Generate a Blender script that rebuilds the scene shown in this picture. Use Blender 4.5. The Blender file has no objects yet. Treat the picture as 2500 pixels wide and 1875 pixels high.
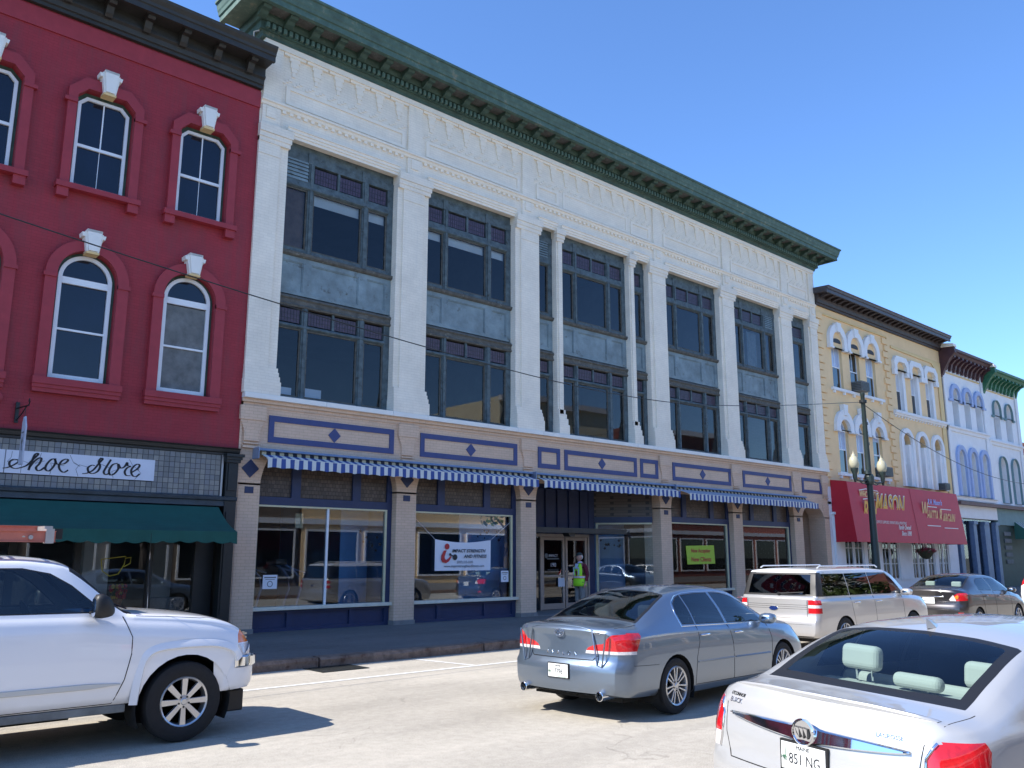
import bpy, bmesh, math, random
from mathutils import Vector, Matrix
from mathutils.geometry import tessellate_polygon
from mathutils.bvhtree import BVHTree

scene = bpy.context.scene
COL = scene.collection
rnd = random.Random(11)
SC = 1.1          # facade survey units -> metres
F = 17.7          # facade plane (survey units), camera at the origin

# ------------------------------------------------------------------ camera
cam_d = bpy.data.cameras.new('camera')
cam = bpy.data.objects.new('camera', cam_d)
COL.objects.link(cam)
cam.location = (0, 0, 1.77 * SC)
cam_d.sensor_width = 36.0
cam_d.lens = 2100.0 / 2500.0 * 36.0
cam_d.clip_start = 0.05
cam_d.clip_end = 3000.0
cam.rotation_euler = (math.radians(90 + 11.359), 0, math.radians(-42.102))
scene.camera = cam

# ------------------------------------------------------------------ light
SUN_DIR = Vector((-1.0, 0.32, 1.03)).normalized()      # towards the sun
sun_el = math.asin(SUN_DIR.z)
sun_az = math.atan2(SUN_DIR.x, SUN_DIR.y)
world = bpy.data.worlds.new('World')
scene.world = world
world.use_nodes = True
wn = world.node_tree
bg = wn.nodes['Background']
sky = wn.nodes.new('ShaderNodeTexSky')
sky.sky_type = 'NISHITA'
sky.sun_disc = False
sky.sun_elevation = sun_el
sky.sun_rotation = sun_az
sky.altitude = 50
sky.air_density = 1.0
sky.dust_density = 0.25
sky.ozone_density = 2.6
tint = wn.nodes.new('ShaderNodeMix'); tint.data_type = 'RGBA'; tint.blend_type = 'MULTIPLY'; tint.inputs[0].default_value = 1.0
tint.inputs[7].default_value = (0.74, 0.98, 1.30, 1)
wn.links.new(sky.outputs[0], tint.inputs[6])
wn.links.new(tint.outputs[2], bg.inputs[0])
bg.inputs[1].default_value = 0.13
sl = bpy.data.lights.new('sun', 'SUN')
sl.energy = 5.0
sl.angle = math.radians(0.5)
sl.color = (1.0, 0.95, 0.88)
sun = bpy.data.objects.new('sun', sl)
COL.objects.link(sun)
sun.location = (-40, 12, 45)
sun.rotation_euler = (-SUN_DIR).to_track_quat('-Z', 'Y').to_euler()
scene.view_settings.view_transform = 'Standard'
scene.view_settings.look = 'None'
scene.view_settings.exposure = 0.80
scene.view_settings.gamma = 1.0
scene.view_settings.use_curve_mapping = False

# ------------------------------------------------------------------ helpers
ORG = {}

def setp(o, label=None, cat=None, group=None, kind=None):
    if label: o['label'] = label
    if cat: o['category'] = cat
    if group: o['group'] = group
    if kind: o['kind'] = kind
    return o

def thing(name, label, cat, loc=(0, 0, 0), rotz=0.0, group=None, local=False, sc=SC):
    o = bpy.data.objects.new(name, None)
    COL.objects.link(o)
    o.empty_display_size = 0.3
    l = Vector(loc) * sc
    o.location = l
    o.rotation_euler = (0, 0, rotz)
    ORG[o.name] = Vector((0, 0, 0)) if local else l
    return setp(o, label, cat, group)

class MB:
    def __init__(s):
        s.v = []; s.f = []; s.m = []
    def face(s, pts, m=0):
        n = len(s.v)
        s.v += [tuple(p) for p in pts]
        s.f.append(tuple(range(n, n + len(pts)))); s.m.append(m)
        return s
    def box(s, x0, x1, y0, y1, z0, z1, m=0):
        if x0 > x1: x0, x1 = x1, x0
        if y0 > y1: y0, y1 = y1, y0
        if z0 > z1: z0, z1 = z1, z0
        n = len(s.v)
        s.v += [(x0, y0, z0), (x1, y0, z0), (x1, y1, z0), (x0, y1, z0), (x0, y0, z1), (x1, y0, z1), (x1, y1, z1), (x0, y1, z1)]
        for q in ((0, 3, 2, 1), (4, 5, 6, 7), (0, 1, 5, 4), (1, 2, 6, 5), (2, 3, 7, 6), (3, 0, 4, 7)):
            s.f.append(tuple(n + i for i in q)); s.m.append(m)
        return s
    def prism(s, poly, a0, a1, axis='y', m=0):
        """poly of 2D points; axis y: (x,z) extruded in y; axis x: (y,z) extruded in x; axis z: (x,y)"""
        def P(p, a):
            if axis == 'y': return (p[0], a, p[1])
            if axis == 'x': return (a, p[0], p[1])
            return (p[0], p[1], a)
        n = len(s.v); k = len(poly)
        s.v += [P(p, a0) for p in poly] + [P(p, a1) for p in poly]
        tris = tessellate_polygon([[Vector((p[0], p[1], 0)) for p in poly]])
        for t in tris:
            s.f.append(tuple(n + i for i in t)); s.m.append(m)
            s.f.append(tuple(n + k + i for i in reversed(t))); s.m.append(m)
        for i in range(k):
            j = (i + 1) % k
            s.f.append((n + i, n + j, n + k + j, n + k + i)); s.m.append(m)
        return s
    def sweep_x(s, prof, x0, x1, m=0, mit0=0.0, mit1=0.0, yref=None):
        """profile (y,z) list extruded along x, ends mitred by (yref-y)*mit"""
        n = len(s.v); k = len(prof)
        yr = yref if yref is not None else 0
        s.v += [(x0 - (yr - p[0]) * mit0, p[0], p[1]) for p in prof] + [(x1 + (yr - p[0]) * mit1, p[0], p[1]) for p in prof]
        for i in range(k - 1):
            s.f.append((n + i, n + i + 1, n + k + i + 1, n + k + i)); s.m.append(m)
        s.f.append(tuple(n + i for i in range(k))); s.m.append(m)
        s.f.append(tuple(n + k + i for i in reversed(range(k)))); s.m.append(m)
        s.f.append((n + k - 1, n, n + k, n + 2 * k - 1)); s.m.append(m)
        return s
    def tube(s, pts, r, n=8, m=0, caps=True):
        pts = [Vector(p) for p in pts]
        rr = r if isinstance(r, (list, tuple)) else [r] * len(pts)
        base = len(s.v)
        up = Vector((0, 0, 1))
        for i, p in enumerate(pts):
            d = (pts[min(i + 1, len(pts) - 1)] - pts[max(i - 1, 0)]).normalized()
            a = d.cross(up)
            if a.length < 1e-3: a = d.cross(Vector((0, 1, 0)))
            a.normalize(); b = d.cross(a).normalized()
            for k in range(n):
                t = 2 * math.pi * k / n
                q = p + (a * math.cos(t) + b * math.sin(t)) * rr[i]
                s.v.append(tuple(q))
        for i in range(len(pts) - 1):
            for k in range(n):
                k2 = (k + 1) % n
                s.f.append((base + i * n + k, base + i * n + k2, base + (i + 1) * n + k2, base + (i + 1) * n + k)); s.m.append(m)
        if caps:
            s.f.append(tuple(base + k for k in reversed(range(n)))); s.m.append(m)
            e = base + (len(pts) - 1) * n
            s.f.append(tuple(e + k for k in range(n))); s.m.append(m)
        return s
    def lathe(s, prof, c=(0, 0, 0), n=20, axis='z', m=0):
        base = len(s.v)
        for (r, h) in prof:
            for k in range(n):
                t = 2 * math.pi * k / n
                a, b = r * math.cos(t), r * math.sin(t)
                if axis == 'z': p = (c[0] + a, c[1] + b, c[2] + h)
                elif axis == 'y': p = (c[0] + a, c[1] + h, c[2] + b)
                else: p = (c[0] + h, c[1] + a, c[2] + b)
                s.v.append(p)
        for i in range(len(prof) - 1):
            for k in range(n):
                k2 = (k + 1) % n
                s.f.append((base + i * n + k, base + i * n + k2, base + (i + 1) * n + k2, base + (i + 1) * n + k)); s.m.append(m)
        s.f.append(tuple(base + k for k in range(n))); s.m.append(m)
        e = base + (len(prof) - 1) * n
        s.f.append(tuple(e + k for k in reversed(range(n)))); s.m.append(m)
        return s
    def mesh(s, name, mats, org=(0, 0, 0), sc=SC, smooth=False, recalc=True, weld=False):
        me = bpy.data.meshes.new(name)
        ox, oy, oz = org
        me.from_pydata([(a * sc - ox, b * sc - oy, c * sc - oz) for a, b, c in s.v], [], s.f)
        for mt in (mats if isinstance(mats, (list, tuple)) else [mats]): me.materials.append(mt)
        for p, mi in zip(me.polygons, s.m):
            p.material_index = mi
            p.use_smooth = smooth
        if recalc or weld:
            b = bmesh.new(); b.from_mesh(me)
            if weld: bmesh.ops.remove_doubles(b, verts=b.verts, dist=1e-5)
            if recalc: bmesh.ops.recalc_face_normals(b, faces=b.faces)
            b.to_mesh(me); b.free()
        me.update()
        return me
    def build(s, name, mats, parent=None, sc=SC, smooth=False, bevel=0, autosm=False, recalc=True, weld=False, **kw):
        org = ORG[parent.name] if parent else Vector((0, 0, 0))
        me = s.mesh(name, mats, org, sc, smooth, recalc, weld)
        o = bpy.data.objects.new(name, me)
        COL.objects.link(o)
        if parent: o.parent = parent
        ORG[o.name] = org
        if bevel:
            md = o.modifiers.new('bevel', 'BEVEL'); md.width = bevel; md.segments = 2; md.limit_method = 'ANGLE'; md.angle_limit = math.radians(40)
        if autosm: smooth_angle(me, 35)
        return setp(o, **kw)

def smooth_angle(me, deg):
    for p in me.polygons: p.use_smooth = True
    b = bmesh.new(); b.from_mesh(me)
    for e in b.edges:
        if len(e.link_faces) == 2 and e.calc_face_angle(0) > math.radians(deg): e.smooth = False
    b.to_mesh(me); b.free()

def inst(me, name, parent, loc, sc=SC, rot=None, scale=None):
    o = bpy.data.objects.new(name, me)
    COL.objects.link(o)
    o.parent = parent
    l = Vector(loc) * sc
    o.location = l - ORG[parent.name]
    ORG[o.name] = l
    if rot: o.rotation_euler = rot
    if scale: o.scale = scale
    return o

# ------------------------------------------------------------------ materials
def new_mat(name):
    m = bpy.data.materials.new(name); m.use_nodes = True
    nt = m.node_tree
    return m, nt, nt.nodes['Principled BSDF']

def mat(name, col, rough=0.6, metal=0.0, var=0.0, vscale=3.0, bump=0.0, bscale=40.0, coat=0.0, spec=0.5, emit=None, estr=0, dirt=None, dscale=1.5, dth=0.55, alpha=None, trans=0):
    m, nt, b = new_mat(name)
    b.inputs['Base Color'].default_value = (*col, 1)
    b.inputs['Roughness'].default_value = rough
    b.inputs['Metallic'].default_value = metal
    b.inputs['Specular IOR Level'].default_value = spec
    if coat: b.inputs['Coat Weight'].default_value = coat; b.inputs['Coat Roughness'].default_value = 0.03
    if trans: b.inputs['Transmission Weight'].default_value = trans
    if emit:
        b.inputs['Emission Color'].default_value = (*emit, 1); b.inputs['Emission Strength'].default_value = estr
    last = None
    if var or bump or dirt:
        tc = nt.nodes.new('ShaderNodeTexCoord')
    if var or dirt:
        n1 = nt.nodes.new('ShaderNodeTexNoise'); n1.inputs['Scale'].default_value = vscale; n1.inputs['Detail'].default_value = 6; n1.inputs['Roughness'].default_value = 0.65
        nt.links.new(tc.outputs['Object'], n1.inputs['Vector'])
        mr = nt.nodes.new('ShaderNodeMapRange'); mr.inputs[1].default_value = 0.3; mr.inputs[2].default_value = 0.7; mr.inputs[3].default_value = 1 - var; mr.inputs[4].default_value = 1 + var
        nt.links.new(n1.outputs['Fac'], mr.inputs[0])
        mx = nt.nodes.new('ShaderNodeMix'); mx.data_type = 'RGBA'; mx.blend_type = 'MULTIPLY'; mx.inputs[0].default_value = 1
        mx.inputs[6].default_value = (*col, 1)
        nt.links.new(mr.outputs[0], mx.inputs[7])
        last = mx.outputs[2]
        if dirt:
            n2 = nt.nodes.new('ShaderNodeTexNoise'); n2.inputs['Scale'].default_value = dscale; n2.inputs['Detail'].default_value = 8; n2.inputs['Roughness'].default_value = 0.7
            nt.links.new(tc.outputs['Object'], n2.inputs['Vector'])
            r2 = nt.nodes.new('ShaderNodeMapRange'); r2.inputs[1].default_value = dth; r2.inputs[2].default_value = dth + 0.12
            nt.links.new(n2.outputs['Fac'], r2.inputs[0])
            m2 = nt.nodes.new('ShaderNodeMix'); m2.data_type = 'RGBA'
            nt.links.new(r2.outputs[0], m2.inputs[0]); nt.links.new(last, m2.inputs[6]); m2.inputs[7].default_value = (*dirt, 1)
            last = m2.outputs[2]
        nt.links.new(last, b.inputs['Base Color'])
    if bump:
        n3 = nt.nodes.new('ShaderNodeTexNoise'); n3.inputs['Scale'].default_value = bscale; n3.inputs['Detail'].default_value = 5
        nt.links.new(tc.outputs['Object'], n3.inputs['Vector'])
        bp = nt.nodes.new('ShaderNodeBump'); bp.inputs['Strength'].default_value = bump; bp.inputs['Distance'].default_value = 0.01
        nt.links.new(n3.outputs['Fac'], bp.inputs['Height']); nt.links.new(bp.outputs[0], b.inputs['Normal'])
    return m

def brick_mat(name, col, mortar, var=0.06, rough=0.75, w=0.215, h=0.075, ms=0.008, bump=0.5, stain=None, sth=0.62, wavy=0.0):
    m, nt, b = new_mat(name)
    L = nt.links.new
    tc = nt.nodes.new('ShaderNodeTexCoord')
    sep = nt.nodes.new('ShaderNodeSeparateXYZ'); L(tc.outputs['Object'], sep.inputs[0])
    ad = nt.nodes.new('ShaderNodeMath'); L(sep.outputs[0], ad.inputs[0]); L(sep.outputs[1], ad.inputs[1])
    cb = nt.nodes.new('ShaderNodeCombineXYZ'); L(ad.outputs[0], cb.inputs[0]); L(sep.outputs[2], cb.inputs[1])
    br = nt.nodes.new('ShaderNodeTexBrick')
    L(cb.outputs[0], br.inputs['Vector'])
    br.inputs['Scale'].default_value = 1.0
    br.inputs['Brick Width'].default_value = w
    br.inputs['Row Height'].default_value = h
    br.inputs['Mortar Size'].default_value = ms
    br.inputs['Mortar Smooth'].default_value = 0.3
    br.inputs['Color1'].default_value = (*[c * (1 - var) for c in col], 1)
    br.inputs['Color2'].default_value = (*[min(1, c * (1 + var)) for c in col], 1)
    br.inputs['Mortar'].default_value = (*mortar, 1)
    n1 = nt.nodes.new('ShaderNodeTexNoise'); n1.inputs['Scale'].default_value = 0.9; n1.inputs['Detail'].default_value = 7; n1.inputs['Roughness'].default_value = 0.7
    L(tc.outputs['Object'], n1.inputs['Vector'])
    mr = nt.nodes.new('ShaderNodeMapRange'); mr.inputs[1].default_value = 0.3; mr.inputs[2].default_value = 0.7; mr.inputs[3].default_value = 0.88; mr.inputs[4].default_value = 1.08
    L(n1.outputs['Fac'], mr.inputs[0])
    mx = nt.nodes.new('ShaderNodeMix'); mx.data_type = 'RGBA'; mx.blend_type = 'MULTIPLY'; mx.inputs[0].default_value = 1
    L(br.outputs['Color'], mx.inputs[6]); L(mr.outputs[0], mx.inputs[7])
    last = mx.outputs[2]
    if stain:
        mp = nt.nodes.new('ShaderNodeMapping'); mp.inputs['Scale'].default_value = (2.2, 2.2, 0.35)
        L(tc.outputs['Object'], mp.inputs[0])
        n2 = nt.nodes.new('ShaderNodeTexNoise'); n2.inputs['Scale'].default_value = 1.6; n2.inputs['Detail'].default_value = 8; n2.inputs['Roughness'].default_value = 0.7
        L(mp.outputs[0], n2.inputs['Vector'])
        r2 = nt.nodes.new('ShaderNodeMapRange'); r2.inputs[1].default_value = sth; r2.inputs[2].default_value = sth + 0.2; r2.inputs[4].default_value = 0.6
        L(n2.outputs['Fac'], r2.inputs[0])
        m2 = nt.nodes.new('ShaderNodeMix'); m2.data_type = 'RGBA'
        L(r2.outputs[0], m2.inputs[0]); L(last, m2.inputs[6]); m2.inputs[7].default_value = (*stain, 1)
        last = m2.outputs[2]
    L(last, b.inputs['Base Color'])
    b.inputs['Roughness'].default_value = rough
    b.inputs['Specular IOR Level'].default_value = 0.35
    n3 = nt.nodes.new('ShaderNodeTexNoise'); n3.inputs['Scale'].default_value = 25; n3.inputs['Detail'].default_value = 4
    L(tc.outputs['Object'], n3.inputs['Vector'])
    ms_ = nt.nodes.new('ShaderNodeMath'); ms_.operation = 'MULTIPLY_ADD'; L(br.outputs['Fac'], ms_.inputs[0]); ms_.inputs[1].default_value = -1.0; L(n3.outputs['Fac'], ms_.inputs[2])
    bp = nt.nodes.new('ShaderNodeBump'); bp.inputs['Strength'].default_value = bump; bp.inputs['Distance'].default_value = 0.008
    L(ms_.outputs[0], bp.inputs['Height']); L(bp.outputs[0], b.inputs['Normal'])
    return m

def glass_mat(name, ior=1.6, tint=(0.9, 0.95, 1.0), rough=0.01, wav=0.15, add=0.0, wscale=1.3):
    """thin window glass: fresnel mix of clear and mirror, slightly wavy"""
    m = bpy.data.materials.new(name); m.use_nodes = True
    nt = m.node_tree; nt.nodes.clear(); L = nt.links.new
    out = nt.nodes.new('ShaderNodeOutputMaterial')
    tr = nt.nodes.new('ShaderNodeBsdfTransparent'); tr.inputs[0].default_value = (*tint, 1)
    gl = nt.nodes.new('ShaderNodeBsdfGlossy'); gl.inputs['Roughness'].default_value = rough; gl.inputs[0].default_value = (0.95, 0.97, 1, 1)
    fr = nt.nodes.new('ShaderNodeFresnel'); fr.inputs[0].default_value = ior
    mx = nt.nodes.new('ShaderNodeMixShader')
    tc = nt.nodes.new('ShaderNodeTexCoord')
    n = nt.nodes.new('ShaderNodeTexNoise'); n.inputs['Scale'].default_value = wscale; n.inputs['Detail'].default_value = 1
    L(tc.outputs['Object'], n.inputs['Vector'])
    bp = nt.nodes.new('ShaderNodeBump'); bp.inputs['Strength'].default_value = wav; bp.inputs['Distance'].default_value = 0.02
    L(n.outputs['Fac'], bp.inputs['Height']); L(bp.outputs[0], gl.inputs['Normal'])
    if add:
        ad = nt.nodes.new('ShaderNodeMath'); ad.operation = 'ADD'; ad.use_clamp = True; ad.inputs[1].default_value = add
        L(fr.outputs[0], ad.inputs[0]); L(ad.outputs[0], mx.inputs[0])
    else:
        L(fr.outputs[0], mx.inputs[0])
    L(tr.outputs[0], mx.inputs[1]); L(gl.outputs[0], mx.inputs[2]); L(mx.outputs[0], out.inputs[0])
    return m

M = {}
M['white_brick'] = brick_mat('white_brick', (0.88, 0.79, 0.66), (0.79, 0.70, 0.57), var=0.02, ms=.006, bump=0.35, stain=(0.60, 0.58, 0.53), sth=0.6)
M['white_stone'] = mat('white_stone', (0.83, 0.80, 0.74), 0.7, var=0.05, vscale=2, bump=0.15)
M['white_trim'] = mat('white_trim', (0.88, 0.79, 0.66), 0.65, var=0.05, vscale=4, bump=0.2, dirt=(0.55, 0.5, 0.4), dscale=6, dth=0.66)
M['tan_brick'] = brick_mat('tan_brick', (0.70, 0.50, 0.36), (0.57, 0.40, 0.28), var=0.03, ms=.006, bump=0.45)
M['tan_trim'] = mat('tan_trim', (0.66, 0.50, 0.41), 0.7, var=0.05, vscale=5, bump=0.2)
M['blue_paint'] = mat('blue_paint', (0.020, 0.034, 0.095), 0.5, var=0.12, vscale=5, bump=0.1)
M['blue_trim'] = mat('blue_trim', (0.040, 0.058, 0.175), 0.55, var=0.1, vscale=5, bump=0.1)
M['red_brick'] = brick_mat('red_brick', (0.33, 0.030, 0.042), (0.25, 0.022, 0.030), var=0.05, w=.2, h=.068, ms=.005, bump=0.35, rough=0.6, stain=(0.22, 0.040, 0.048), sth=0.45)
M['red_trim'] = mat('red_trim', (0.33, 0.030, 0.042), 0.6, var=0.10, vscale=4, bump=0.25, bscale=25)
M['dark_cornice'] = mat('dark_cornice', (0.030, 0.028, 0.024), 0.55, var=0.25, vscale=3, bump=0.25, bscale=20)
M['green_cornice'] = mat('green_cornice', (0.045, 0.085, 0.062), 0.65, var=0.35, vscale=3, bump=0.3, bscale=25, dirt=(0.16, 0.15, 0.10), dscale=3.5, dth=0.60)
M['green_light'] = mat('green_light', (0.07, 0.125, 0.095), 0.65, var=0.3, vscale=4, bump=0.3, dirt=(0.22, 0.2, 0.14), dscale=4, dth=0.58)
M['old_frame'] = mat('old_frame', (0.085, 0.115, 0.125), 0.75, var=0.45, vscale=5, bump=0.4, bscale=30, dirt=(0.03, 0.028, 0.024), dscale=7, dth=0.58)
M['old_panel'] = mat('old_panel', (0.20, 0.26, 0.28), 0.7, var=0.30, vscale=2.2, bump=0.35, bscale=30, dirt=(0.06, 0.055, 0.045), dscale=3.0, dth=0.59)
M['old_brown'] = mat('old_brown', (0.10, 0.095, 0.082), 0.8, var=0.4, vscale=6, bump=0.5, bscale=30, dirt=(0.22, 0.22, 0.19), dscale=8, dth=0.58)
M['window_white'] = mat('window_white', (0.80, 0.82, 0.84), 0.4, var=0.02)
M['cream_frame'] = mat('cream_frame', (0.62, 0.58, 0.38), 0.5, var=0.08, vscale=6)
M['cream_sill'] = mat('cream_sill', (0.70, 0.66, 0.54), 0.6, var=0.1, vscale=5)
M['glass_shop'] = glass_mat('glass_shop', ior=1.5, tint=(0.86, 0.90, 0.92), wav=0.02, add=0.02, wscale=.5)
M['glass_old'] = glass_mat('glass_old', ior=1.5, tint=(0.78, 0.84, 0.88), wav=0.0, add=0.0)
M['glass_purple'] = mat('glass_purple', (0.06, 0.035, 0.06), 0.35, var=0.4, vscale=12, bump=0.5, bscale=30)
M['glass_prism'] = brick_mat('glass_prism', (0.10, 0.075, 0.06), (0.025, 0.02, 0.02), var=0.25, w=0.10, h=0.10, ms=0.006, rough=0.35, bump=0.5)
M['glass_dark'] = mat('glass_dark', (0.006, 0.008, 0.012), 0.02, spec=1.0, var=0.3, vscale=0.8)
M['glass_sky'] = mat('glass_sky', (0.004, 0.008, 0.022), 0.03, spec=.55, var=0.3, vscale=1.2)
M['curtain'] = mat('curtain', (0.16, 0.17, 0.17), 0.9, var=0.3, vscale=4)
M['shade'] = mat('shade', (0.80, 0.78, 0.74), 0.9, var=0.08, vscale=2)
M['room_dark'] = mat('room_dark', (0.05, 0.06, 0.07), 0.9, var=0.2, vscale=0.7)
M['room_mid'] = mat('room_mid', (0.16, 0.15, 0.13), 0.9, var=0.2, vscale=0.7)
M['room_blue'] = mat('room_blue', (0.20, 0.42, 0.72), 0.85, var=0.15, vscale=1.0)
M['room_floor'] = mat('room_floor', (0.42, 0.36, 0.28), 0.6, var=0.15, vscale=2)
M['black_metal'] = mat('black_metal', (0.012, 0.014, 0.014), 0.45, var=0.2, vscale=8, bump=0.1)
M['alu'] = mat('alu', (0.48, 0.46, 0.44), 0.4, metal=0.6, var=0.06)
M['tan_metal'] = mat('tan_metal', (0.38, 0.33, 0.29), 0.45, metal=0.3, var=0.06)
M['chrome'] = mat('chrome', (0.75, 0.76, 0.78), 0.06, metal=1.0)
M['yellow_wall'] = mat('yellow_wall', (0.86, 0.60, 0.32), 0.75, var=0.06, vscale=1.5, bump=0.25, bscale=20)
M['yellow_trim'] = mat('yellow_trim', (0.76, 0.55, 0.26), 0.75, var=0.06, vscale=2, bump=0.2)
M['cream_white'] = mat('cream_white', (0.80, 0.80, 0.80), 0.7, var=0.05, vscale=2, bump=0.2)
M['pale_blue'] = mat('pale_blue', (0.36, 0.45, 0.68), 0.7, var=0.08, vscale=3)
M['brown_cornice'] = mat('brown_cornice', (0.045, 0.030, 0.028), 0.55, var=0.3, vscale=4, bump=0.2)
M['maroon'] = mat('maroon', (0.07, 0.026, 0.030), 0.55, var=0.25, vscale=4)
M['bright_green'] = mat('bright_green', (0.03, 0.14, 0.07), 0.55, var=0.2, vscale=4)
M['blue_column'] = mat('blue_column', (0.11, 0.17, 0.28), 0.5, var=0.2, vscale=4)
M['grey_stone'] = mat('grey_stone', (0.22, 0.21, 0.20), 0.8, var=0.2, vscale=4, bump=0.3)
M['roof_tar'] = mat('roof_tar', (0.05, 0.05, 0.05), 0.9, var=0.2, vscale=1)
M['paper'] = mat('paper', (0.72, 0.74, 0.8), 0.7)
M['ink'] = mat('ink', (0.02, 0.02, 0.025), 0.6)
M['ink_red'] = mat('ink_red', (0.50, 0.03, 0.03), 0.6)

# text -> mesh -----------------------------------------------------------
def text_mesh(txt, size, extrude=0.002, shear=0.0, offset=0.0, space=1.0, align='CENTER', wide=1.0):
    cu = bpy.data.curves.new('lettering', 'FONT')
    cu.body = txt; cu.size = size; cu.extrude = extrude; cu.shear = shear; cu.offset = offset
    cu.space_character = space; cu.align_x = align; cu.align_y = 'CENTER'; cu.resolution_u = 3
    to = bpy.data.objects.new('lettering', cu); COL.objects.link(to)
    dg = bpy.context.evaluated_depsgraph_get()
    dg.update()
    me = bpy.data.meshes.new_from_object(to.evaluated_get(dg))
    bpy.data.objects.remove(to); bpy.data.curves.remove(cu)
    if wide != 1.0:
        for v in me.vertices: v.co.x *= wide
    return me

def put_text(txt, size, m, parent, loc, name='lettering', face='y', rotz=0.0, tilt=0.0, sc=SC, local=False, **kw):
    """text facing -Y by default (reads left to right along +X)"""
    me = text_mesh(txt, size, **kw)
    me.materials.clear(); me.materials.append(m)
    rx = math.pi / 2
    R_ = Matrix.Rotation(rotz, 4, 'Z') @ Matrix.Rotation(rx - tilt, 4, 'X')
    me.transform(R_)
    if local:
        o = bpy.data.objects.new(name, me); COL.objects.link(o)
        o.parent = parent; o.location = loc; ORG[o.name] = Vector((0, 0, 0))
        return o
    return inst(me, name, parent, loc, sc=sc)

def arc_pts(cx, cz, r, a0, a1, n, rz=None):
    rz = rz or r
    return [(cx + r * math.cos(math.radians(a0 + (a1 - a0) * i / n)), cz + rz * math.sin(math.radians(a0 + (a1 - a0) * i / n))) for i in range(n + 1)]

def arch_poly(x0, x1, z0, zs, n=14, rz=None):
    """closed outline: flat bottom, arched head, counter-clockwise from bottom left"""
    cx = (x0 + x1) / 2; r = (x1 - x0) / 2
    return [(x0, z0), (x1, z0)] + arc_pts(cx, zs, r, 0, 180, n, rz)

def cham_poly(x0, x1, z0, z1, c):
    return [(x0, z0), (x1, z0), (x1, z1 - c), (x1 - c, z1), (x0 + c, z1), (x0, z1 - c)]

def off_poly(poly, d):
    """offset a closed CCW polygon outward by d"""
    n = len(poly); out = []
    for i in range(n):
        p0 = Vector(poly[i - 1]); p1 = Vector(poly[i]); p2 = Vector(poly[(i + 1) % n])
        e1 = (p1 - p0); e2 = (p2 - p1)
        if e1.length < 1e-9: e1 = e2
        if e2.length < 1e-9: e2 = e1
        n1 = Vector((e1.y, -e1.x)).normalized(); n2 = Vector((e2.y, -e2.x)).normalized()
        b = (n1 + n2)
        if b.length < 1e-6: b = n1
        b.normalize()
        k = d / max(0.4, b.dot(n1))
        out.append(tuple(p1 + b * k))
    return out

def ring(mb, outer, inner, y0, y1, m=0):
    """frame between two outlines with equal vertex counts, in the XZ plane"""
    n = len(outer); b = len(mb.v)
    for y in (y0, y1):
        mb.v += [(p[0], y, p[1]) for p in outer] + [(p[0], y, p[1]) for p in inner]
    for i in range(n):
        j = (i + 1) % n
        o0, o1, i0, i1 = b + i, b + j, b + n + i, b + n + j
        k = 2 * n
        for q in ((o0, o1, i1, i0), (o0 + k, i0 + k, i1 + k, o1 + k), (o0, o0 + k, o1 + k, o1), (i0, i1, i1 + k, i0 + k)):
            mb.f.append(q); mb.m.append(m)

def wall_holes(mb, x0, x1, z0, z1, y, holes, depth, m=0, mrev=0):
    """wall sheet facing -Y at y with holes (outlines) and reveals going back by depth"""
    outer = [(x0, z0), (x1, z0), (x1, z1), (x0, z1)]
    loops = [[Vector((p[0], p[1], 0)) for p in outer]] + [[Vector((p[0], p[1], 0)) for p in h] for h in holes]
    flat = [p for l in loops for p in l]
    b = len(mb.v)
    mb.v += [(p.x, y, p.y) for p in flat]
    for t in tessellate_polygon(loops):
        mb.f.append(tuple(b + i for i in t)); mb.m.append(m)
    for h in holes:
        n = len(h); b = len(mb.v)
        mb.v += [(p[0], y, p[1]) for p in h] + [(p[0], y + depth, p[1]) for p in h]
        for i in range(n):
            j = (i + 1) % n
            mb.f.append((b + i, b + j, b + n + j, b + n + i)); mb.m.append(mrev)
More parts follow.
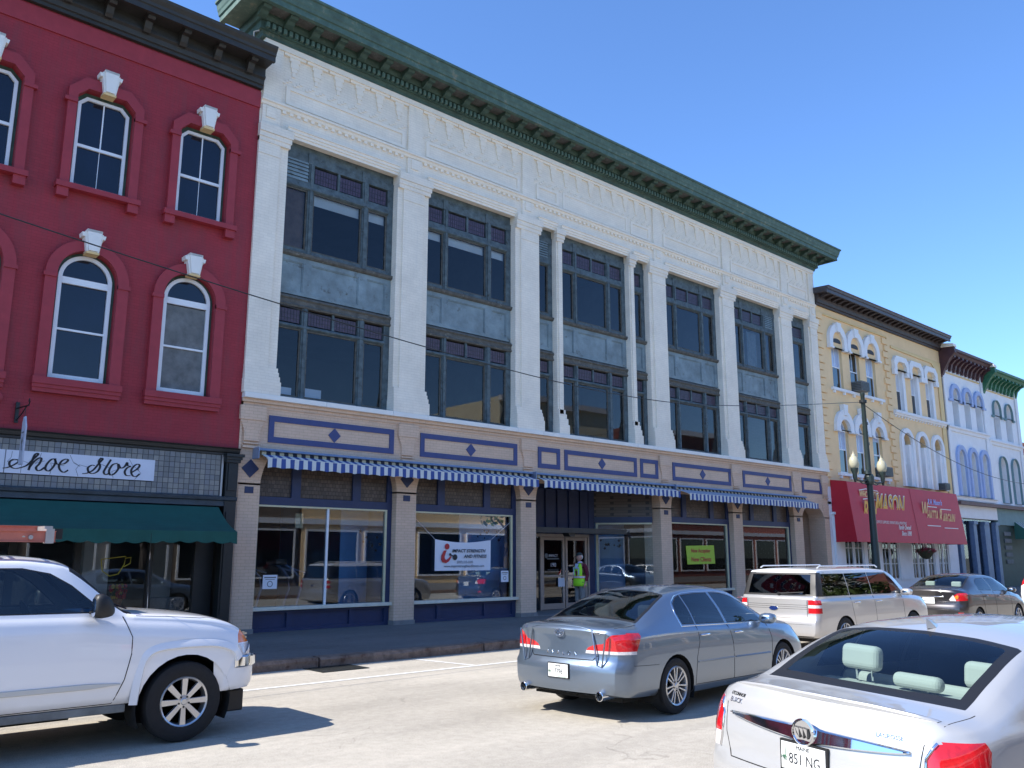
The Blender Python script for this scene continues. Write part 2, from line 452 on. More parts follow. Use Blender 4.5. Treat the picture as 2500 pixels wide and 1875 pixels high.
# ================================================================== ground
def asphalt_mat(name, col, crack=True, sc2=1.0, light=1.0):
    m, nt, b = new_mat(name); L = nt.links.new
    tc = nt.nodes.new('ShaderNodeTexCoord')
    def noise(s, d, r=0.6, vec=None):
        n = nt.nodes.new('ShaderNodeTexNoise'); n.inputs['Scale'].default_value = s; n.inputs['Detail'].default_value = d; n.inputs['Roughness'].default_value = r
        L(vec if vec else tc.outputs['Object'], n.inputs['Vector']); return n.outputs['Fac']
    def mr(x, a, b_, c, d):
        n = nt.nodes.new('ShaderNodeMapRange'); n.inputs[1].default_value = a; n.inputs[2].default_value = b_; n.inputs[3].default_value = c; n.inputs[4].default_value = d
        L(x, n.inputs[0]); return n.outputs[0]
    def mul(a, b_):
        n = nt.nodes.new('ShaderNodeMath'); n.operation = 'MULTIPLY'; L(a, n.inputs[0]); L(b_, n.inputs[1]); return n.outputs[0]
    grain = mr(noise(75, 3, 0.8), 0.3, 0.7, 0.62, 1.42)
    mid = mr(noise(9, 5), 0.3, 0.7, 0.90, 1.10)
    mp = nt.nodes.new('ShaderNodeMapping'); mp.inputs['Scale'].default_value = (0.22, 1.0, 1); L(tc.outputs['Object'], mp.inputs[0])
    lanes = mr(noise(0.75, 4, 0.6, mp.outputs[0]), 0.32, 0.68, 0.84, 1.12)
    big = mr(noise(0.35, 5), 0.3, 0.7, 0.9, 1.1)
    k = mul(mul(grain, mid), mul(lanes, big))
    if crack:
        n0 = nt.nodes.new('ShaderNodeTexNoise'); n0.inputs['Scale'].default_value = 1.2; n0.inputs['Detail'].default_value = 6
        L(tc.outputs['Object'], n0.inputs['Vector'])
        vm = nt.nodes.new('ShaderNodeVectorMath'); vm.operation = 'MULTIPLY_ADD'; L(n0.outputs['Color'], vm.inputs[0]); vm.inputs[1].default_value = (1.4, 1.4, 0); L(tc.outputs['Object'], vm.inputs[2])
        vo = nt.nodes.new('ShaderNodeTexVoronoi'); vo.feature = 'DISTANCE_TO_EDGE'; vo.inputs['Scale'].default_value = 0.42
        L(vm.outputs[0], vo.inputs['Vector'])
        ck = mr(vo.outputs['Distance'], 0.0, 0.005, 0.75, 1.0)
        msk = mr(noise(0.6, 3), 0.50, 0.56, 0.0, 1.0)
        one = nt.nodes.new('ShaderNodeMix'); one.data_type = 'FLOAT'; L(msk, one.inputs[0]); L(ck, one.inputs[2]); one.inputs[3].default_value = 1.0
        k = mul(k, one.outputs[0])
    mx = nt.nodes.new('ShaderNodeMix'); mx.data_type = 'RGBA'; mx.blend_type = 'MULTIPLY'; mx.inputs[0].default_value = 1; mx.inputs[6].default_value = (*col, 1)
    L(k, mx.inputs[7]); L(mx.outputs[2], b.inputs['Base Color'])
    b.inputs['Roughness'].default_value = 0.9; b.inputs['Specular IOR Level'].default_value = 0.25
    bp = nt.nodes.new('ShaderNodeBump'); bp.inputs['Strength'].default_value = 0.5; bp.inputs['Distance'].default_value = 0.006
    L(grain, bp.inputs['Height']); L(bp.outputs[0], b.inputs['Normal'])
    return m
M['asphalt'] = asphalt_mat('asphalt', (0.40, 0.365, 0.305))
M['walk'] = asphalt_mat('walk', (0.16, 0.15, 0.14), crack=True)
M['granite'] = mat('granite', (0.22, 0.15, 0.11), 0.85, var=0.45, vscale=7, bump=0.8, bscale=30, dirt=(0.10, 0.055, 0.035), dscale=3.5, dth=0.52)
M['road_paint'] = mat('road_paint', (0.62, 0.62, 0.60), 0.8, var=0.18, vscale=14, dirt=(0.24, 0.225, 0.20), dscale=22, dth=0.56)
M['earth'] = mat('earth', (0.12, 0.12, 0.09), 0.95, var=0.2, vscale=0.2)

mb = MB(); mb.face([(-700, -700, -0.02), (900, -700, -0.02), (900, 900, -0.02), (-700, 900, -0.02)])
mb.build('ground', M['earth'], kind='structure', recalc=False)
mb = MB(); mb.face([(-150, 1.0, 0), (300, 1.0, 0), (300, 13.02, 0), (-150, 13.02, 0)])
mb.build('road', M['asphalt'], kind='structure', recalc=False)
mb = MB(); mb.face([(-150, 13.28, 0.155), (300, 13.28, 0.155), (300, 18.2, 0.17), (-150, 18.2, 0.17)])
mb.face([(-150, 13.28, 0.155), (-150, 13.28, -0.01), (300, 13.28, -0.01), (300, 13.28, 0.155)])
side = mb.build('sidewalk', M['walk'], kind='structure', recalc=False)
mb = MB(); mb.box(-150, 300, -9.4, 0.78, -0.01, 0.16)
side2 = mb.build('far_sidewalk', M['walk'], kind='structure')
mb = MB(); mb.box(-150, 300, 0.785, 1.0, -0.01, 0.155)
mb.build('near_kerb', M['granite'], kind='structure', bevel=0.02)
# granite kerb, stone by stone
kerb = bpy.data.objects.new('kerb', None); COL.objects.link(kerb); setp(kerb, kind='structure'); ORG['kerb'] = Vector((0, 0, 0))
def stone(L_, seed):
    r = random.Random(seed); m_ = MB(); nx = 8
    prof = [(0, -0.03), (0, 0.11), (0.02, 0.155), (0.12, 0.158), (0.245, 0.158), (0.245, -0.03)]
    for i in range(nx + 1):
        x = L_ * i / nx
        for (y, z) in prof:
            jy = r.uniform(-.018, .012) if (0 < z and y < 0.03) else 0
            jz = r.uniform(-.012, .004) if z > .1 and y < .2 else 0
            m_.v.append((x, y + jy, z + jz))
    k = len(prof)
    for i in range(nx):
        for j in range(k - 1):
            m_.f.append((i * k + j, (i + 1) * k + j, (i + 1) * k + j + 1, i * k + j + 1)); m_.m.append(0)
    m_.f.append(tuple(range(k))); m_.m.append(0); m_.f.append(tuple(reversed([nx * k + j for j in range(k)]))); m_.m.append(0)
    return m_.mesh('kerb_stone', M['granite'])
variants = [stone(3.50, s) for s in (1, 2, 3, 4)]
x = 0.46 - 3.54 * 6
i = 0
while x < 90:
    inst(variants[i % 4], 'kerb_stone', kerb, (x, 13.03, 0)); x += 3.54; i += 1
# parking marks
mb = MB()
mb.face([(-60, 11.40, 0.004), (90, 11.40, 0.004), (90, 11.50, 0.004), (-60, 11.50, 0.004)])
for k in range(-4, 10):
    xx = 9.5 + 6.2 * k
    mb.face([(xx, 11.50, 0.004), (xx + 0.09, 11.50, 0.004), (xx - 0.12, 12.85, 0.004), (xx - 0.21, 12.85, 0.004)])
setp(mb.build('parking_line', M['road_paint'], recalc=False), kind='structure')
# storm drain grate at the kerb
g = thing('storm_drain', 'dark iron storm drain grate in the road against the granite kerb', 'drain', (7.65, 12.6, 0))
mb = MB(); mb.box(7.2, 8.05, 12.35, 12.40, 0, .012); mb.box(7.2, 8.05, 12.93, 12.98, 0, .012); mb.box(7.2, 7.25, 12.40, 12.93, 0, .012); mb.box(8.0, 8.05, 12.40, 12.93, 0, .012)
mb.build('frame', M['black_metal'], g)
mb = MB()
for k in range(9): mb.box(7.29 + k * .08, 7.33 + k * .08, 12.40, 12.93, 0.002, .010)
mb.build('grate', M['black_metal'], g)

# ================================================================== white building
WL, WR = 8.03, 33.50
wb = thing('white_building', 'three storey white painted brick block with tall weathered window bays and dark green cornice', 'building', (WL, F, 0))
piers = [(8.03, 8.80, 8.03, 8.57, 8.30), (11.96, 12.96, 12.12, 12.79, 12.455), (16.13, 17.10, 16.32, 17.02, 16.62), (22.26, 23.21, 22.42, 23.14, 22.80), (26.40, 27.37, 26.55, 27.28, 26.91), (30.52, 31.48, 30.63, 31.42, 31.06), (32.85, 33.50, 32.95, 33.50, 33.28)]
minis = [(17.84, 18.10), (21.26, 21.52)]
bays = [(8.80, 11.96), (12.96, 16.13), (17.10, 17.84), (18.10, 21.26), (21.52, 22.26), (23.21, 26.40), (27.37, 30.52), (31.48, 32.85)]
# shell (rooms behind)
mb = MB()
mb.box(WL, WR, 26.0, 26.2, 0, 13.9)                  # back
mb.box(WL, WL + .15, 18.16, 26.0, 0, 13.9)
mb.box(WR - .15, WR, 18.16, 26.0, 0, 13.9)
mb.build('rear_wall', M['tan_brick'], wb)
mb = MB(); mb.box(WL, WR, 17.9, 26.2, 13.9, 14.0); mb.build('roof', M['roof_tar'], wb)
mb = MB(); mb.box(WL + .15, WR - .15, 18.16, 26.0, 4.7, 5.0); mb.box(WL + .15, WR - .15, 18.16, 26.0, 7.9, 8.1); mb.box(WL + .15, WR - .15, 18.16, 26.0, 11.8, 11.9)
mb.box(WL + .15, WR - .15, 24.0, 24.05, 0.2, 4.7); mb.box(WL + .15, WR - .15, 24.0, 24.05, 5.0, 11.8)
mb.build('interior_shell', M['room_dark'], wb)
mb = MB(); mb.box(WL + .15, 16.9, 18.0, 23.9, 0.12, 0.20); mb.box(21.9, WR - .15, 18.0, 23.9, 0.12, 0.20); mb.box(16.9, 21.9, 19.6, 23.9, 0.12, 0.20)
mb.build('floor', M['room_floor'], wb)
mb = MB()
for xw in (16.7, 22.85, 27.0): mb.box(xw - .05, xw + .05, 18.16, 24, 5.0, 11.8)
mb.build('partition', M['room_mid'], wb)
# upper wall above the openings
mb = MB(); mb.box(WL, WR, 17.72, 18.16, 11.65, 13.9); mb.build('frieze_wall', M['white_brick'], wb)
# piers
for (l, r_, pl, pr, pc) in piers:
    mb = MB()
    mb.box(l, r_, 17.705, 18.16, 5.31, 11.65)
    mb.box(pl, pr, 17.65, 17.705, 5.31, 11.45)
    mb.build('pier', M['white_brick'], wb)
    mb = MB()       # stepped capital and foot
    e = 0.0 if l > WL + .1 else 0.0
    R_ = r_ if r_ < WR - .05 else WR + .02
    mb.box(l - .01, R_ + .07, 17.585, 17.72, 11.52, 11.72)
    mb.box(l - .01, R_ + .045, 17.61, 17.72, 11.40, 11.52)
    mb.box(l + .0, R_ + .02, 17.63, 17.72, 11.29, 11.40)
    mb.box(pl - .01, pr + .01, 17.635, 17.652, 10.98, 11.03)
    mb.box(l - .02, R_ + .085, 17.60, 18.1, 5.31, 5.62)
    mb.box(l - .01, R_ + .06, 17.615, 18.1, 5.62, 5.74)
    mb.box(l - .005, R_ + .035, 17.63, 18.1, 5.74, 5.84)
    mb.box(l - .003, R_ + .015, 17.645, 18.1, 5.84, 5.94)
    mb.build('pier_capital', M['white_brick'], wb)
for (l, r_) in minis:
    mb = MB(); mb.box(l, r_, 17.72, 18.16, 5.31, 11.65); mb.box(l + .05, r_ - .05, 17.68, 17.72, 5.9, 11.3)
    mb.build('slim_pier', M['white_brick'], wb)
    mb = MB()
    mb.box(l - .07, r_ + .07, 17.60, 17.75, 11.52, 11.70); mb.box(l - .045, r_ + .045, 17.63, 17.76, 11.40, 11.52); mb.box(l - .02, r_ + .02, 17.655, 17.77, 11.30, 11.40)
    mb.box(l - .02, r_ + .14, 17.62, 18.1, 5.31, 5.60); mb.box(l - .01, r_ + .10, 17.64, 18.1, 5.60, 5.78); mb.box(l - .006, r_ + .06, 17.66, 18.1, 5.78, 5.92); mb.box(l - .003, r_ + .03, 17.68, 18.1, 5.92, 6.05)
    mb.build('slim_capital', M['white_brick'], wb)
# bay lintels: mouldings
edges = [(8.80, 11.96), (12.96, 16.13), (17.10, 22.26), (23.21, 26.40), (27.37, 30.52), (31.48, 32.85)]
for (l, r_) in bays:
    mb = MB()
    mb.sweep_x([(17.72, 11.62), (17.69, 11.62), (17.69, 11.69), (17.665, 11.695), (17.665, 11.76), (17.64, 11.765), (17.64, 11.84), (17.615, 11.845), (17.615, 11.875), (17.72, 11.875)], l - .06, r_ + .02)
    mb.build('lintel_moulding', M['white_trim'], wb)
# string course with brick teeth
mb = MB(); mb.sweep_x([(17.72, 12.22), (17.66, 12.24), (17.64, 12.30), (17.60, 12.32), (17.60, 12.37), (17.72, 12.37)], WL, WR)
mb.build('string_course', M['white_trim'], wb)
tooth = MB(); tooth.box(-.045, .045, -.055, 0, -.07, 0); tooth_me = tooth.mesh('brick_tooth', M['white_trim'])
x = WL + .6; n = 0
while x < WR - .1:
    if not any(abs(x - p[4]) < .28 for p in piers): inst(tooth_me, 'brick_tooth', wb, (x, 17.72, 12.235)); n += 1
    x += 0.19
# frieze piers and sunk panels
for (l, r_, pl, pr, pc) in piers:
    a = max(WL, pc - .23); b_ = min(WR, pc + .23)
    mb = MB(); mb.box(a, b_, 17.66, 17.72, 12.37, 13.9); mb.box(a, b_, 17.66, 17.72, 11.7, 12.22)
    mb.box(a + .10, b_ - .13, 17.63, 17.66, 11.92, 12.18)
    mb.build('frieze_pier', M['white_brick'], wb)
pan = [(8.66, 12.14), (12.84, 16.30), (17.00, 17.95), (21.40, 22.42), (23.16, 26.56), (27.28, 30.72), (31.42, 32.95)]
for (l, r_) in pan:
    mb = MB()
    ring(mb, [(l, 12.45), (r_, 12.45), (r_, 12.92), (l, 12.92)], [(l + .10, 12.53), (r_ - .10, 12.53), (r_ - .10, 12.84), (l + .10, 12.84)], 17.69, 17.722)
    mb.build('frieze_panel', M['white_trim'], wb)
mb = MB(); ring(mb, [(18.15, 12.45), (21.22, 12.45), (21.22, 13.0), (18.15, 13.0)], [(18.22, 12.52), (21.15, 12.52), (21.15, 12.93), (18.22, 12.93)], 17.70, 17.722)
mb.build('frieze_panel', M['white_trim'], wb)
# corbel table
unit = MB()
for (w, z0, z1, p) in ((.20, .46, .62, .045), (.27, .62, .72, .05), (.15, .36, .46, .036), (.09, .24, .36, .028)):
    unit.box(-w / 2, w / 2, -p, 0, z0, z1)
unit.box(-.29, .29, -.065, 0, .72, .79)
for q in (0, .29): unit.box(-.29 + q + .00, -.29 + q + .09, -.022, 0, .0, .05); unit.box(-.29 + q + .09, -.29 + q + .17, -.022, 0, .05, .10); unit.box(-.29 + q + .17, -.29 + q + .25, -.022, 0, .10, .15)
unit_me = unit.mesh('corbel', M['white_trim'])
cst = [pc for (_, _, _, _, pc) in piers]
for a, b_ in zip(cst[:-1], cst[1:]):
    k = max(2, round((b_ - a - .46) / .58))
    for i in range(k):
        inst(unit_me, 'corbel', wb, (a + .23 + (b_ - a - .46) * (i + .5) / k, 17.72, 12.97))
mb = MB(); mb.box(WL, WR, 17.62, 17.72, 13.76, 13.90); mb.build('frieze_top_band', M['white_trim'], wb)
# ---- green cornice, mitred at both ends, overhang 0.9
def cornice(parent, x0, x1, prof, m, name='cornice', yref=F, mit0=1, mit1=1, ret=1.6):
    mb = MB()
    mb.sweep_x(prof, x0, x1, mit0=mit0, mit1=mit1, yref=yref)
    return mb.build(name, m, parent)
# bed mould
prof_bed = [(17.9, 13.90), (17.60, 13.90), (17.60, 13.96), (17.56, 14.02), (17.50, 14.03), (17.50, 14.22), (17.44, 14.24), (17.40, 14.34), (17.40, 14.42), (17.9, 14.42)]
cornice(wb, WL, WR, prof_bed, M['green_cornice'], 'bed_mould')
prof_top = [(17.9, 14.42), (17.02, 14.42), (17.02, 14.36), (16.90, 14.36), (16.90, 14.50), (16.865, 14.52), (16.85, 14.60), (16.83, 14.64), (16.80, 14.78), (16.76, 14.80), (16.76, 14.86), (17.9, 14.90)]
cornice(wb, WL, WR, prof_top, M['green_light'], 'crown_mould')
# returns of the cornice on the left flank
def ret_x(parent, prof, x0, ydeep, m, name, sign=-1):
    """profile (y,z) swept back along +y on the flank; overhang measured from F"""
    mb = MB(); n = len(prof)
    pts0 = [(x0 + sign * (F - y), y if y < F else F, z) for (y, z) in prof]
    b = len(mb.v)
    mb.v += [(x0 + sign * max(0, (F - y)), F - max(0, F - y), z) for (y, z) in prof] + [(x0 + sign * max(0, (F - y)), ydeep, z) for (y, z) in prof]
    for i in range(n):
        j = (i + 1) % n
        mb.f.append((b + i, b + j, b + n + j, b + n + i)); mb.m.append(0)
    mb.f.append(tuple(b + n + i for i in range(n))); mb.m.append(0)
    mb.build(name, m, parent)
ret_x(wb, prof_bed, WL, 18.5, M['green_cornice'], 'bed_mould')
ret_x(wb, prof_top, WL, 18.5, M['green_light'], 'crown_mould')
ret_x(wb, prof_bed, WR, 20.0, M['green_cornice'], 'bed_mould', 1)
ret_x(wb, prof_top, WR, 20.0, M['green_light'], 'crown_mould', 1)
dn = MB(); dn.box(-.042, .042, -.085, 0, 0, .13); dn_me = dn.mesh('dentil', M['green_light'])
x = WL - .05; i = 0
while x < WR + .08:
    inst(dn_me, 'dentil', wb, (x, 17.50, 14.06)); x += .1475
md = MB(); md.prism([(17.40, 14.42), (17.06, 14.42), (17.04, 14.36), (17.08, 14.30), (17.2, 14.30), (17.27, 14.24), (17.40, 14.20)], -.10, .10, axis='x')
md_me = md.mesh('modillion', M['green_cornice'], org=(0, F * SC, 0))
x = WL - .25
while x < WR + .35:
    inst(md_me, 'modillion', wb, (x, F, 0)); x += .68
sf = MB(); sf.box(WL - .3, WR + .3, 17.06, 17.40, 14.405, 14.418); sf.build('soffit', M['old_brown'], wb)

# ---- sill stones
xs = [8.03, 10.05, 11.92, 12.98, 15.0, 16.1, 17.1, 19.2, 21.3, 22.3, 23.2, 25.3, 26.4, 27.4, 29.4, 30.5, 31.5, 33.55]
for a, b_ in zip(xs[:-1], xs[1:]):
    mb = MB(); mb.box(a + .004, b_ - .004, 17.56, 18.05, 5.195, 5.308); mb.build('sill_stone', M['white_stone'], wb, bevel=0.006)

# ---- tan band
mb = MB(); mb.box(WL, WR, 17.725, 18.0, 3.85, 5.195); mb.build('band_wall', M['tan_brick'], wb)
mb = MB(); mb.sweep_x([(17.73, 5.03), (17.70, 5.03), (17.70, 5.11), (17.65, 5.11), (17.65, 5.195), (17.73, 5.195)], WL, WR + .02); mb.build('band_moulding', M['tan_brick'], wb)
bpan = [(8.70, 12.05, 1), (12.86, 16.20, 1), (17.01, 17.90, 0), (18.09, 21.38, 1), (21.56, 22.46, 0), (23.23, 26.61, 1), (27.38, 30.72, 1), (31.53, 33.05, 0)]
for (l, r_, d) in bpan:
    mb = MB(); ring(mb, [(l, 4.265), (r_, 4.265), (r_, 4.87), (l, 4.87)], [(l + .13, 4.395), (r_ - .13, 4.395), (r_ - .13, 4.74), (l + .13, 4.74)], 17.70, 17.727)
    mb.build('blue_border', M['blue_trim'], wb)
    if d:
        cx = (l + r_) / 2; mb = MB(); mb.prism([(cx - .165, 4.567), (cx, 4.40), (cx + .165, 4.567), (cx, 4.735)], 17.705, 17.727); mb.build('diamond', M['blue_trim'], wb)
for (l, r_, pl, pr, pc) in piers:
    mb = MB()
    a = max(WL - .03, pc - .30); b_ = min(WR + .03, pc + .30)
    mb.box(a, b_, 17.64, 17.73, 4.72, 5.03)
    for k, w in enumerate((.275, .25, .225, .2)): mb.box(max(WL - .02, pc - w), min(WR + .02, pc + w), 17.66 + .005 * k, 17.73, 4.66 - .06 * k, 4.72 - .06 * k)
    mb.box(max(WL, pc - .18), min(WR, pc + .18), 17.675, 17.73, 4.26, 4.48)
    mb.box(max(WL, pc - .19), min(WR, pc + .19), 17.66, 17.73, 4.19, 4.22); mb.box(max(WL, pc - .2), min(WR, pc + .2), 17.65, 17.73, 4.10, 4.15)
    mb.build('band_bracket', M['tan_brick'], wb)

# ---- ground floor piers
gp = [(8.06, 8.57), (12.17, 12.76), (16.32, 16.90), (22.50, 23.06), (26.62, 27.20), (30.75, 31.38), (33.12, 33.50)]
for i, (l, r_) in enumerate(gp):
    depth = 18.06 if i not in (3, 5, 6) else 18.4
    mb = MB(); mb.box(l, r_, 17.70, depth, 0.27, 3.86)
    mb.build('shop_pier', M['tan_brick'], wb)
    mb = MB()   # flared stepped head
    nst = 14
    for k in range(nst):
        t = k / (nst - 1)
        w = 0.13 * (t ** 1.8)
        mb.box(l - (w if i > 0 else 0), r_ + (w if i < 6 else 0), 17.70 - .0005 * k, depth - .01, 3.30 + .04 * k, 3.34 + .04 * k)
    mb.build('pier_flare', M['tan_brick'], wb)
    mb = MB(); mb.box(l - .02, r_ + .02, 17.67, depth + .0, 0.10, 0.27); mb.build('pier_plinth', M['grey_stone'], wb, bevel=.01)
    if i < 6:
        c_ = (l + r_) / 2
        mb = MB(); mb.prism([(c_ - .20, 3.655), (c_, 3.455), (c_ + .20, 3.655), (c_, 3.855)], 17.675, 17.70); mb.build('diamond', M['blue_paint'], wb)
        mb = MB(); mb.box(c_ - .098, c_ + .098, 17.68, 17.70, 3.12, 3.26); mb.build('blue_square', M['blue_paint'], wb)
mb = MB(); mb.box(WL, WL + .04, 17.70, 18.1, 0.1, 5.2); mb.build('edge_strip', M['tan_brick'], wb)

# ---- shop fronts
def shop(l, r_, posts, mull=None, base=True):
    """blue timber shop front between piers"""
    y = 17.92
    mb = MB()
    mb.box(l, r_, y - .03, y + .08, 0.56, 0.62); mb.box(l, r_, y - .02, y + .08, 0.15, 0.24)
    mb.box(l, r_, y + .03, y + .08, 0.24, 0.56)
    for p in (l + .0, *posts, r_ - .14): mb.box(p, p + .14, y - .015, y + .03, 0.24, 0.56)
    mb.build('stall_riser', M['blue_paint'], wb)
    mb = MB(); mb.box(l, r_, y - .14, y + .10, 0.622, 0.70); mb.build('shop_sill', M['cream_sill'], wb, bevel=.006)
    mb = MB()
    mb.box(l, r_, y - .03, y + .08, 2.90, 3.08)
    for p in posts: mb.box(p - .03, p + .19, y - .03, y + .08, 3.08, 3.86)
    mb.box(l, l + .05, y - .025, y + .08, .70, 3.86); mb.box(r_ - .14, r_, y - .025, y + .08, .70, 3.86)
    mb.build('shop_beam', M['blue_paint'], wb)
    mb = MB()
    mb.box(l + .05, r_ - .14, y - .04, y + .02, 2.86, 2.898); mb.box(r_ - .19, r_ - .142, y - .04, y + .02, .70, 2.86); mb.box(l + .05, l + .09, y - .04, y + .02, .70, 2.86)
    mb.build('shop_window_frame', M['cream_frame'], wb)

    mb = MB(); mb.box(l + .09, r_ - .19, y, y + .012, .70, 2.86); mb.build('pane', M['glass_shop'], wb)
    if mull:
        mb = MB(); mb.box(mull - .025, mull + .025, y - .03, y + .02, .70, 2.86); mb.build('mullion', M['window_white'], wb)
    pp = [l + .05] + [p for q in posts for p in (q - .03, q + .19)] + [r_ - .14]
    for a, b_ in zip(pp[0::2], pp[1::2]):
        mb = MB(); mb.box(a, b_, y + .03, y + .06, 3.08, 3.86); mb.build('prism_glass', M['glass_prism'], wb)
def mb_last(): return COL.objects[-1].name
shop(8.57, 12.17, (9.47, 11.07), 10.40)
shop(12.76, 16.32, (13.62, 15.18))
shop(23.06, 26.62, (23.95, 25.52))
shop(27.20, 30.75, (28.05, 29.62))
mb = MB(); mb.box(8.57, 12.17, 17.66, 18.0, 0.06, 0.15); mb.box(12.76, 16.32, 17.66, 18.0, .06, .15); mb.box(23.06, 26.62, 17.66, 18, .06, .15); mb.box(27.2, 30.75, 17.66, 18, .06, .15); mb.box(16.9, 22.5, 17.66, 19.6, .06, .175)
mb.build('stone_step', M['grey_stone'], wb, bevel=.01)

# ---- recessed entry, bay three
def vwall(mb, x0, y0, x1, y1, z0, z1, t=.05, m=0):
    d = Vector((x1 - x0, y1 - y0)); nrm = Vector((-d.y, d.x)).normalized() * t
    p = [(x0, y0), (x1, y1), (x1 + nrm.x, y1 + nrm.y), (x0 + nrm.x, y0 + nrm.y)]
    mb.prism(p, z0, z1, axis='z', m=m)
def lerp2(a, b_, t): return (a[0] + (b_[0] - a[0]) * t, a[1] + (b_[1] - a[1]) * t)
EL, ER = (16.95, 17.95), (18.35, 19.4)
SL, SR = (21.15, 19.4), (22.42, 17.98)
mb = MB()
vwall(mb, *SL, *SR, .17, .62); vwall(mb, *SL, *SR, 2.86, 3.05); vwall(mb, *EL, *ER, .17, .62); vwall(mb, *EL, *ER, 2.86, 3.05)
vwall(mb, 20.88, 19.38, 21.15, 19.38, .17, 3.86)
mb.box(16.9, 22.5, 17.95, 19.6, 3.86, 3.95)          # vestibule ceiling
for k in range(5): vwall(mb, 18.38 + k * .52, 19.35, 18.42 + k * .52, 19.35, 2.46, 3.86, .06)
mb.box(18.35, 21.15, 19.40, 19.46, 2.50, 3.86)
mb.build('entry_panelling', M['blue_paint'], wb)
mb = MB(); vwall(mb, *SL, *SR, 3.05, 3.86, .03); vwall(mb, *EL, *ER, 3.05, 3.86, .03); mb.build('prism_glass', M['glass_prism'], wb)
mb = MB()
a = lerp2(SL, SR, .03); b_ = lerp2(SL, SR, .07); vwall(mb, *a, *b_, .66, 2.86, .06)
a = lerp2(SL, SR, .03); b_ = lerp2(SL, SR, .99); vwall(mb, *a, *b_, 2.81, 2.86, .06); vwall(mb, *a, *b_, .62, .68, .06)
mb.build('shop_window_frame', M['cream_frame'], wb)
mb = MB(); vwall(mb, *lerp2(SL, SR, .07), *lerp2(SL, SR, .99), .68, 2.81, .01); mb.build('pane', M['glass_shop'], wb)
mb = MB(); vwall(mb, *lerp2(EL, ER, .03), *lerp2(EL, ER, .97), .68, 2.81, .01); mb.build('pane', M['glass_shop'], wb)
# aluminium door set: two leaves with glass
yd = 19.40
mb = MB(); mb.box(18.38, 20.86, yd - .05, yd + .05, 2.38, 2.47); mb.box(18.38, 18.44, yd - .05, yd + .05, .175, 2.38); mb.box(18.66, 18.72, yd - .05, yd + .05, .175, 2.38); mb.box(20.79, 20.86, yd - .05, yd + .05, .175, 2.38)
mb.build('door_frame', M['tan_metal'], wb)
mb = MB(); mb.box(18.44, 18.66, yd, yd + .01, .2, 2.38); mb.build('pane', M['glass_dark'], wb)
def door(x0, x1, flip):
    mb = MB()
    mb.box(x0, x0 + .09, yd - .03, yd + .03, .19, 2.37); mb.box(x1 - .09, x1, yd - .03, yd + .03, .19, 2.37)
    mb.box(x0 + .09, x1 - .09, yd - .03, yd + .03, 2.28, 2.37); mb.box(x0 + .09, x1 - .09, yd - .03, yd + .03, .19, .36); mb.box(x0 + .09, x1 - .09, yd - .035, yd + .03, 1.16, 1.215)
    d = mb.build('door', M['tan_metal'], wb)
    m2 = MB(); m2.box(x0 + .09, x1 - .09, yd - .005, yd + .005, .36, 1.16); m2.box(x0 + .09, x1 - .09, yd - .005, yd + .005, 1.215, 2.28); m2.build('pane', M['glass_shop'], d)
    hx = x1 - .045 if flip else x0 + .045
    m3 = MB(); m3.tube([(hx, yd - .03, 1.05), (hx, yd - .09, 1.06), (hx, yd - .09, 1.34), (hx, yd - .03, 1.35)], .013, 6); m3.build('handle', M['chrome'], d)
    return d
dl = door(18.74, 19.74, True)
dr = door(19.78, 20.77, False)
mb = MB(); mb.box(18.0, 21.9, 23.9, 23.95, .2, 4.7); mb.build('interior_wall', M['room_mid'], wb)
# stair seen through the left door
mb = MB()
for k in range(9): mb.box(18.6, 19.9, 20.6 + k * .28, 21.0 + k * .28, .2, .38 + k * .18)
mb.build('inner_stair', M['tan_trim'], wb)
# flat canopy hung over the doors
cp = thing('door_canopy', 'flat dark blue canopy slab hung over the recessed glass doors', 'canopy', (18.8, 18.6, 2.45))
mb = MB(); mb.box(17.0, 21.1, 17.98, 19.36, 2.47, 2.60); mb.build('slab', M['blue_paint'], cp, bevel=.01)
mb = MB(); mb.box(17.0, 21.1, 17.965, 17.98, 2.46, 2.61); mb.build('fascia', M['dark_cornice'], cp)
mb = MB(); mb.prism([(18.55, 2.47), (18.63, 2.36), (18.83, 2.36), (18.86, 2.47)], 18.05, 18.3); mb.build('lamp_box', M['black_metal'], cp)

# arch at the far right bay (open porch)
mb = MB()
mb.box(31.38, 33.12, 17.72, 18.4, 3.9, 4.0)
arch = [(31.38, 3.95)] + [(31.38 + .87 - .87 * math.cos(math.radians(t)), 3.20 + .62 * math.sin(math.radians(t))) for t in range(0, 181, 12)] + [(33.12, 3.95)]
mb.prism(arch, 17.715, 18.4)
mb.build('porch_arch', M['tan_brick'], wb)
mb = MB(); mb.box(31.4, 33.4, 19.6, 19.7, .1, 4.0); mb.box(33.2, 33.35, 18.4, 19.6, .1, 4.0); mb.build('porch_wall', M['tan_brick'], wb)
mb = MB(); mb.box(31.7, 32.6, 19.55, 19.6, .17, 2.3); mb.build('porch_door', M['red_trim'], wb)

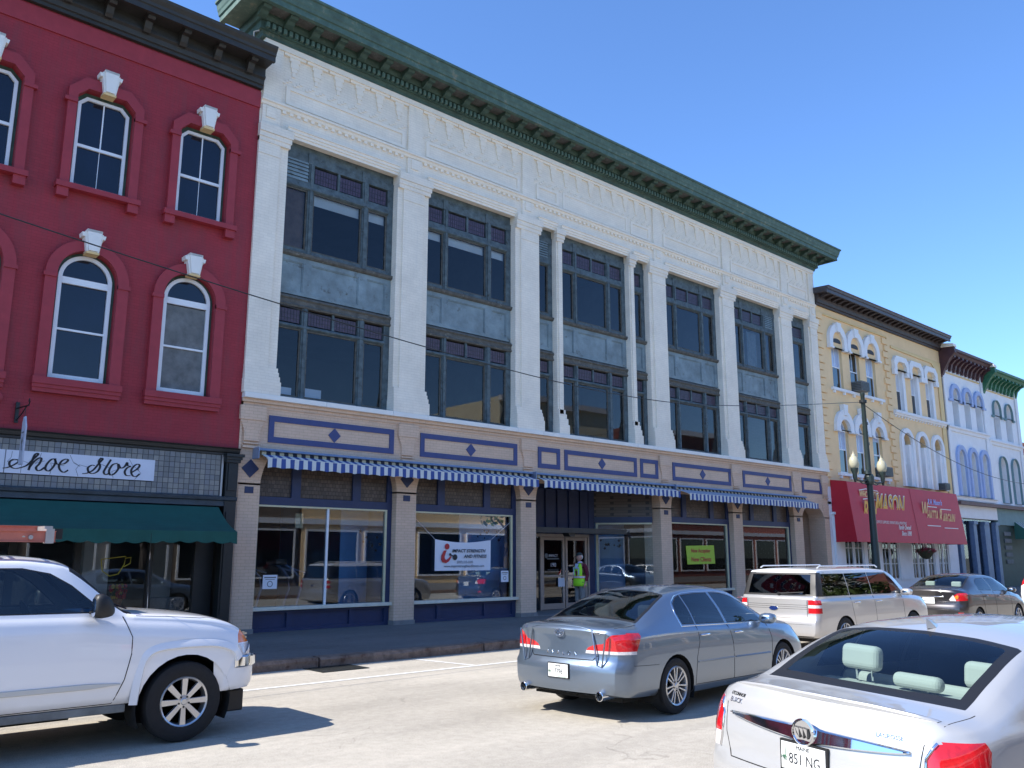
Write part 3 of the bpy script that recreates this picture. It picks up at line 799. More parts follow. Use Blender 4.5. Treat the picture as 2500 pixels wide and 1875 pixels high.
# ---- upper window bays
def frame_box(mb, x0, x1, z0, z1, w, y0, y1, m=0):
    mb.box(x0, x1, y0, y1, z1 - w, z1, m); mb.box(x0, x1, y0, y1, z0, z0 + w, m)
    mb.box(x0, x0 + w, y0, y1, z0 + w, z1 - w, m); mb.box(x1 - w, x1, y0, y1, z0 + w, z1 - w, m)
def leaded(parent, x0, x1, z0, z1, y):
    mb = MB(); mb.box(x0, x1, y, y + .01, z0, z1); mb.build('leaded_pane', M['glass_purple'], parent)
    mb = MB(); n = max(2, int((x1 - x0) / .075))
    for i in range(1, n): mb.box(x0 + (x1 - x0) * i / n - .004, x0 + (x1 - x0) * i / n + .004, y - .006, y, z0, z1)
    for t in (.3, .62): mb.box(x0, x1, y - .006, y, z0 + (z1 - z0) * t - .004, z0 + (z1 - z0) * t + .004)
    mb.build('lead_came', M['black_metal'], parent)
def bay_windows(bi, L, R_, kind):
    y = 17.93
    wide = R_ - L > 2
    if wide: posts = [(L + .68, L + .83), (L + 2.22, L + 2.40)]
    else: posts = []
    jl, jr = L + .06, R_ - .17
    for fl, (zb, zt, zr, zh) in enumerate(((5.31, 7.03, 7.13, 7.54), (8.90, 10.52, 10.75, 11.22))):
        mb = MB()
        mb.box(jl, jr, y - .02, y + .10, zb, zb + .09)                       # bottom rail
        mb.sweep_x([(y - .02, zt), (y - .07, zt + .03), (y - .07, zt + .06), (y - .03, zr), (y + .1, zr), (y + .1, zt)], jl, jr)
        mb.box(L, jl, y - .02, y + .12, zb, zh); mb.box(jr, R_, y - .02, y + .12, zb, zh + .2)
        for (a, b_) in posts:
            mb.box(a, b_, y - .03, y + .10, zb, zh)
            mb.box(a + .04, b_ - .04, y - .06, y - .03, zb, zh)
        wf = mb.build('window_frame', M['old_frame'], wb)
        cells = [(jl, posts[0][0]), (posts[0][1], posts[1][0]), (posts[1][1], jr)] if wide else [(jl, jr)]
        for ci, (a, b_) in enumerate(cells):
            m2 = MB(); frame_box(m2, a, b_, zb + .09, zt, .035, y + .0, y + .06); m2.build('sash', M['old_brown'], wf)
            m2 = MB(); _t = rnd.uniform(-.006, .006); m2.face([(a + .035, y + .03 - _t, zb + .125), (b_ - .035, y + .03 + _t, zb + .125), (b_ - .035, y + .03 + _t, zt - .035), (a + .035, y + .03 - _t, zt - .035)]); m2.build('pane', M['glass_old'], wf, recalc=False)
            louv = (fl == 1 and ((bi == 0 and ci == 0) or (bi == 2) or (bi == 6 and ci == 2)))
            if louv:
                m2 = MB(); k = 7; z0_, z1_ = zr - .12 if bi == 0 else zr, zh + .06
                for i in range(k):
                    zz = z0_ + (z1_ - z0_) * i / k
                    m2.prism([(y - .05, zz), (y - .02, zz + (z1_ - z0_) / k * .9), (y + .02, zz + (z1_ - z0_) / k * .9), (y - .03, zz)], a + .02, b_ - .02, axis='x')
                m2.build('louvre', M['old_panel'], wf)
            else:
                if wide and ci == 1:
                    c_ = (a + b_) / 2
                    m2 = MB(); m2.box(c_ - .03, c_ + .03, y - .02, y + .05, zr, zh); m2.build('glazing_bar', M['old_frame'], wf)
                    leaded(wf, a + .04, c_ - .05, zr + .04, zh - .05, y + .02); leaded(wf, c_ + .05, b_ - .04, zr + .04, zh - .05, y + .02)
                else:
                    leaded(wf, a + .04, b_ - .04, zr + .04, zh - .05, y + .02)
        # shades, boards
        if fl == 1 and bi in (0, 1):
            for ci, (a, b_) in enumerate(cells):
                if bi == 0 and ci == 0: continue
                m2 = MB(); dz = .26 if bi == 0 else .24
                m2.box(a + .03, b_ - .03, y + .10, y + .11, zt - dz - (.02 if ci == 1 else .0), zt); m2.build('roller_shade', M['shade'], wf)
    # head casing above third floor window
    mb = MB()
    mb.box(L, R_, y + .0, y + .12, 11.22, 11.66)
    mb.box(L, R_, y - .03, y + .0, 11.22, 11.42)
    if wide:
        for (a, b_) in posts: mb.box(a - .03, b_ + .03, y - .045, y - .03, 11.22, 11.50)
    mb.build('head_casing', M['old_frame'], wb)
    # spandrel
    mb = MB()
    mb.box(L, R_, y + .02, y + .10, 7.84, 8.78)
    for (a, b_) in ([(L, L + .10), (R_ - .17, R_)] + [(p[0] - .02, p[1] + .04) for p in posts]): mb.box(a, b_, y - .015, y + .02, 7.84, 8.78)
    xs_ = [L + .10] + [q for p in posts for q in (p[0] - .02, p[1] + .04)] + [R_ - .17]
    for a, b_ in zip(xs_[0::2], xs_[1::2]):
        mb.box(a, b_, y - .015, y + .02, 7.84, 7.93); mb.box(a, b_, y - .015, y + .02, 8.66, 8.78)
        frame_box(mb, a + .0, b_ - .0, 7.93, 8.66, .025, y + .0, y + .025)
    sp = mb.build('spandrel', M['old_panel'], wb)
    mb = MB(); mb.sweep_x([(y + .1, 8.78), (y - .05, 8.78), (y - .09, 8.82), (y - .10, 8.88), (y + .1, 8.90)], L, R_)
    mb.sweep_x([(y + .1, 7.54), (y - .06, 7.54), (y - .08, 7.58), (y - .05, 7.62), (y - .05, 7.70), (y - .09, 7.74), (y - .06, 7.80), (y + .1, 7.84)], L, R_)
    mb.build('spandrel_moulding', M['old_brown'], wb)
for bi, (L_, R_) in enumerate(bays): bay_windows(bi, L_, R_, 0)
# brown board behind left light of the first bay, papers and things in the windows
mb = MB(); mb.box(8.9, 9.45, 18.03, 18.04, 9.0, 10.5); mb.build('window_board', mat('board_brown', (0.20, 0.12, 0.085), 0.9, var=0.3, vscale=3), wb)
mb = MB(); mb.box(9.0, 9.36, 18.02, 18.03, 5.42, 5.62); mb.box(9.68, 10.14, 18.02, 18.03, 5.45, 5.66); mb.build('window_paper', M['paper'], wb)
mb = MB(); mb.box(28.35, 28.55, 18.1, 18.11, 9.0, 10.5); mb.box(28.75, 29.4, 18.1, 18.11, 9.0, 10.45); mb.build('window_curtain', M['curtain'], wb)
# metal mesh over some 3F glass
M['mesh'] = None
# roofs of rooms: blue shop interiors
mb = MB(); mb.box(12.3, 12.36, 18.05, 23.9, .2, 3.85); mb.box(11.35, 12.15, 18.9, 18.92, .2, 3.85); mb.box(14.75, 16.25, 18.45, 18.5, .2, 2.9); mb.box(16.2, 16.26, 18.05, 23, .2, 3.85)
mb.box(21.3, 23.0, 19.7, 19.75, .2, 3.6); mb.box(23.1, 25.1, 18.6, 18.65, .2, 3.6); mb.box(25.9, 26.6, 18.3, 18.35, .2, 3.6); mb.box(27.25, 27.5, 18.3, 18.35, .2, 3.6); mb.box(30.1, 30.7, 18.3, 18.35, .2, 3.6)
mb.build('blue_wall', M['room_blue'], wb)
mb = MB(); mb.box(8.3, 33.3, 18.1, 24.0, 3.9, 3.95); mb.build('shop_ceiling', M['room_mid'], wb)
# star decals
def star(mb, cx, cz, r, y, a0=0):
    pts = []
    for i in range(10):
        rr = r if i % 2 == 0 else r * .42
        t = math.radians(90 + i * 36 + a0); pts.append((cx + rr * math.cos(t), cz + rr * math.sin(t)))
    mb.prism(pts, y, y + .004)
for (x0, x1, z0, z1, n, yy, nm) in ((11.3, 11.95, 1.9, 2.45, 9, 17.94, 0), (14.9, 16.0, 2.2, 2.6, 14, 17.94, 0), (23.3, 24.2, 2.15, 2.6, 9, 17.94, 0)):
    mb = MB(); rr = random.Random(int(x0 * 10))
    for i in range(n): star(mb, rr.uniform(x0, x1), rr.uniform(z0, z1), rr.uniform(.03, .07), yy, rr.uniform(0, 70))
    mb.build('star_decal', M['ink'], wb)
mb = MB(); rr = random.Random(5)
for i in range(14):
    t = rr.uniform(.10, .62); p = lerp2(SL, SR, t); r_ = rr.uniform(.03, .075)
    z = 2.35 - .25 * math.sin(t * 6) + rr.uniform(-.12, .12); d = Vector((SR[0] - SL[0], SR[1] - SL[1])).normalized(); nn = Vector((d.y, -d.x)) * .012
    pts = []
    for k in range(10):
        q = r_ if k % 2 == 0 else r_ * .42; a = math.radians(90 + 36 * k + i * 13)
        pts.append((p[0] - .03 + d.x * q * math.cos(a) , p[1] - .02 + d.y * q * math.cos(a), z + q * math.sin(a)))
    mb.face(pts)
mb.build('star_decal', M['ink'], wb, recalc=False)
# lettering on the left door
put_text('IMPACT', .125, M['paper'], dl, (19.24, yd - .012, 1.80), extrude=.001, shear=.2)
put_text('190', .19, M['paper'], dl, (19.24, yd - .012, 1.52), extrude=.001)
put_text('WATER STREET', .075, M['curtain'], dl, (19.24, yd - .012, 1.37), extrude=.001)
mb = MB(); mb.box(18.98, 19.50, yd - .012, yd - .010, 1.69, 1.73); mb.lathe([(.075, 0), (.075, .003), (0, .003)], c=(18.95, yd - .014, 1.80), n=14, axis='y'); mb.build('door_decal', M['curtain'], dl)
mb = MB(); mb.box(19.42, 19.70, yd - .05, yd - .045, .86, 1.13); mb.build('door_notice', M['paper'], dl)
# ================================================================== red building
RL, RR = -24.0, 8.03
rb = thing('red_building', 'crimson painted brick building with white keystones over its windows and black bracketed cornice', 'building', (2.0, F, 0))
upw = [4.70 + 2.09 * k for k in range(-13, 2)]
loww = [4.675 + 2.04 * k for k in range(-13, 2)]
holes = []
for c_ in upw: holes.append(cham_poly(c_ - .56, c_ + .56, 9.0, 11.10, .19))
for c_ in loww: holes.append(arch_poly(c_ - .56, c_ + .56, 5.09, 7.14))
mb = MB(); wall_holes(mb, RL, RR, 4.02, 12.6, F + .02, holes, .22)
mb.build('wall', M['red_brick'], rb, recalc=False)
mb = MB(); mb.box(RL, RR - .01, 17.95, 26, 4.0, 4.05); mb.box(RL, RR - .01, 17.95, 18.0, 4.05, 12.6, 0); mb.box(RL, RR - .01, 17.75, 26.2, 13.1, 13.2); mb.box(RL, RR - .01, 26, 26.2, 0, 13.2)
mb.build('core', M['roof_tar'], rb)
# window parts shared between windows
def frame_loop(outer, w, y0, y1):
    mb = MB(); ring(mb, outer, off_poly(outer, -w), y0, y1); return mb
cu = cham_poly(-.50, .50, 9.04, 11.01, .155)
m_ = frame_loop(cu, .062, .10, .17); m_.box(-.438, .438, .105, .165, 9.905, 9.965); up_frame = m_.mesh('window_frame', M['window_white'])
m_ = MB(); m_.box(-.012, .012, .125, .15, 9.965, 10.95); m_.box(-.006, .006, .145, .16, 9.10, 9.905); up_munt = m_.mesh('glazing_bar', M['window_white'])
m_ = MB(); m_.prism(off_poly(cu, -.06), .15, .155); up_pane = m_.mesh('pane', M['glass_sky'])
m_ = MB(); ring(m_, cham_poly(-.56, .56, 9.0, 11.10, .19), off_poly(cu, .0), .13, .19); up_case = m_.mesh('casing', M['green_cornice'])
o1 = cham_poly(-.735, .735, 9.0, 11.33, .30)
m_ = MB(); ring(m_, o1, cham_poly(-.56, .56, 9.0, 11.10, .19), -.10, .02)
m_.box(-.80, -.56, -.13, -.02, 10.72, 10.80); m_.box(.56, .80, -.13, -.02, 10.72, 10.80)
up_sur = m_.mesh('surround', M['red_trim'])
m_ = MB(); m_.box(-.80, .80, -.17, .02, 8.88, 8.99); m_.box(-.77, -.56, -.13, .02, 8.70, 8.88); m_.box(.56, .77, -.13, .02, 8.70, 8.88); up_sill = m_.mesh('sill', M['red_trim'])
def keystone(zb, zt):
    m_ = MB()
    m_.prism([(-.115, zb), (.115, zb), (.165, zt - .10), (.21, zt - .10), (.225, zt - .02), (.17, zt - .02), (.175, zt), (-.175, zt), (-.17, zt - .02), (-.225, zt - .02), (-.21, zt - .10), (-.165, zt - .10)], -.19, .02)
    m_.prism([(-.085, zb + .02), (.085, zb + .02), (.14, zt + .05), (-.14, zt + .05)], -.235, -.19)
    m_.box(-.14, .14, -.235, -.0, zt, zt + .05)
    return m_
up_key = keystone(11.08, 11.52).mesh('keystone', M['white_stone'])
m_ = MB(); m_.box(-.12, .12, -.21, 0.02, 11.035, 11.08); up_keyb = m_.mesh('keystone_base', M['yellow_trim'])
lo = arch_poly(-.50, .50, 5.13, 7.14, 20)
m_ = frame_loop(lo, .075, .10, .17); m_.box(-.425, .425, .095, .17, 7.02, 7.15); m_.box(-.425, .425, .11, .165, 6.08, 6.12); lo_frame = m_.mesh('window_frame', M['window_white'])
m_ = MB(); m_.prism(off_poly(lo, -.07), .15, .155); lo_pane = m_.mesh('pane', M['glass_sky'])
m_ = MB(); ring(m_, arch_poly(-.56, .56, 5.09, 7.14, 20), lo, .13, .19); lo_case = m_.mesh('casing', M['green_cornice'])
m_ = MB(); ring(m_, arch_poly(-.77, .77, 5.09, 7.14, 20), arch_poly(-.56, .56, 5.09, 7.14, 20), -.085, .02)
m_.box(-.80, -.56, -.11, -.02, 7.05, 7.13); m_.box(.56, .80, -.11, -.02, 7.05, 7.13); lo_sur = m_.mesh('surround', M['red_trim'])
m_ = MB(); m_.box(-.80, .80, -.15, .02, 4.95, 5.08); m_.box(-.79, .79, -.12, .02, 4.88, 4.95); m_.box(-.78, .78, -.09, .02, 4.80, 4.88); lo_sill = m_.mesh('sill', M['red_trim'])
lo_key = keystone(7.66, 8.06).mesh('keystone', M['white_stone'])
m_ = MB(); m_.box(-.12, .12, -.21, 0.02, 7.62, 7.66); lo_keyb = m_.mesh('keystone_base', M['yellow_trim'])
m_ = MB(); m_.box(-.42, .42, .146, .149, 5.22, 7.0); lo_curt = m_.mesh('curtain', M['curtain'])
for c_ in upw:
    if c_ < -9: 
        pass
    f_ = inst(up_frame, 'window_frame', rb, (c_, F, 0)); inst(up_munt, 'glazing_bar', f_, (c_, F, 0)); inst(up_pane, 'pane', f_, (c_, F, 0))
    inst(up_case, 'casing', rb, (c_, F, 0)); inst(up_sur, 'surround', rb, (c_, F, 0)); inst(up_sill, 'sill', rb, (c_, F, 0))
    k_ = inst(up_key, 'keystone', rb, (c_, F, 0)); inst(up_keyb, 'keystone_base', k_, (c_, F, 0))
for i, c_ in enumerate(loww):
    f_ = inst(lo_frame, 'window_frame', rb, (c_, F, 0)); inst(lo_pane, 'pane', f_, (c_, F, 0))
    if i % 2 == 0 or i == len(loww) - 1: inst(lo_curt, 'curtain', f_, (c_, F, 0))
    inst(lo_case, 'casing', rb, (c_, F, 0)); inst(lo_sur, 'surround', rb, (c_, F, 0)); inst(lo_sill, 'sill', rb, (c_, F, 0))
    k_ = inst(lo_key, 'keystone', rb, (c_, F, 0)); inst(lo_keyb, 'keystone_base', k_, (c_, F, 0))
mb = MB(); mb.box(RL, RR, F - .015, F + .02, 12.10, 12.50); mb.build('frieze', M['red_trim'], rb)
# cornice
pr = [(17.75, 12.55), (17.62, 12.55), (17.62, 12.62), (17.58, 12.64), (17.56, 12.74), (17.50, 12.78), (17.50, 12.82), (17.53, 12.84), (17.53, 13.04), (17.75, 13.04)]
mb = MB(); mb.sweep_x(pr, RL, RR, mit1=0); mb.build('bed_mould', M['dark_cornice'], rb)
pr = [(17.75, 13.04), (17.16, 13.04), (17.16, 13.0), (17.08, 13.0), (17.08, 13.12), (17.05, 13.14), (17.04, 13.20), (16.98, 13.28), (16.96, 13.34), (17.75, 13.38)]
mb = MB(); mb.sweep_x(pr, RL, RR + .02, mit1=0); mb.build('crown_mould', M['dark_cornice'], rb)
bm = MB(); bm.prism([(17.53, 13.04), (17.18, 13.04), (17.18, 12.97), (17.22, 12.93), (17.34, 12.93), (17.40, 12.80), (17.47, 12.74), (17.53, 12.74)], -.075, .075, axis='x'); bm.box(-.095, .095, 17.16, 17.53, 13.0, 13.03)
b_me = bm.mesh('bracket', M['dark_cornice'], org=(0, F * SC, 0))
x = RR - .42
while x > RL: inst(b_me, 'bracket', rb, (x, F, 0)); x -= .775
mb = MB(); mb.tube([(5.4, 17.02, 13.36), (8.0, 17.02, 13.36)], .012, 5); mb.tube([(7.5, 17.1, 13.34), (7.5, 17.1, 13.55), (7.6, 17.05, 13.6)], .02, 6); mb.build('roof_conduit', M['curtain'], rb)
# small round pipe cover and downpipe on the wall
mb = MB(); mb.lathe([(.10, 0), (.10, -.06), (.03, -.09), (0, -.09)], c=(3.35, F + .01, 4.62), n=14, axis='y'); mb.tube([(3.32, F - .02, 4.55), (3.32, F - .02, 4.02)], .02, 6); mb.build('wall_cap', M['red_trim'], rb)
# shop front: dark moulding, tile band, beam
mb = MB(); mb.sweep_x([(17.75, 3.90), (17.66, 3.90), (17.66, 3.94), (17.62, 3.96), (17.60, 4.02), (17.56, 4.05), (17.75, 4.06)], RL, RR); mb.build('shop_moulding', M['dark_cornice'], rb)
mb = MB(); mb.box(RL, 7.72, 17.70, 17.9, 3.0, 3.90); mb.build('tile_bed', M['ink'], rb)
tcol = [mat('tile_%d' % i, c_, .35, var=.15, vscale=8) for i, c_ in enumerate([(.22, .215, .20), (.17, .17, .165), (.26, .25, .225), (.20, .20, .205)])]
tb = MB(); tb.box(.005, .1035, 17.686, 17.70, .005, .1035)
tmes = [tb.mesh('tile', t_, org=(0, F * SC, 0)) for t_ in tcol]
for i in range(44):
    for j in range(8):
        x = 7.64 - .108 * (i + 1); z = 3.03 + .108 * j
        if x + .1 < 6.28 and 3.24 < z + .054 < 3.68: continue
        inst(rnd.choice(tmes), 'tile', rb, (x, F, z))
mb = MB()
for i in range(44, 90):
    for j in range(8): mb.box(7.64 - .108 * (i + 1) + .005, 7.64 - .108 * i - .004, 17.686, 17.70, 3.035 + .108 * j, 3.134 + .108 * j)
mb.build('tile_band', tcol[0], rb, kind='stuff')
mb = MB(); mb.box(7.66, 7.70, 17.67, 17.75, 3.0, 3.9); mb.build('tile_edge', M['alu'], rb)
mb = MB(); mb.sweep_x([(17.8, 2.82), (17.62, 2.82), (17.62, 2.92), (17.56, 2.94), (17.54, 3.0), (17.68, 3.03), (17.8, 3.03)], RL, 8.0); mb.build('shop_beam', mat('beam_blue', (.035, .055, .075), .5, var=.3, vscale=4), rb)
mb = MB()
mb.box(7.74, 8.0, 17.60, 17.8, .1, 3.80); mb.box(7.78, 7.96, 17.575, 17.6, 3.15, 3.72); mb.box(7.78, 7.96, 17.575, 17.6, .6, 2.7)
mb.box(7.70, 8.05, 17.52, 17.8, 3.80, 3.86); mb.box(7.72, 8.03, 17.55, 17.8, 3.74, 3.80); mb.box(7.68, 8.08, 17.48, 17.8, 3.86, 3.92)
mb.box(7.70, 8.02, 17.57, 17.8, .1, .45)
mb.build('iron_pilaster', M['black_metal'], rb)
# window wall of shop
mb = MB()
mb.box(RL, 7.74, 18.0, 18.1, 2.50, 2.85); mb.box(RL, 7.74, 17.98, 18.1, .1, .55)
for a, b_ in ((7.35, 7.74), (6.41, 6.50), (5.02, 5.14), (3.9, 4.02), (2.2, 2.4)): mb.box(a, b_, 17.98, 18.12, .55, 2.5)
mb.build('shop_frame', M['black_metal'], rb)
mb = MB(); mb.box(RL, 7.4, 18.04, 18.05, .55, 2.5); mb.build('pane', M['glass_shop'], rb)
mb = MB(); mb.box(RL, 7.95, 21.9, 22, .1, 4); mb.box(7.9, 7.95, 18.1, 22, .1, 4); mb.box(RL, 7.95, 18.1, 22, 2.9, 2.95); mb.build('shop_room', M['room_mid'], rb)
mb = MB(); mb.box(RL, 7.95, 18.0, 22, .1, .14); mb.build('shop_floor', M['room_floor'], rb)
mb = MB(); mb.box(5.45, 5.95, 18.9, 19.3, .15, 2.6); mb.box(7.0, 7.5, 19.6, 19.7, .9, 2.4); mb.build('display_column', M['shade'], rb)
mb = MB(); mb.box(6.6, 7.3, 18.25, 18.6, .15, .95); mb.box(5.7, 6.2, 18.25, 18.6, .15, .72); mb.build('display_plinth', M['curtain'], rb)
# yellow cup drawn on the glass
mb = MB()
mb.tube([(5.52, 18.03, 1.72), (5.56, 18.03, 1.50), (5.70, 18.03, 1.40), (5.86, 18.03, 1.44), (5.96, 18.03, 1.62), (5.98, 18.03, 1.78), (5.52, 18.03, 1.72)], .009, 5)
mb.tube([(5.97, 18.03, 1.74), (6.08, 18.03, 1.76), (6.07, 18.03, 1.64), (5.96, 18.03, 1.58)], .009, 5)
mb.build('cup_decal', mat('yellow_line', (.55, .45, .04), .6), rb)
# flower pot in the window
fp = thing('flower_pot', 'pot of red and yellow flowers inside the shop window of the red building', 'flowers', (6.0, 18.42, .72))
mb = MB(); mb.lathe([(.075, .72), (.11, .95), (.12, .95), (.0, .93)], c=(6.0, 18.42, 0), n=14); mb.build('pot', mat('terracotta', (.35, .12, .05), .8), fp)
rr = random.Random(3)
for nm, cc, n in (('red_flower', (.55, .02, .03), 26), ('yellow_flower', (.75, .5, .03), 14), ('leaf', (.04, .09, .02), 20)):
    mb = MB()
    for i in range(n):
        a = rr.uniform(0, 6.28); q = rr.uniform(0, .17); z = 1.0 + rr.uniform(-.04, .2)
        cx, cy = 6.0 + q * math.cos(a), 18.42 + q * math.sin(a) * .8
        for k in range(5):
            t = k * 1.2566; mb.face([(cx, cy, z), (cx + .045 * math.cos(t), cy + .02 * math.sin(t * 2), z + .045 * math.sin(t)), (cx + .045 * math.cos(t + .9), cy + .01, z + .045 * math.sin(t + .9))])
    mb.build(nm, mat(nm, cc, .7), fp, recalc=False)

# ================================================================== shoe store sign
sg = thing('shop_sign', 'white cracked mosaic sign panel reading shoe store in black script on the tiled band', 'sign', (4.6, F, 3.27))
M['sign_white'] = mat('sign_white', (.68, .70, .78), .35, var=.05, vscale=3)
mb = MB(); mb.box(-1.5, 6.27, 17.672, 17.70, 3.262, 3.680); mb.build('panel', M['sign_white'], sg)
def S2(x, y):
    u = (x - 95) / 1990; top = 380 + 140 * u; bot = 690 + 110 * u
    return (3.60 + 2.67 * u, 3.68 - .418 * (y - top) / (bot - top))
def catmull(p, n=7):
    out = []
    q = [p[0]] + list(p) + [p[-1]]
    for i in range(1, len(q) - 2):
        for k in range(n):
            t = k / n; a, b_, c_, d = [Vector(v) for v in q[i - 1:i + 3]]
            out.append(tuple(.5 * ((2 * b_) + (c_ - a) * t + (2 * a - 5 * b_ + 4 * c_ - d) * t * t + (3 * b_ - a - 3 * c_ + d) * t ** 3)))
    out.append(tuple(p[-1])); return out
strokes = [
 [(85, 632), (140, 622), (205, 590), (262, 545), (250, 520), (195, 515), (155, 552), (168, 605), (225, 636), (300, 622), (370, 590), (430, 520), (490, 450), (483, 430), (452, 450), (430, 520), (408, 600), (395, 655)],
 [(400, 625), (450, 545), (510, 492), (540, 505), (520, 570), (484, 622), (505, 660), (545, 655), (585, 622)],
 [(725, 502), (665, 512), (612, 580), (602, 640), (645, 667), (692, 622), (722, 552), (708, 505), (738, 568), (782, 575), (840, 565), (880, 522), (850, 506), (800, 532), (770, 592), (790, 652), (840, 684), (892, 655)],
 [(1085, 700), (1150, 692), (1225, 650), (1290, 565), (1338, 505), (1312, 495), (1288, 540), (1312, 600), (1288, 665), (1230, 698), (1172, 685), (1150, 625), (1195, 588), (1238, 592)],
 [(1452, 512), (1400, 605), (1368, 680), (1400, 712), (1450, 692)],
 [(1545, 560), (1480, 582), (1440, 660), (1462, 717), (1512, 702), (1562, 640), (1558, 572), (1600, 625), (1650, 605), (1682, 552), (1692, 592), (1735, 602), (1690, 622), (1658, 672), (1682, 722), (1742, 728)],
 [(1748, 690), (1835, 635), (1862, 590), (1830, 573), (1780, 602), (1748, 662), (1770, 722), (1822, 740), (1872, 705)]]
mb = MB()
for st in strokes:
    pts = catmull([S2(*p) for p in st])
    for i in range(len(pts) - 1):
        a = Vector(pts[i]); b_ = Vector(pts[i + 1]); d = b_ - a
        if d.length < 1e-5: continue
        # broad-nib pen: thick on down strokes
        def wv(dv): return .006 + .014 * min(1, abs(dv.normalized().y) ** 1.3)
        n_ = Vector((-d.y, d.x)).normalized()
        w = wv(d); e = d.normalized() * .003
        mb.prism([tuple(a - e - n_ * w), tuple(b_ + e - n_ * w), tuple(b_ + e + n_ * w), tuple(a - e + n_ * w)], 17.664 - (i % 2) * .001, 17.672)
mb.build('lettering', M['ink'], sg)
mb = MB(); rr = random.Random(8)
for i in range(30):       # joints of the cracked mosaic
    x = -1.4 + 7.6 * i / 30 + rr.uniform(-.08, .08); z = 3.27 if i % 2 else 3.66
    pth = [(x, z), (x + rr.uniform(-.08, .12), z + (.13 if i % 2 else -.12)), (x + rr.uniform(-.12, .2), z + (.22 if i % 2 else -.2)), (x + rr.uniform(.05, .28), z + (.18 if i % 2 else -.14))]
    for a, b_ in zip(pth[:-1], pth[1:]):
        if b_[0] > 6.2: continue
        d = Vector((b_[0] - a[0], b_[1] - a[1])); n_ = Vector((-d.y, d.x)).normalized() * .0035
        mb.prism([(a[0] - n_.x, a[1] - n_.y), (b_[0] - n_.x, b_[1] - n_.y), (b_[0] + n_.x, b_[1] + n_.y), (a[0] + n_.x, a[1] + n_.y)], 17.6695, 17.672)
mb.box(3.595, 3.61, 17.668, 17.69, 3.262, 3.68)
mb.build('mosaic_joint', mat('joint_grey', (.16, .17, .2), .7), sg)

# ================================================================== awnings
M['awn_green'] = mat('awn_green', (.012, .085, .065), .85, var=.12, vscale=3, bump=.15)
ga = thing('green_awning', 'dark green fabric awning with scalloped valance under the tiled shop band', 'awning', (0, 16.7, 2.2))
mb = MB(); nx = 40; x0, x1 = -12.0, 7.62
def awy(t): return 17.60 - .98 * t
def awz(t): return 2.79 - .53 * t - .07 * math.sin(math.pi * t)
for i in range(nx):
    a = x0 + (x1 - x0) * i / nx; b_ = x0 + (x1 - x0) * (i + 1) / nx
    for k in range(8):
        t0, t1 = k / 8, (k + 1) / 8
        mb.face([(a, awy(t0), awz(t0)), (a, awy(t1), awz(t1)), (b_, awy(t1), awz(t1)), (b_, awy(t0), awz(t0))])
fan = [(x1, 17.6, 2.05)] + [(x1, awy(k / 8), awz(k / 8)) for k in range(9)]
mb.face(fan)
mb.build('canopy', M['awn_green'], ga, recalc=False, weld=True)
mb = MB(); n = 420
for i in range(n):
    xa = x0 + (x1 - x0) * i / n; xb = x0 + (x1 - x0) * (i + 1) / n
    f_ = lambda x: 2.065 - .045 * abs(math.sin(math.pi * (x - x0) / .33)) ** .8 + .012 * math.sin(x * 2.1)
    mb.face([(xa, 16.61 + .01 * math.sin(xa * 9), f_(xa)), (xb, 16.61 + .01 * math.sin(xb * 9), f_(xb)), (xb, 16.62, 2.26), (xa, 16.62, 2.26)])
for k in range(1): mb.face([(x1, 16.62, 2.26), (x1, 17.6, 2.26), (x1, 17.6, 2.05), (x1, 16.62, 2.05)])
mb.build('valance', M['awn_green'], ga, recalc=False, weld=True)

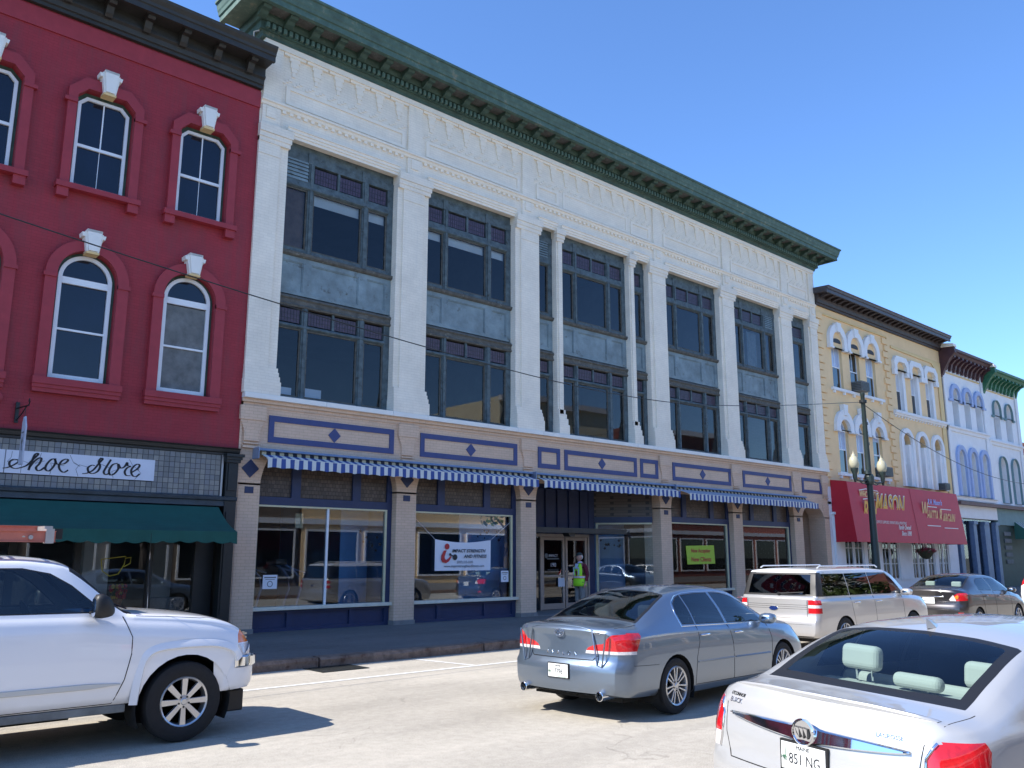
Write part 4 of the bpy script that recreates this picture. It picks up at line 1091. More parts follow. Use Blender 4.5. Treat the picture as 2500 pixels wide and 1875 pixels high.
# striped retractable awnings
M['stripe_blue'] = mat('stripe_blue', (.045, .085, .27), .85, var=.06, vscale=4)
M['stripe_white'] = mat('stripe_white', (.62, .63, .60), .85, var=.06, vscale=4)
M['stripe_dark'] = mat('stripe_dark', (.02, .022, .035), .8)
M['stripe_cream'] = mat('stripe_cream', (.55, .47, .30), .8)
M['hood_metal'] = mat('hood_metal', (.22, .29, .42), .4, metal=.3, var=.12, vscale=3)
def striped(lbl, x0, x1, ext, drop, z_=4.0):
    t = thing('striped_awning', lbl, 'awning', ((x0 + x1) / 2, F, z_), group='blue and white striped awnings along the tan band')
    mb = MB(); mb.sweep_x([(17.72, 4.12), (17.46, 4.09), (17.42, 4.04), (17.46, 4.03), (17.70, 4.05)], x0 - .08, x1 + .02); mb.box(x0 - .10, x0 - .08, 17.42, 17.72, 3.86, 4.11)
    mb.build('hood', M['hood_metal'], t)
    pitch = .21; n = int((x1 - x0) / (pitch / 2)); w = (x1 - x0) / n
    mb = MB()
    for i in range(n):    # fabric roll
        a = x0 + i * w; m = 0 if i % 2 else 1
        b = len(mb.v)
        pts = [(17.53 + .055 * math.cos(q), 3.985 + .055 * math.sin(q)) for q in [math.radians(90 + 36 * k) for k in range(10)]]
        mb.v += [(a, p[0], p[1]) for p in pts] + [(a + w, p[0], p[1]) for p in pts]
        for k in range(10):
            k2 = (k + 1) % 10; mb.f.append((b + k, b + k2, b + 10 + k2, b + 10 + k)); mb.m.append(m)
    mb.build('roll', [M['stripe_dark'], M['stripe_cream']], t)
    yf, zf = 17.50 - ext, 3.955 - drop
    mb = MB()
    for i in range(n):
        a = x0 + i * w; m = 0 if i % 2 else 1
        mb.face([(a, 17.50, 3.965), (a + w, 17.50, 3.965), (a + w, yf, zf), (a, yf, zf)], m)
    mb.build('fabric', [M['stripe_blue'], M['stripe_white']], t, recalc=False)
    mb = MB(); mb.box(x0 - .01, x1 + .01, yf - .025, yf + .02, zf - .02, zf + .012); mb.build('front_bar', M['stripe_white'], t)
    mb = MB()
    for i in range(n):
        a = x0 + i * w; m = 0 if i % 2 else 1; ns = 4
        for k in range(ns):
            xa, xb = a + w * k / ns, a + w * (k + 1) / ns
            f_ = lambda x: zf - .185 + .028 * abs(math.sin(math.pi * (x - x0) / .36)) ** .7 - .035
            yy = lambda x: yf - .028 + .012 * math.sin(x * 12.5)
            mb.face([(xa, yf - .026, zf - .0), (xa, yy(xa), f_(xa)), (xb, yy(xb), f_(xb)), (xb, yf - .026, zf - .0)], m)
    mb.build('valance', [M['stripe_blue'], M['stripe_white']], t, recalc=False)
    return t
striped('longest striped awning, rolled in, over the two left shop windows', 8.46, 16.52, .30, .10)
striped('striped awning rolled in over the recessed entrance doors', 16.76, 22.92, .28, .09)
striped('striped awning let out furthest, over the two right shop windows', 23.1, 31.32, .52, .17)

# hanging blade sign on the red wall
hs = thing('blade_sign', 'small faded white sign with notched top hanging from an iron bracket on the red wall', 'sign', (3.7, 17.1, 3.4))
mb = MB(); mb.prism([(16.87, 3.36), (17.13, 3.36), (17.13, 4.12), (17.08, 4.22), (17.03, 4.14), (16.99, 4.22), (16.93, 4.12), (16.87, 4.02)], 3.70, 3.725, axis='x'); mb.build('board', mat('faded_sign', (.45, .47, .55), .7, var=.2, vscale=5), hs)
mb = MB(); mb.prism([(16.95, 3.60), (17.0, 3.62), (17.05, 3.78), (17.0, 3.85), (16.95, 3.78), (17.0, 3.72)], 3.692, 3.70, axis='x'); mb.box(3.692, 3.70, 16.93, 17.08, 3.92, 3.94); mb.build('sign_print', M['curtain'], hs)
br_ = thing('sign_bracket', 'black iron scroll bracket fixed to the red wall above the tiles', 'bracket', (3.7, F, 4.3))
mb = MB(); mb.box(3.68, 3.74, 17.66, 17.70, 4.18, 4.56); mb.tube([(3.71, 17.68, 4.45), (3.71, 16.85, 4.40)], .014, 6); mb.tube([(3.71, 17.68, 4.22), (3.71, 17.3, 4.30), (3.71, 17.0, 4.40)], .011, 6)
mb.tube([(3.71, 16.85, 4.40), (3.71, 16.80, 4.46), (3.71, 16.84, 4.52), (3.71, 16.88, 4.47)], .01, 5)
mb.tube([(3.71, 17.05, 4.39), (3.71, 17.05, 4.22)], .006, 5); mb.build('iron', M['black_metal'], br_)

# banner and posters
bn = thing('window_banner', 'white banner with red figure lettered impact strength and fitness, strung across the second shop window', 'banner', (14.42, 17.86, 1.42))
mb = MB(); nx = 24
for i in range(nx):
    t0, t1 = i / nx, (i + 1) / nx
    for k in range(4):
        s0, s1 = k / 4, (k + 1) / 4
        def P(t, s):
            top = 2.21 - .075 * math.sin(math.pi * t); bot = 1.42 - .01 * math.sin(math.pi * t) * 0
            return (13.49 + 1.87 * t, 17.855 - .015 * math.sin(6 * t) * s, top + (bot - top) * s)
        mb.face([P(t0, s0), P(t0, s1), P(t1, s1), P(t1, s0)])
mb.build('cloth', mat('banner_white', (.74, .76, .82), .7), bn, recalc=False, weld=True, smooth=True)
put_text('IMPACT STRENGTH', .125, M['ink'], bn, (14.58, 17.825, 1.92), extrude=.001, shear=.25, offset=.003, wide=1.12)
put_text('AND FITNESS', .125, M['ink'], bn, (14.80, 17.825, 1.78), extrude=.001, shear=.25, offset=.003, wide=1.12)
put_text('(207) 215-3335', .095, M['ink'], bn, (14.46, 17.825, 1.635), extrude=.001)
put_text('www.impactstrengthandfitness.com', .098, M['ink'], bn, (14.44, 17.825, 1.535), extrude=.001, wide=1.05)
mb = MB()
mb.prism(arc_pts(13.86, 2.03, .075, 0, 350, 14), 17.822, 17.828)
mb.prism([(13.76, 1.93), (13.84, 1.93), (13.78, 1.78), (13.79, 1.72), (13.84, 1.69), (13.92, 1.74), (13.99, 1.80), (14.0, 1.76), (13.93, 1.66), (13.83, 1.61), (13.72, 1.63), (13.67, 1.70), (13.68, 1.80)], 17.822, 17.828)
mb.build('logo', M['ink_red'], bn)
mb = MB(); mb.prism(arc_pts(14.12, 1.76, .075, 0, 350, 12), 17.819, 17.824); mb.prism(arc_pts(13.96, 1.83, .035, 0, 350, 10), 17.819, 17.824); mb.prism([(13.97, 1.81), (14.10, 1.75), (14.11, 1.77), (13.98, 1.84)], 17.8195, 17.823); mb.build('logo', M['ink'], bn)
mb = MB(); mb.tube([(13.50, 17.86, 2.20), (12.82, 17.90, 2.78)], .005, 4); mb.tube([(15.35, 17.86, 2.20), (16.10, 17.90, 2.70)], .005, 4); mb.build('cord', M['paper'], bn)
ac = thing('window_poster', 'lime green poster lettered now accepting new clients, fourth shop bay', 'poster', (24.85, 17.9, 1.5))
mb = MB(); mb.prism([(24.10, 1.52), (25.68, 1.54), (25.64, 2.16), (24.04, 2.13)], 17.895, 17.90); mb.build('sheet', mat('lime', (.42, .58, .05), .7), ac)
put_text('Now Accepting', .20, M['ink_red'], ac, (24.86, 17.888, 1.97), extrude=.001, wide=.95, offset=.004)
put_text('New Clients', .235, M['ink_red'], ac, (24.88, 17.888, 1.68), extrude=.001, wide=1.05, offset=.004)
def notice(lbl, x, z, w, h, y=17.91):
    t = thing('notice', lbl, 'notice', (x, y, z)); mb = MB(); mb.box(x, x + w, y - .004, y, z, z + h); mb.build('sheet', M['paper'], t)
    mb = MB(); mb.box(x + .03, x + w - .03, y - .006, y - .004, z + h * .78, z + h * .86); mb.box(x + .06, x + w - .06, y - .006, y - .004, z + h * .66, z + h * .70)
    ring(mb, arc_pts(x + w / 2, z + h * .35, w * .2, 0, 345, 14), arc_pts(x + w / 2, z + h * .35, w * .15, 0, 345, 14), y - .006, y - .004)
    mb.build('print', M['curtain'], t)
notice('white paper notice low at the left edge of the first shop window', 8.86, 1.08, .34, .30)
notice('white paper notice low at the right edge of the second shop window', 15.78, 1.10, .27, .30)
# treadmills
def treadmill(lbl, x, y):
    t = thing('treadmill', lbl, 'treadmill', (x, y, .2), group='treadmills in the first shop window')
    mb = MB(); mb.tube([(x, y, .25), (x + .12, y, .7), (x + .22, y + .02, 1.05), (x + .18, y + .03, 1.3), (x - .02, y + .05, 1.5), (x - .22, y + .1, 1.62)], .03, 8); mb.build('upright', M['hood_metal'], t)
    mb = MB(); mb.tube([(x, y + .6, .25), (x + .12, y + .6, .7), (x + .22, y + .58, 1.05), (x + .18, y + .57, 1.3), (x - .02, y + .55, 1.5), (x - .22, y + .5, 1.62)], .03, 8); mb.build('upright', M['hood_metal'], t)
    mb = MB(); mb.box(x - .42, x - .14, y + .05, y + .55, 1.58, 1.72); mb.build('console', M['black_metal'], t, bevel=.02)
    mb = MB(); mb.tube([(x - .1, y + .05, 1.52), (x + .35, y + .05, 1.40)], .022, 6); mb.tube([(x - .1, y + .55, 1.52), (x + .35, y + .55, 1.40)], .022, 6); mb.build('handrail', M['hood_metal'], t)
    mb = MB(); mb.box(x - .3, x + 1.2, y, y + .6, .2, .33); mb.build('deck', M['black_metal'], t, bevel=.02)
treadmill('grey treadmill with curved uprights behind the first shop window, nearer the mullion', 10.0, 18.7)
treadmill('grey treadmill with curved uprights behind the first shop window, further in on the left', 9.3, 19.3)
sgn = MB(); sgn.box(9.78, 9.98, 18.3, 18.31, 2.42, 2.76); setp(sgn.build('hanging_card', M['cream_frame']), 'small cream card hanging high inside the first shop window', 'card')
ballm = MB(); ballm.lathe([(.0, -.42), (.2, -.37), (.36, -.2), (.42, 0), (.36, .2), (.2, .37), (0, .42)], c=(24.0, 18.7, .75), n=20)
setp(ballm.build('exercise_ball', mat('ball_green', (.01, .12, .10), .3), smooth=True), 'dark green exercise ball inside the window under the lime poster', 'ball')
cl = thing('orange_cooler', 'orange water cooler jug with white base inside the window right of the green ball', 'cooler', (25.2, 18.5, .9))
mb = MB(); mb.lathe([(.15, .72), (.17, .75), (.18, 1.0), (.19, 1.02), (.15, 1.07), (.05, 1.09), (0, 1.1)], c=(25.1, 18.4, 0), n=18); mb.build('jug', mat('orange', (.75, .09, .02), .4), cl, smooth=False)
mb = MB(); mb.lathe([(.15, .62), (.15, .72), (0, .72)], c=(25.1, 18.4, 0), n=18); mb.build('base', M['paper'], cl)
# ================================================================== right-hand row
def box_core(parent, x0, x1, z1, m, y0=17.95):
    mb = MB(); mb.box(x0, x1, 26, 26.2, 0, z1); mb.box(x0, x1, y0, y0 + .04, 0.1, z1); mb.box(x0, x1, 17.72, 26.2, z1 - .1, z1); mb.box(x0, x0 + .1, y0, 26, 0, z1); mb.box(x1 - .1, x1, y0, 26, 0, z1)
    mb.build('core', m, parent)
def dh_window(parent, cx, z0, z1, w, y, m_frame, arch=False, glass=None, curt=None, bar=False):
    """double hung window; returns the frame object"""
    l, r_ = cx - w / 2, cx + w / 2
    mb = MB()
    if arch:
        o = arch_poly(l, r_, z0, z1 - w / 2, 10); ring(mb, o, off_poly(o, -.05), y - .04, y + .02)
        mb.box(l + .05, r_ - .05, y - .04, y + .02, z1 - w / 2 - .03, z1 - w / 2 + .03)
    else: 
        o = [(l, z0), (r_, z0), (r_, z1), (l, z1)]; ring(mb, o, off_poly(o, -.05), y - .04, y + .02)
    zm = (z0 + z1) / 2 - (.12 if arch else 0)
    mb.box(l + .05, r_ - .05, y - .035, y + .02, zm - .025, zm + .025)
    if bar: mb.box(cx - .012, cx + .012, y - .02, y + .0, zm + .025, z1 - .1)
    f_ = mb.build('window_frame', m_frame, parent)
    mb = MB(); mb.prism(off_poly(o, -.045), y + .0, y + .005); mb.build('pane', glass or M['glass_dark'], f_)
    if curt:
        mb = MB(); mb.box(l + .06, r_ - .06, y - .004, y - .002, zm + .03, z1 - (.3 if arch else .08)); mb.build('blind', curt, f_)
    return f_
M['blind_blue'] = mat('blind_blue', (.42, .52, .72), .25, spec=.8, var=.1)
M['blind_white'] = mat('blind_white', (.60, .62, .66), .5, var=.1)

# ---------------- yellow building
YL, YM, YR = 33.52, 40.22, 46.45
yb = thing('yellow_building', 'yellow painted three storey building with white hooded windows and dark brown cornice', 'building', (YL, F, 0))
holes = []
A3 = [35.20, 36.80, 38.36]; A2 = [35.26, 36.86, 38.42]; B3 = [41.40, 43.05, 44.78]; B2 = [41.45, 43.18, 44.95]
for c_ in A3: holes.append([(c_ - .46, 8.98), (c_ + .46, 8.98), (c_ + .46, 10.88), (c_ - .46, 10.88)])
for c_ in A2: holes.append(arch_poly(c_ - .44, c_ + .44, 5.28, 7.10, 10))
for c_ in B3: holes.append([(c_ - .50, 8.66), (c_ + .50, 8.66), (c_ + .50, 10.66), (c_ - .50, 10.66)])
for c_ in B2: holes.append(arch_poly(c_ - .50, c_ + .50, 5.05, 7.10, 10))
mb = MB(); wall_holes(mb, YL, YR, 4.6, 12.6, F + .02, holes, .25); mb.build('wall', M['yellow_wall'], yb, recalc=False)
box_core(yb, YL, YR, 12.6, M['ink'], 18.02)
for i, c_ in enumerate(A3):
    f_ = dh_window(yb, c_ + .02, 8.98, 10.88, .92, F + .18, M['window_white'], glass=M['blind_blue'] if i != 1 else M['glass_dark'], bar=True)
    mb = MB(); mb.box(c_ - .38, c_ + .38, F + .15, F + .155, 9.03, 9.88); mb.build('pane', M['glass_dark'], f_)
    h = MB()
    o = arch_poly(c_ - .78, c_ + .78, 10.72, 11.05, 12); inn = arch_poly(c_ - .50, c_ + .50, 10.72, 10.98, 12)
    ring(h, o, inn, F - .13, F + .02)
    h.prism([(c_ - .14, 11.45), (c_ + .14, 11.45), (c_ + .20, 11.86), (c_ - .20, 11.86)], F - .2, F); h.box(c_ - .84, c_ - .46, F - .16, F, 10.66, 10.74); h.box(c_ + .46, c_ + .84, F - .16, F, 10.66, 10.74)
    h.build('window_hood', M['cream_white'], yb)
    h = MB(); h.prism(off_poly(inn, 0), F - .02, F + .03); h.build('hood_panel', M['yellow_wall'], yb)
    h = MB(); h.prism(arch_poly(c_ - .34, c_ + .34, 10.98, 11.06, 8, .12), F - .04, F - .02); h.build('hood_vent', M['ink'], yb)
mb = MB(); mb.box(34.5, 39.35, F - .10, F + .02, 8.82, 8.94)
for k in range(6): mb.box(34.6 + k * .88, 34.72 + k * .88, F - .08, F + .02, 8.70, 8.82)
mb.build('sill_band', M['cream_white'], yb)
for i, c_ in enumerate(A2):
    f_ = dh_window(yb, c_, 5.30, 7.54, .86, F + .18, M['window_white'], arch=True, glass=M['blind_blue'], bar=True)
    mb = MB(); mb.box(c_ - .34, c_ + .34, F + .15, F + .155, 5.36, 6.28 if i != 2 else 6.9); mb.build('pane', M['glass_dark'], f_)
    h = MB(); ring(h, arch_poly(c_ - .76, c_ + .76, 7.10, 7.22, 12), arch_poly(c_ - .46, c_ + .46, 7.10, 7.12, 12), F - .13, F + .02)
    h.prism([(c_ - .13, 7.75), (c_ + .13, 7.75), (c_ + .19, 8.22), (c_ - .19, 8.22)], F - .2, F); h.box(c_ - .82, c_ - .46, F - .16, F, 7.02, 7.10); h.box(c_ + .46, c_ + .82, F - .16, F, 7.02, 7.10)
    h.build('window_hood', M['cream_white'], yb)
mb = MB(); mb.box(34.55, 39.35, F - .10, F + .02, 5.14, 5.26)
for k in range(6): mb.box(34.65 + k * .88, 34.77 + k * .88, F - .08, F + .02, 5.02, 5.14)
mb.build('sill_band', M['cream_white'], yb)
for i, c_ in enumerate(B3):
    f_ = dh_window(yb, c_ - .12, 8.68, 10.64, .72, F + .2, M['window_white'], glass=M['blind_white'])
    mb = MB(); mb.box(c_ - .42, c_ + .18, F + .17, F + .175, 8.73, 9.62); mb.build('pane', M['glass_dark'], f_)
    h = MB(); h.box(c_ + .24, c_ + .50, F - .0, F + .24, 8.66, 10.66)
    h.build('window_reveal', M['cream_white'], yb)
    h = MB(); o = cham_poly(c_ - .80, c_ + .80, 10.62, 11.30, .26); inn = cham_poly(c_ - .52, c_ + .52, 10.62, 11.04, .2); ring(h, o, inn, F - .14, F + .02)
    h.box(c_ - .86, c_ - .52, F - .14, F, 10.36, 10.62); h.box(c_ + .52, c_ + .86, F - .14, F, 10.36, 10.62)
    h.build('window_hood', M['cream_white'], yb)
for i, c_ in enumerate(B2):
    f_ = dh_window(yb, c_ - .14, 5.06, 7.5, .70, F + .2, M['window_white'], arch=True, glass=M['blind_white'])
    mb = MB(); mb.box(c_ - .42, c_ + .14, F + .17, F + .175, 5.1, 6.1); mb.build('pane', M['glass_dark'], f_)
    h = MB(); h.box(c_ + .22, c_ + .50, F, F + .24, 5.05, 7.05); h.build('window_reveal', M['cream_white'], yb)
    h = MB(); ring(h, arch_poly(c_ - .72, c_ + .72, 5.02, 7.10, 12), arch_poly(c_ - .50, c_ + .50, 5.02, 7.10, 12), F - .10, F + .02); h.build('window_hood', M['cream_white'], yb)
mb = MB(); mb.sweep_x([(F + .02, 8.36), (F - .06, 8.38), (F - .08, 8.44), (F - .14, 8.48), (F - .14, 8.60), (F + .02, 8.64)], 40.35, 46.3)
for k in range(18): mb.box(40.45 + k * .33, 40.52 + k * .33, F - .05, F + .02, 8.28, 8.36)
mb.build('sill_band', M['cream_white'], yb)
for zz in range(22):     # quoins
    z = 5.0 + zz * .325; w = .52 if zz % 2 else .34
    mb = MB(); mb.box(YL, YL + w, F - .05, F + .02, z + .02, z + .30); mb.build('quoin', M['yellow_wall'], yb, bevel=.008)
    mb = MB(); mb.box(40.2 - w, 40.2, F - .05, F + .02, z - .1, z + .18); mb.build('quoin', M['yellow_wall'], yb, bevel=.008)
mb = MB(); mb.box(YL, 40.18, F - .04, F + .02, 12.08, 12.14); mb.box(40.2, YM + .05, F - .02, F + .02, 4.7, 12.1); mb.build('string_line', M['yellow_trim'], yb)
mb = MB(); mb.prism([(40.6, 11.66), (45.2, 11.58), (45.85, 11.1), (45.85, 4.8), (46.3, 4.8), (46.3, 11.75), (45.5, 11.78), (40.6, 11.78)], F - .03, F + .0); mb.build('ochre_edge', M['yellow_trim'], yb)
pr = [(17.75, 12.42), (17.62, 12.42), (17.62, 12.50), (17.56, 12.52), (17.54, 12.66), (17.50, 12.70), (17.5, 12.88), (17.75, 12.88)]
mb = MB(); mb.sweep_x(pr, YL + .02, YR - .1); mb.build('bed_mould', M['brown_cornice'], yb)
pr = [(17.75, 12.88), (17.12, 12.86), (17.12, 12.82), (17.04, 12.82), (17.04, 12.96), (17.0, 12.98), (16.98, 13.05), (16.94, 13.1), (17.75, 13.14)]
mb = MB(); mb.sweep_x(pr, YL - .1, YR - .1); mb.build('crown_mould', mat('brown2', (.06, .05, .055), .5, var=.3, vscale=4), yb)
bk = MB(); bk.prism([(17.50, 12.88), (17.14, 12.86), (17.14, 12.80), (17.25, 12.78), (17.5, 12.70)], -.09, .09, axis='x'); bk_me = bk.mesh('bracket', M['brown_cornice'], org=(0, F * SC, 0))
for k in range(26): inst(bk_me, 'bracket', yb, (YL + .25 + k * .49, F, 0))
# shop front of the yellow building (under the red awning)
mb = MB(); mb.box(YL, YR, F - .0, F + .3, 3.9, 4.62); mb.box(33.76, 34.2, F - .08, F + .2, .1, 3.5); mb.box(33.68, 34.26, F - .14, F + .2, 3.48, 3.58); mb.box(YL, 33.76, F, F + .2, .1, 4)
mb.box(34.2, YR, F + .1, F + .2, .1, .75); mb.box(34.2, YR, F + .1, F + .2, 2.75, 3.9)
mb.build('shop_front', M['cream_white'], yb)
def gdoor(x0, x1, nc=2, frame=None, y=F + .12):
    mb = MB(); z0, z1 = .75, 2.72; frame_box(mb, x0, x1, z0, z1, .06, y - .03, y + .04)
    for i in range(1, nc): mb.box(x0 + (x1 - x0) * i / nc - .015, x0 + (x1 - x0) * i / nc + .015, y - .02, y + .02, z0 + .06, z1 - .06)
    for zz in (1.45, 2.12): mb.box(x0 + .06, x1 - .06, y - .02, y + .02, zz, zz + .03)
    f_ = mb.build('glazed_leaf', M['cream_white'] if not frame else frame, yb)
    mb = MB(); mb.box(x0 + .05, x1 - .05, y, y + .006, z0 + .05, z1 - .05); mb.build('pane', M['glass_shop'], f_)
gx = 34.9
for (a, b_, k) in ((34.75, 35.55, 2), (35.6, 36.4, 2), (36.7, 37.8, 2), (38.1, 38.9, 2), (38.95, 39.75, 2), (41.1, 41.8, 2), (41.85, 42.55, 2), (42.8, 43.6, 2), (44.0, 44.6, 2), (44.65, 45.3, 2)): gdoor(a, b_, k)
mb = MB(); 
for a, b_ in ((34.2, 34.75), (36.4, 36.7), (37.8, 38.1), (39.75, 41.1), (42.55, 42.8), (43.6, 44.0), (45.3, 46.4)): mb.box(a, b_, F + .04, F + .2, .75, 2.75)
mb.build('pilaster', M['cream_white'], yb)
mb = MB(); mb.box(34, 46.2, 20.5, 20.6, .1, 4); mb.box(34, 46.2, 17.95, 20.5, .1, .14); mb.build('shop_room', mat('room_red', (.16, .05, .05), .9, var=.8, vscale=1.2), yb)

# red vinyl awning: boxy, near vertical front
M['awn_red'] = mat('awn_red', (.52, .012, .030), .55, var=.05, vscale=2, bump=.08, bscale=3)
ra = thing('red_awning', 'large crimson vinyl awning with yellow and white shop lettering on the yellow building', 'awning', (39, 16.8, 2.4))
mb = MB()
prf = [(17.70, 4.90), (17.2, 4.84), (17.0, 4.80), (16.72, 2.40), (16.72, 2.36), (17.70, 2.36)]
xa, xb = 33.78, 44.95
n = 24
for i in range(n):
    a = xa + (xb - xa) * i / n; b_ = xa + (xb - xa) * (i + 1) / n
    for p, q in zip(prf[:4], prf[1:5]): mb.face([(a, *p), (a, *q), (b_, *q), (b_, *p)])
mb.face([(xa, *p) for p in prf]); mb.face([(xb, *p) for p in reversed(prf)])
mb.build('skin', M['awn_red'], ra, recalc=False, weld=True)
mb = MB(); mb.tube([(39.6, 16.99, 4.80), (39.6, 16.70, 2.38)], .006, 4); mb.build('seam', mat('seam', (.25, .01, .02), .7), ra)
tilt = math.atan2(.28, 2.4)
M['gold'] = mat('gold', (.80, .45, .08), .6); M['white_print'] = mat('white_print', (.80, .76, .74), .6); M['orange_print'] = mat('orange_print', (.78, .48, .22), .6); M['lav'] = mat('lavender', (.42, .42, .78), .6)
def at_awn(z, d=.02): return 16.72 + .28 * (z - 2.4) / 2.4 - d
def aput(t_, s_, m_, x, z, d=.02, **k): put_text(t_, s_, m_, ra, (x, at_awn(z, d), z), face='y', tilt=-tilt, **k)
aput('R.H.', 1.2, M['gold'], 35.45, 3.62, offset=.02, wide=.7)
aput('MASON', 1.30, M['white_print'], 37.35, 3.92, d=.012, offset=.06, wide=.66)
aput('MASON', 1.28, M['gold'], 37.35, 3.92, d=.03, offset=.012, wide=.675)
aput('WHO IN THE', .40, M['orange_print'], 35.55, 4.32, offset=.02, wide=.8)
aput('FOR OFFICE SUPPLIES, FURNITURE & PRINTING', .19, M['white_print'], 37.0, 3.20, wide=.88)
aput('Family Owned', .30, M['white_print'], 38.35, 3.02, wide=.75, offset=.006)
aput('Since 1898', .30, M['white_print'], 38.40, 2.76, wide=.8, offset=.006)
mb = MB(); y_ = at_awn(4.52)
mb.prism([(34.7, 4.50), (35.3, 4.58), (36.4, 4.53), (36.4, 4.50), (35.3, 4.545), (34.7, 4.46)], at_awn(4.5) - .01, at_awn(4.5)); mb.prism([(34.9, 4.14), (35.4, 4.18), (36.4, 4.12), (36.4, 4.09), (35.4, 4.145), (34.9, 4.10)], at_awn(4.1) - .01, at_awn(4.1))
mb.build('print_rule', M['white_print'], ra)
aput("R.H. Mason's", .40, M['lav'], 42.10, 4.26, wide=.82, offset=.014)
aput('W', 1.15, M['orange_print'], 40.78, 3.82, wide=.60, offset=.03)
aput('HATTA', .72, M['orange_print'], 41.55, 3.62, wide=.56, offset=.02)
aput('B', 1.05, M['orange_print'], 42.42, 3.58, wide=.55, offset=.03)
aput('ARGAIN', .72, M['orange_print'], 43.35, 3.52, wide=.58, offset=.02)
mb = MB()
for (x0_, x1_, z) in ((41.1, 42.2, 4.05), (42.6, 43.8, 3.98), (40.75, 42.2, 3.17), (42.6, 44.2, 3.10)): mb.box(x0_, x1_, at_awn(z) - .006, at_awn(z), z - .02, z + .02)
mb.build('print_rule', M['white_print'], ra)
hb = thing('hanging_basket', 'round basket of dark red flowers hanging under the red awning', 'hanging basket', (40.55, 16.9, 1.9))
mb = MB(); mb.lathe([(.0, -.34), (.16, -.30), (.30, -.12), (.36, .0), (.0, .02)], c=(40.55, 16.9, 2.0), n=14); mb.build('basket', mat('moss', (.05, .045, .02), .9, var=.4, vscale=20), hb)
mb = MB(); rr = random.Random(4)
for i in range(420):
    a = rr.uniform(0, 6.28); q = .42 * math.sqrt(rr.random()); z = 2.02 + .16 * (1 - q / .45) + rr.uniform(-.07, .06); cx, cy = 40.55 + q * math.cos(a), 16.9 + q * math.sin(a)
    v = [Vector((rr.uniform(-1, 1), rr.uniform(-1, 1), rr.uniform(-1, 1))) * .055 for _ in range(3)]
    mb.face([(cx + w.x, cy + w.y, z + w.z) for w in v], 0 if i % 3 else 1)
mb.build('flowers', [mat('petal', (.28, .015, .03), .7), mat('leaf2', (.03, .07, .02), .7)], hb, recalc=False)
mb = MB(); mb.tube([(40.55, 16.9, 2.15), (40.55, 16.9, 2.45)], .008, 4); mb.build('hanger', M['black_metal'], hb)

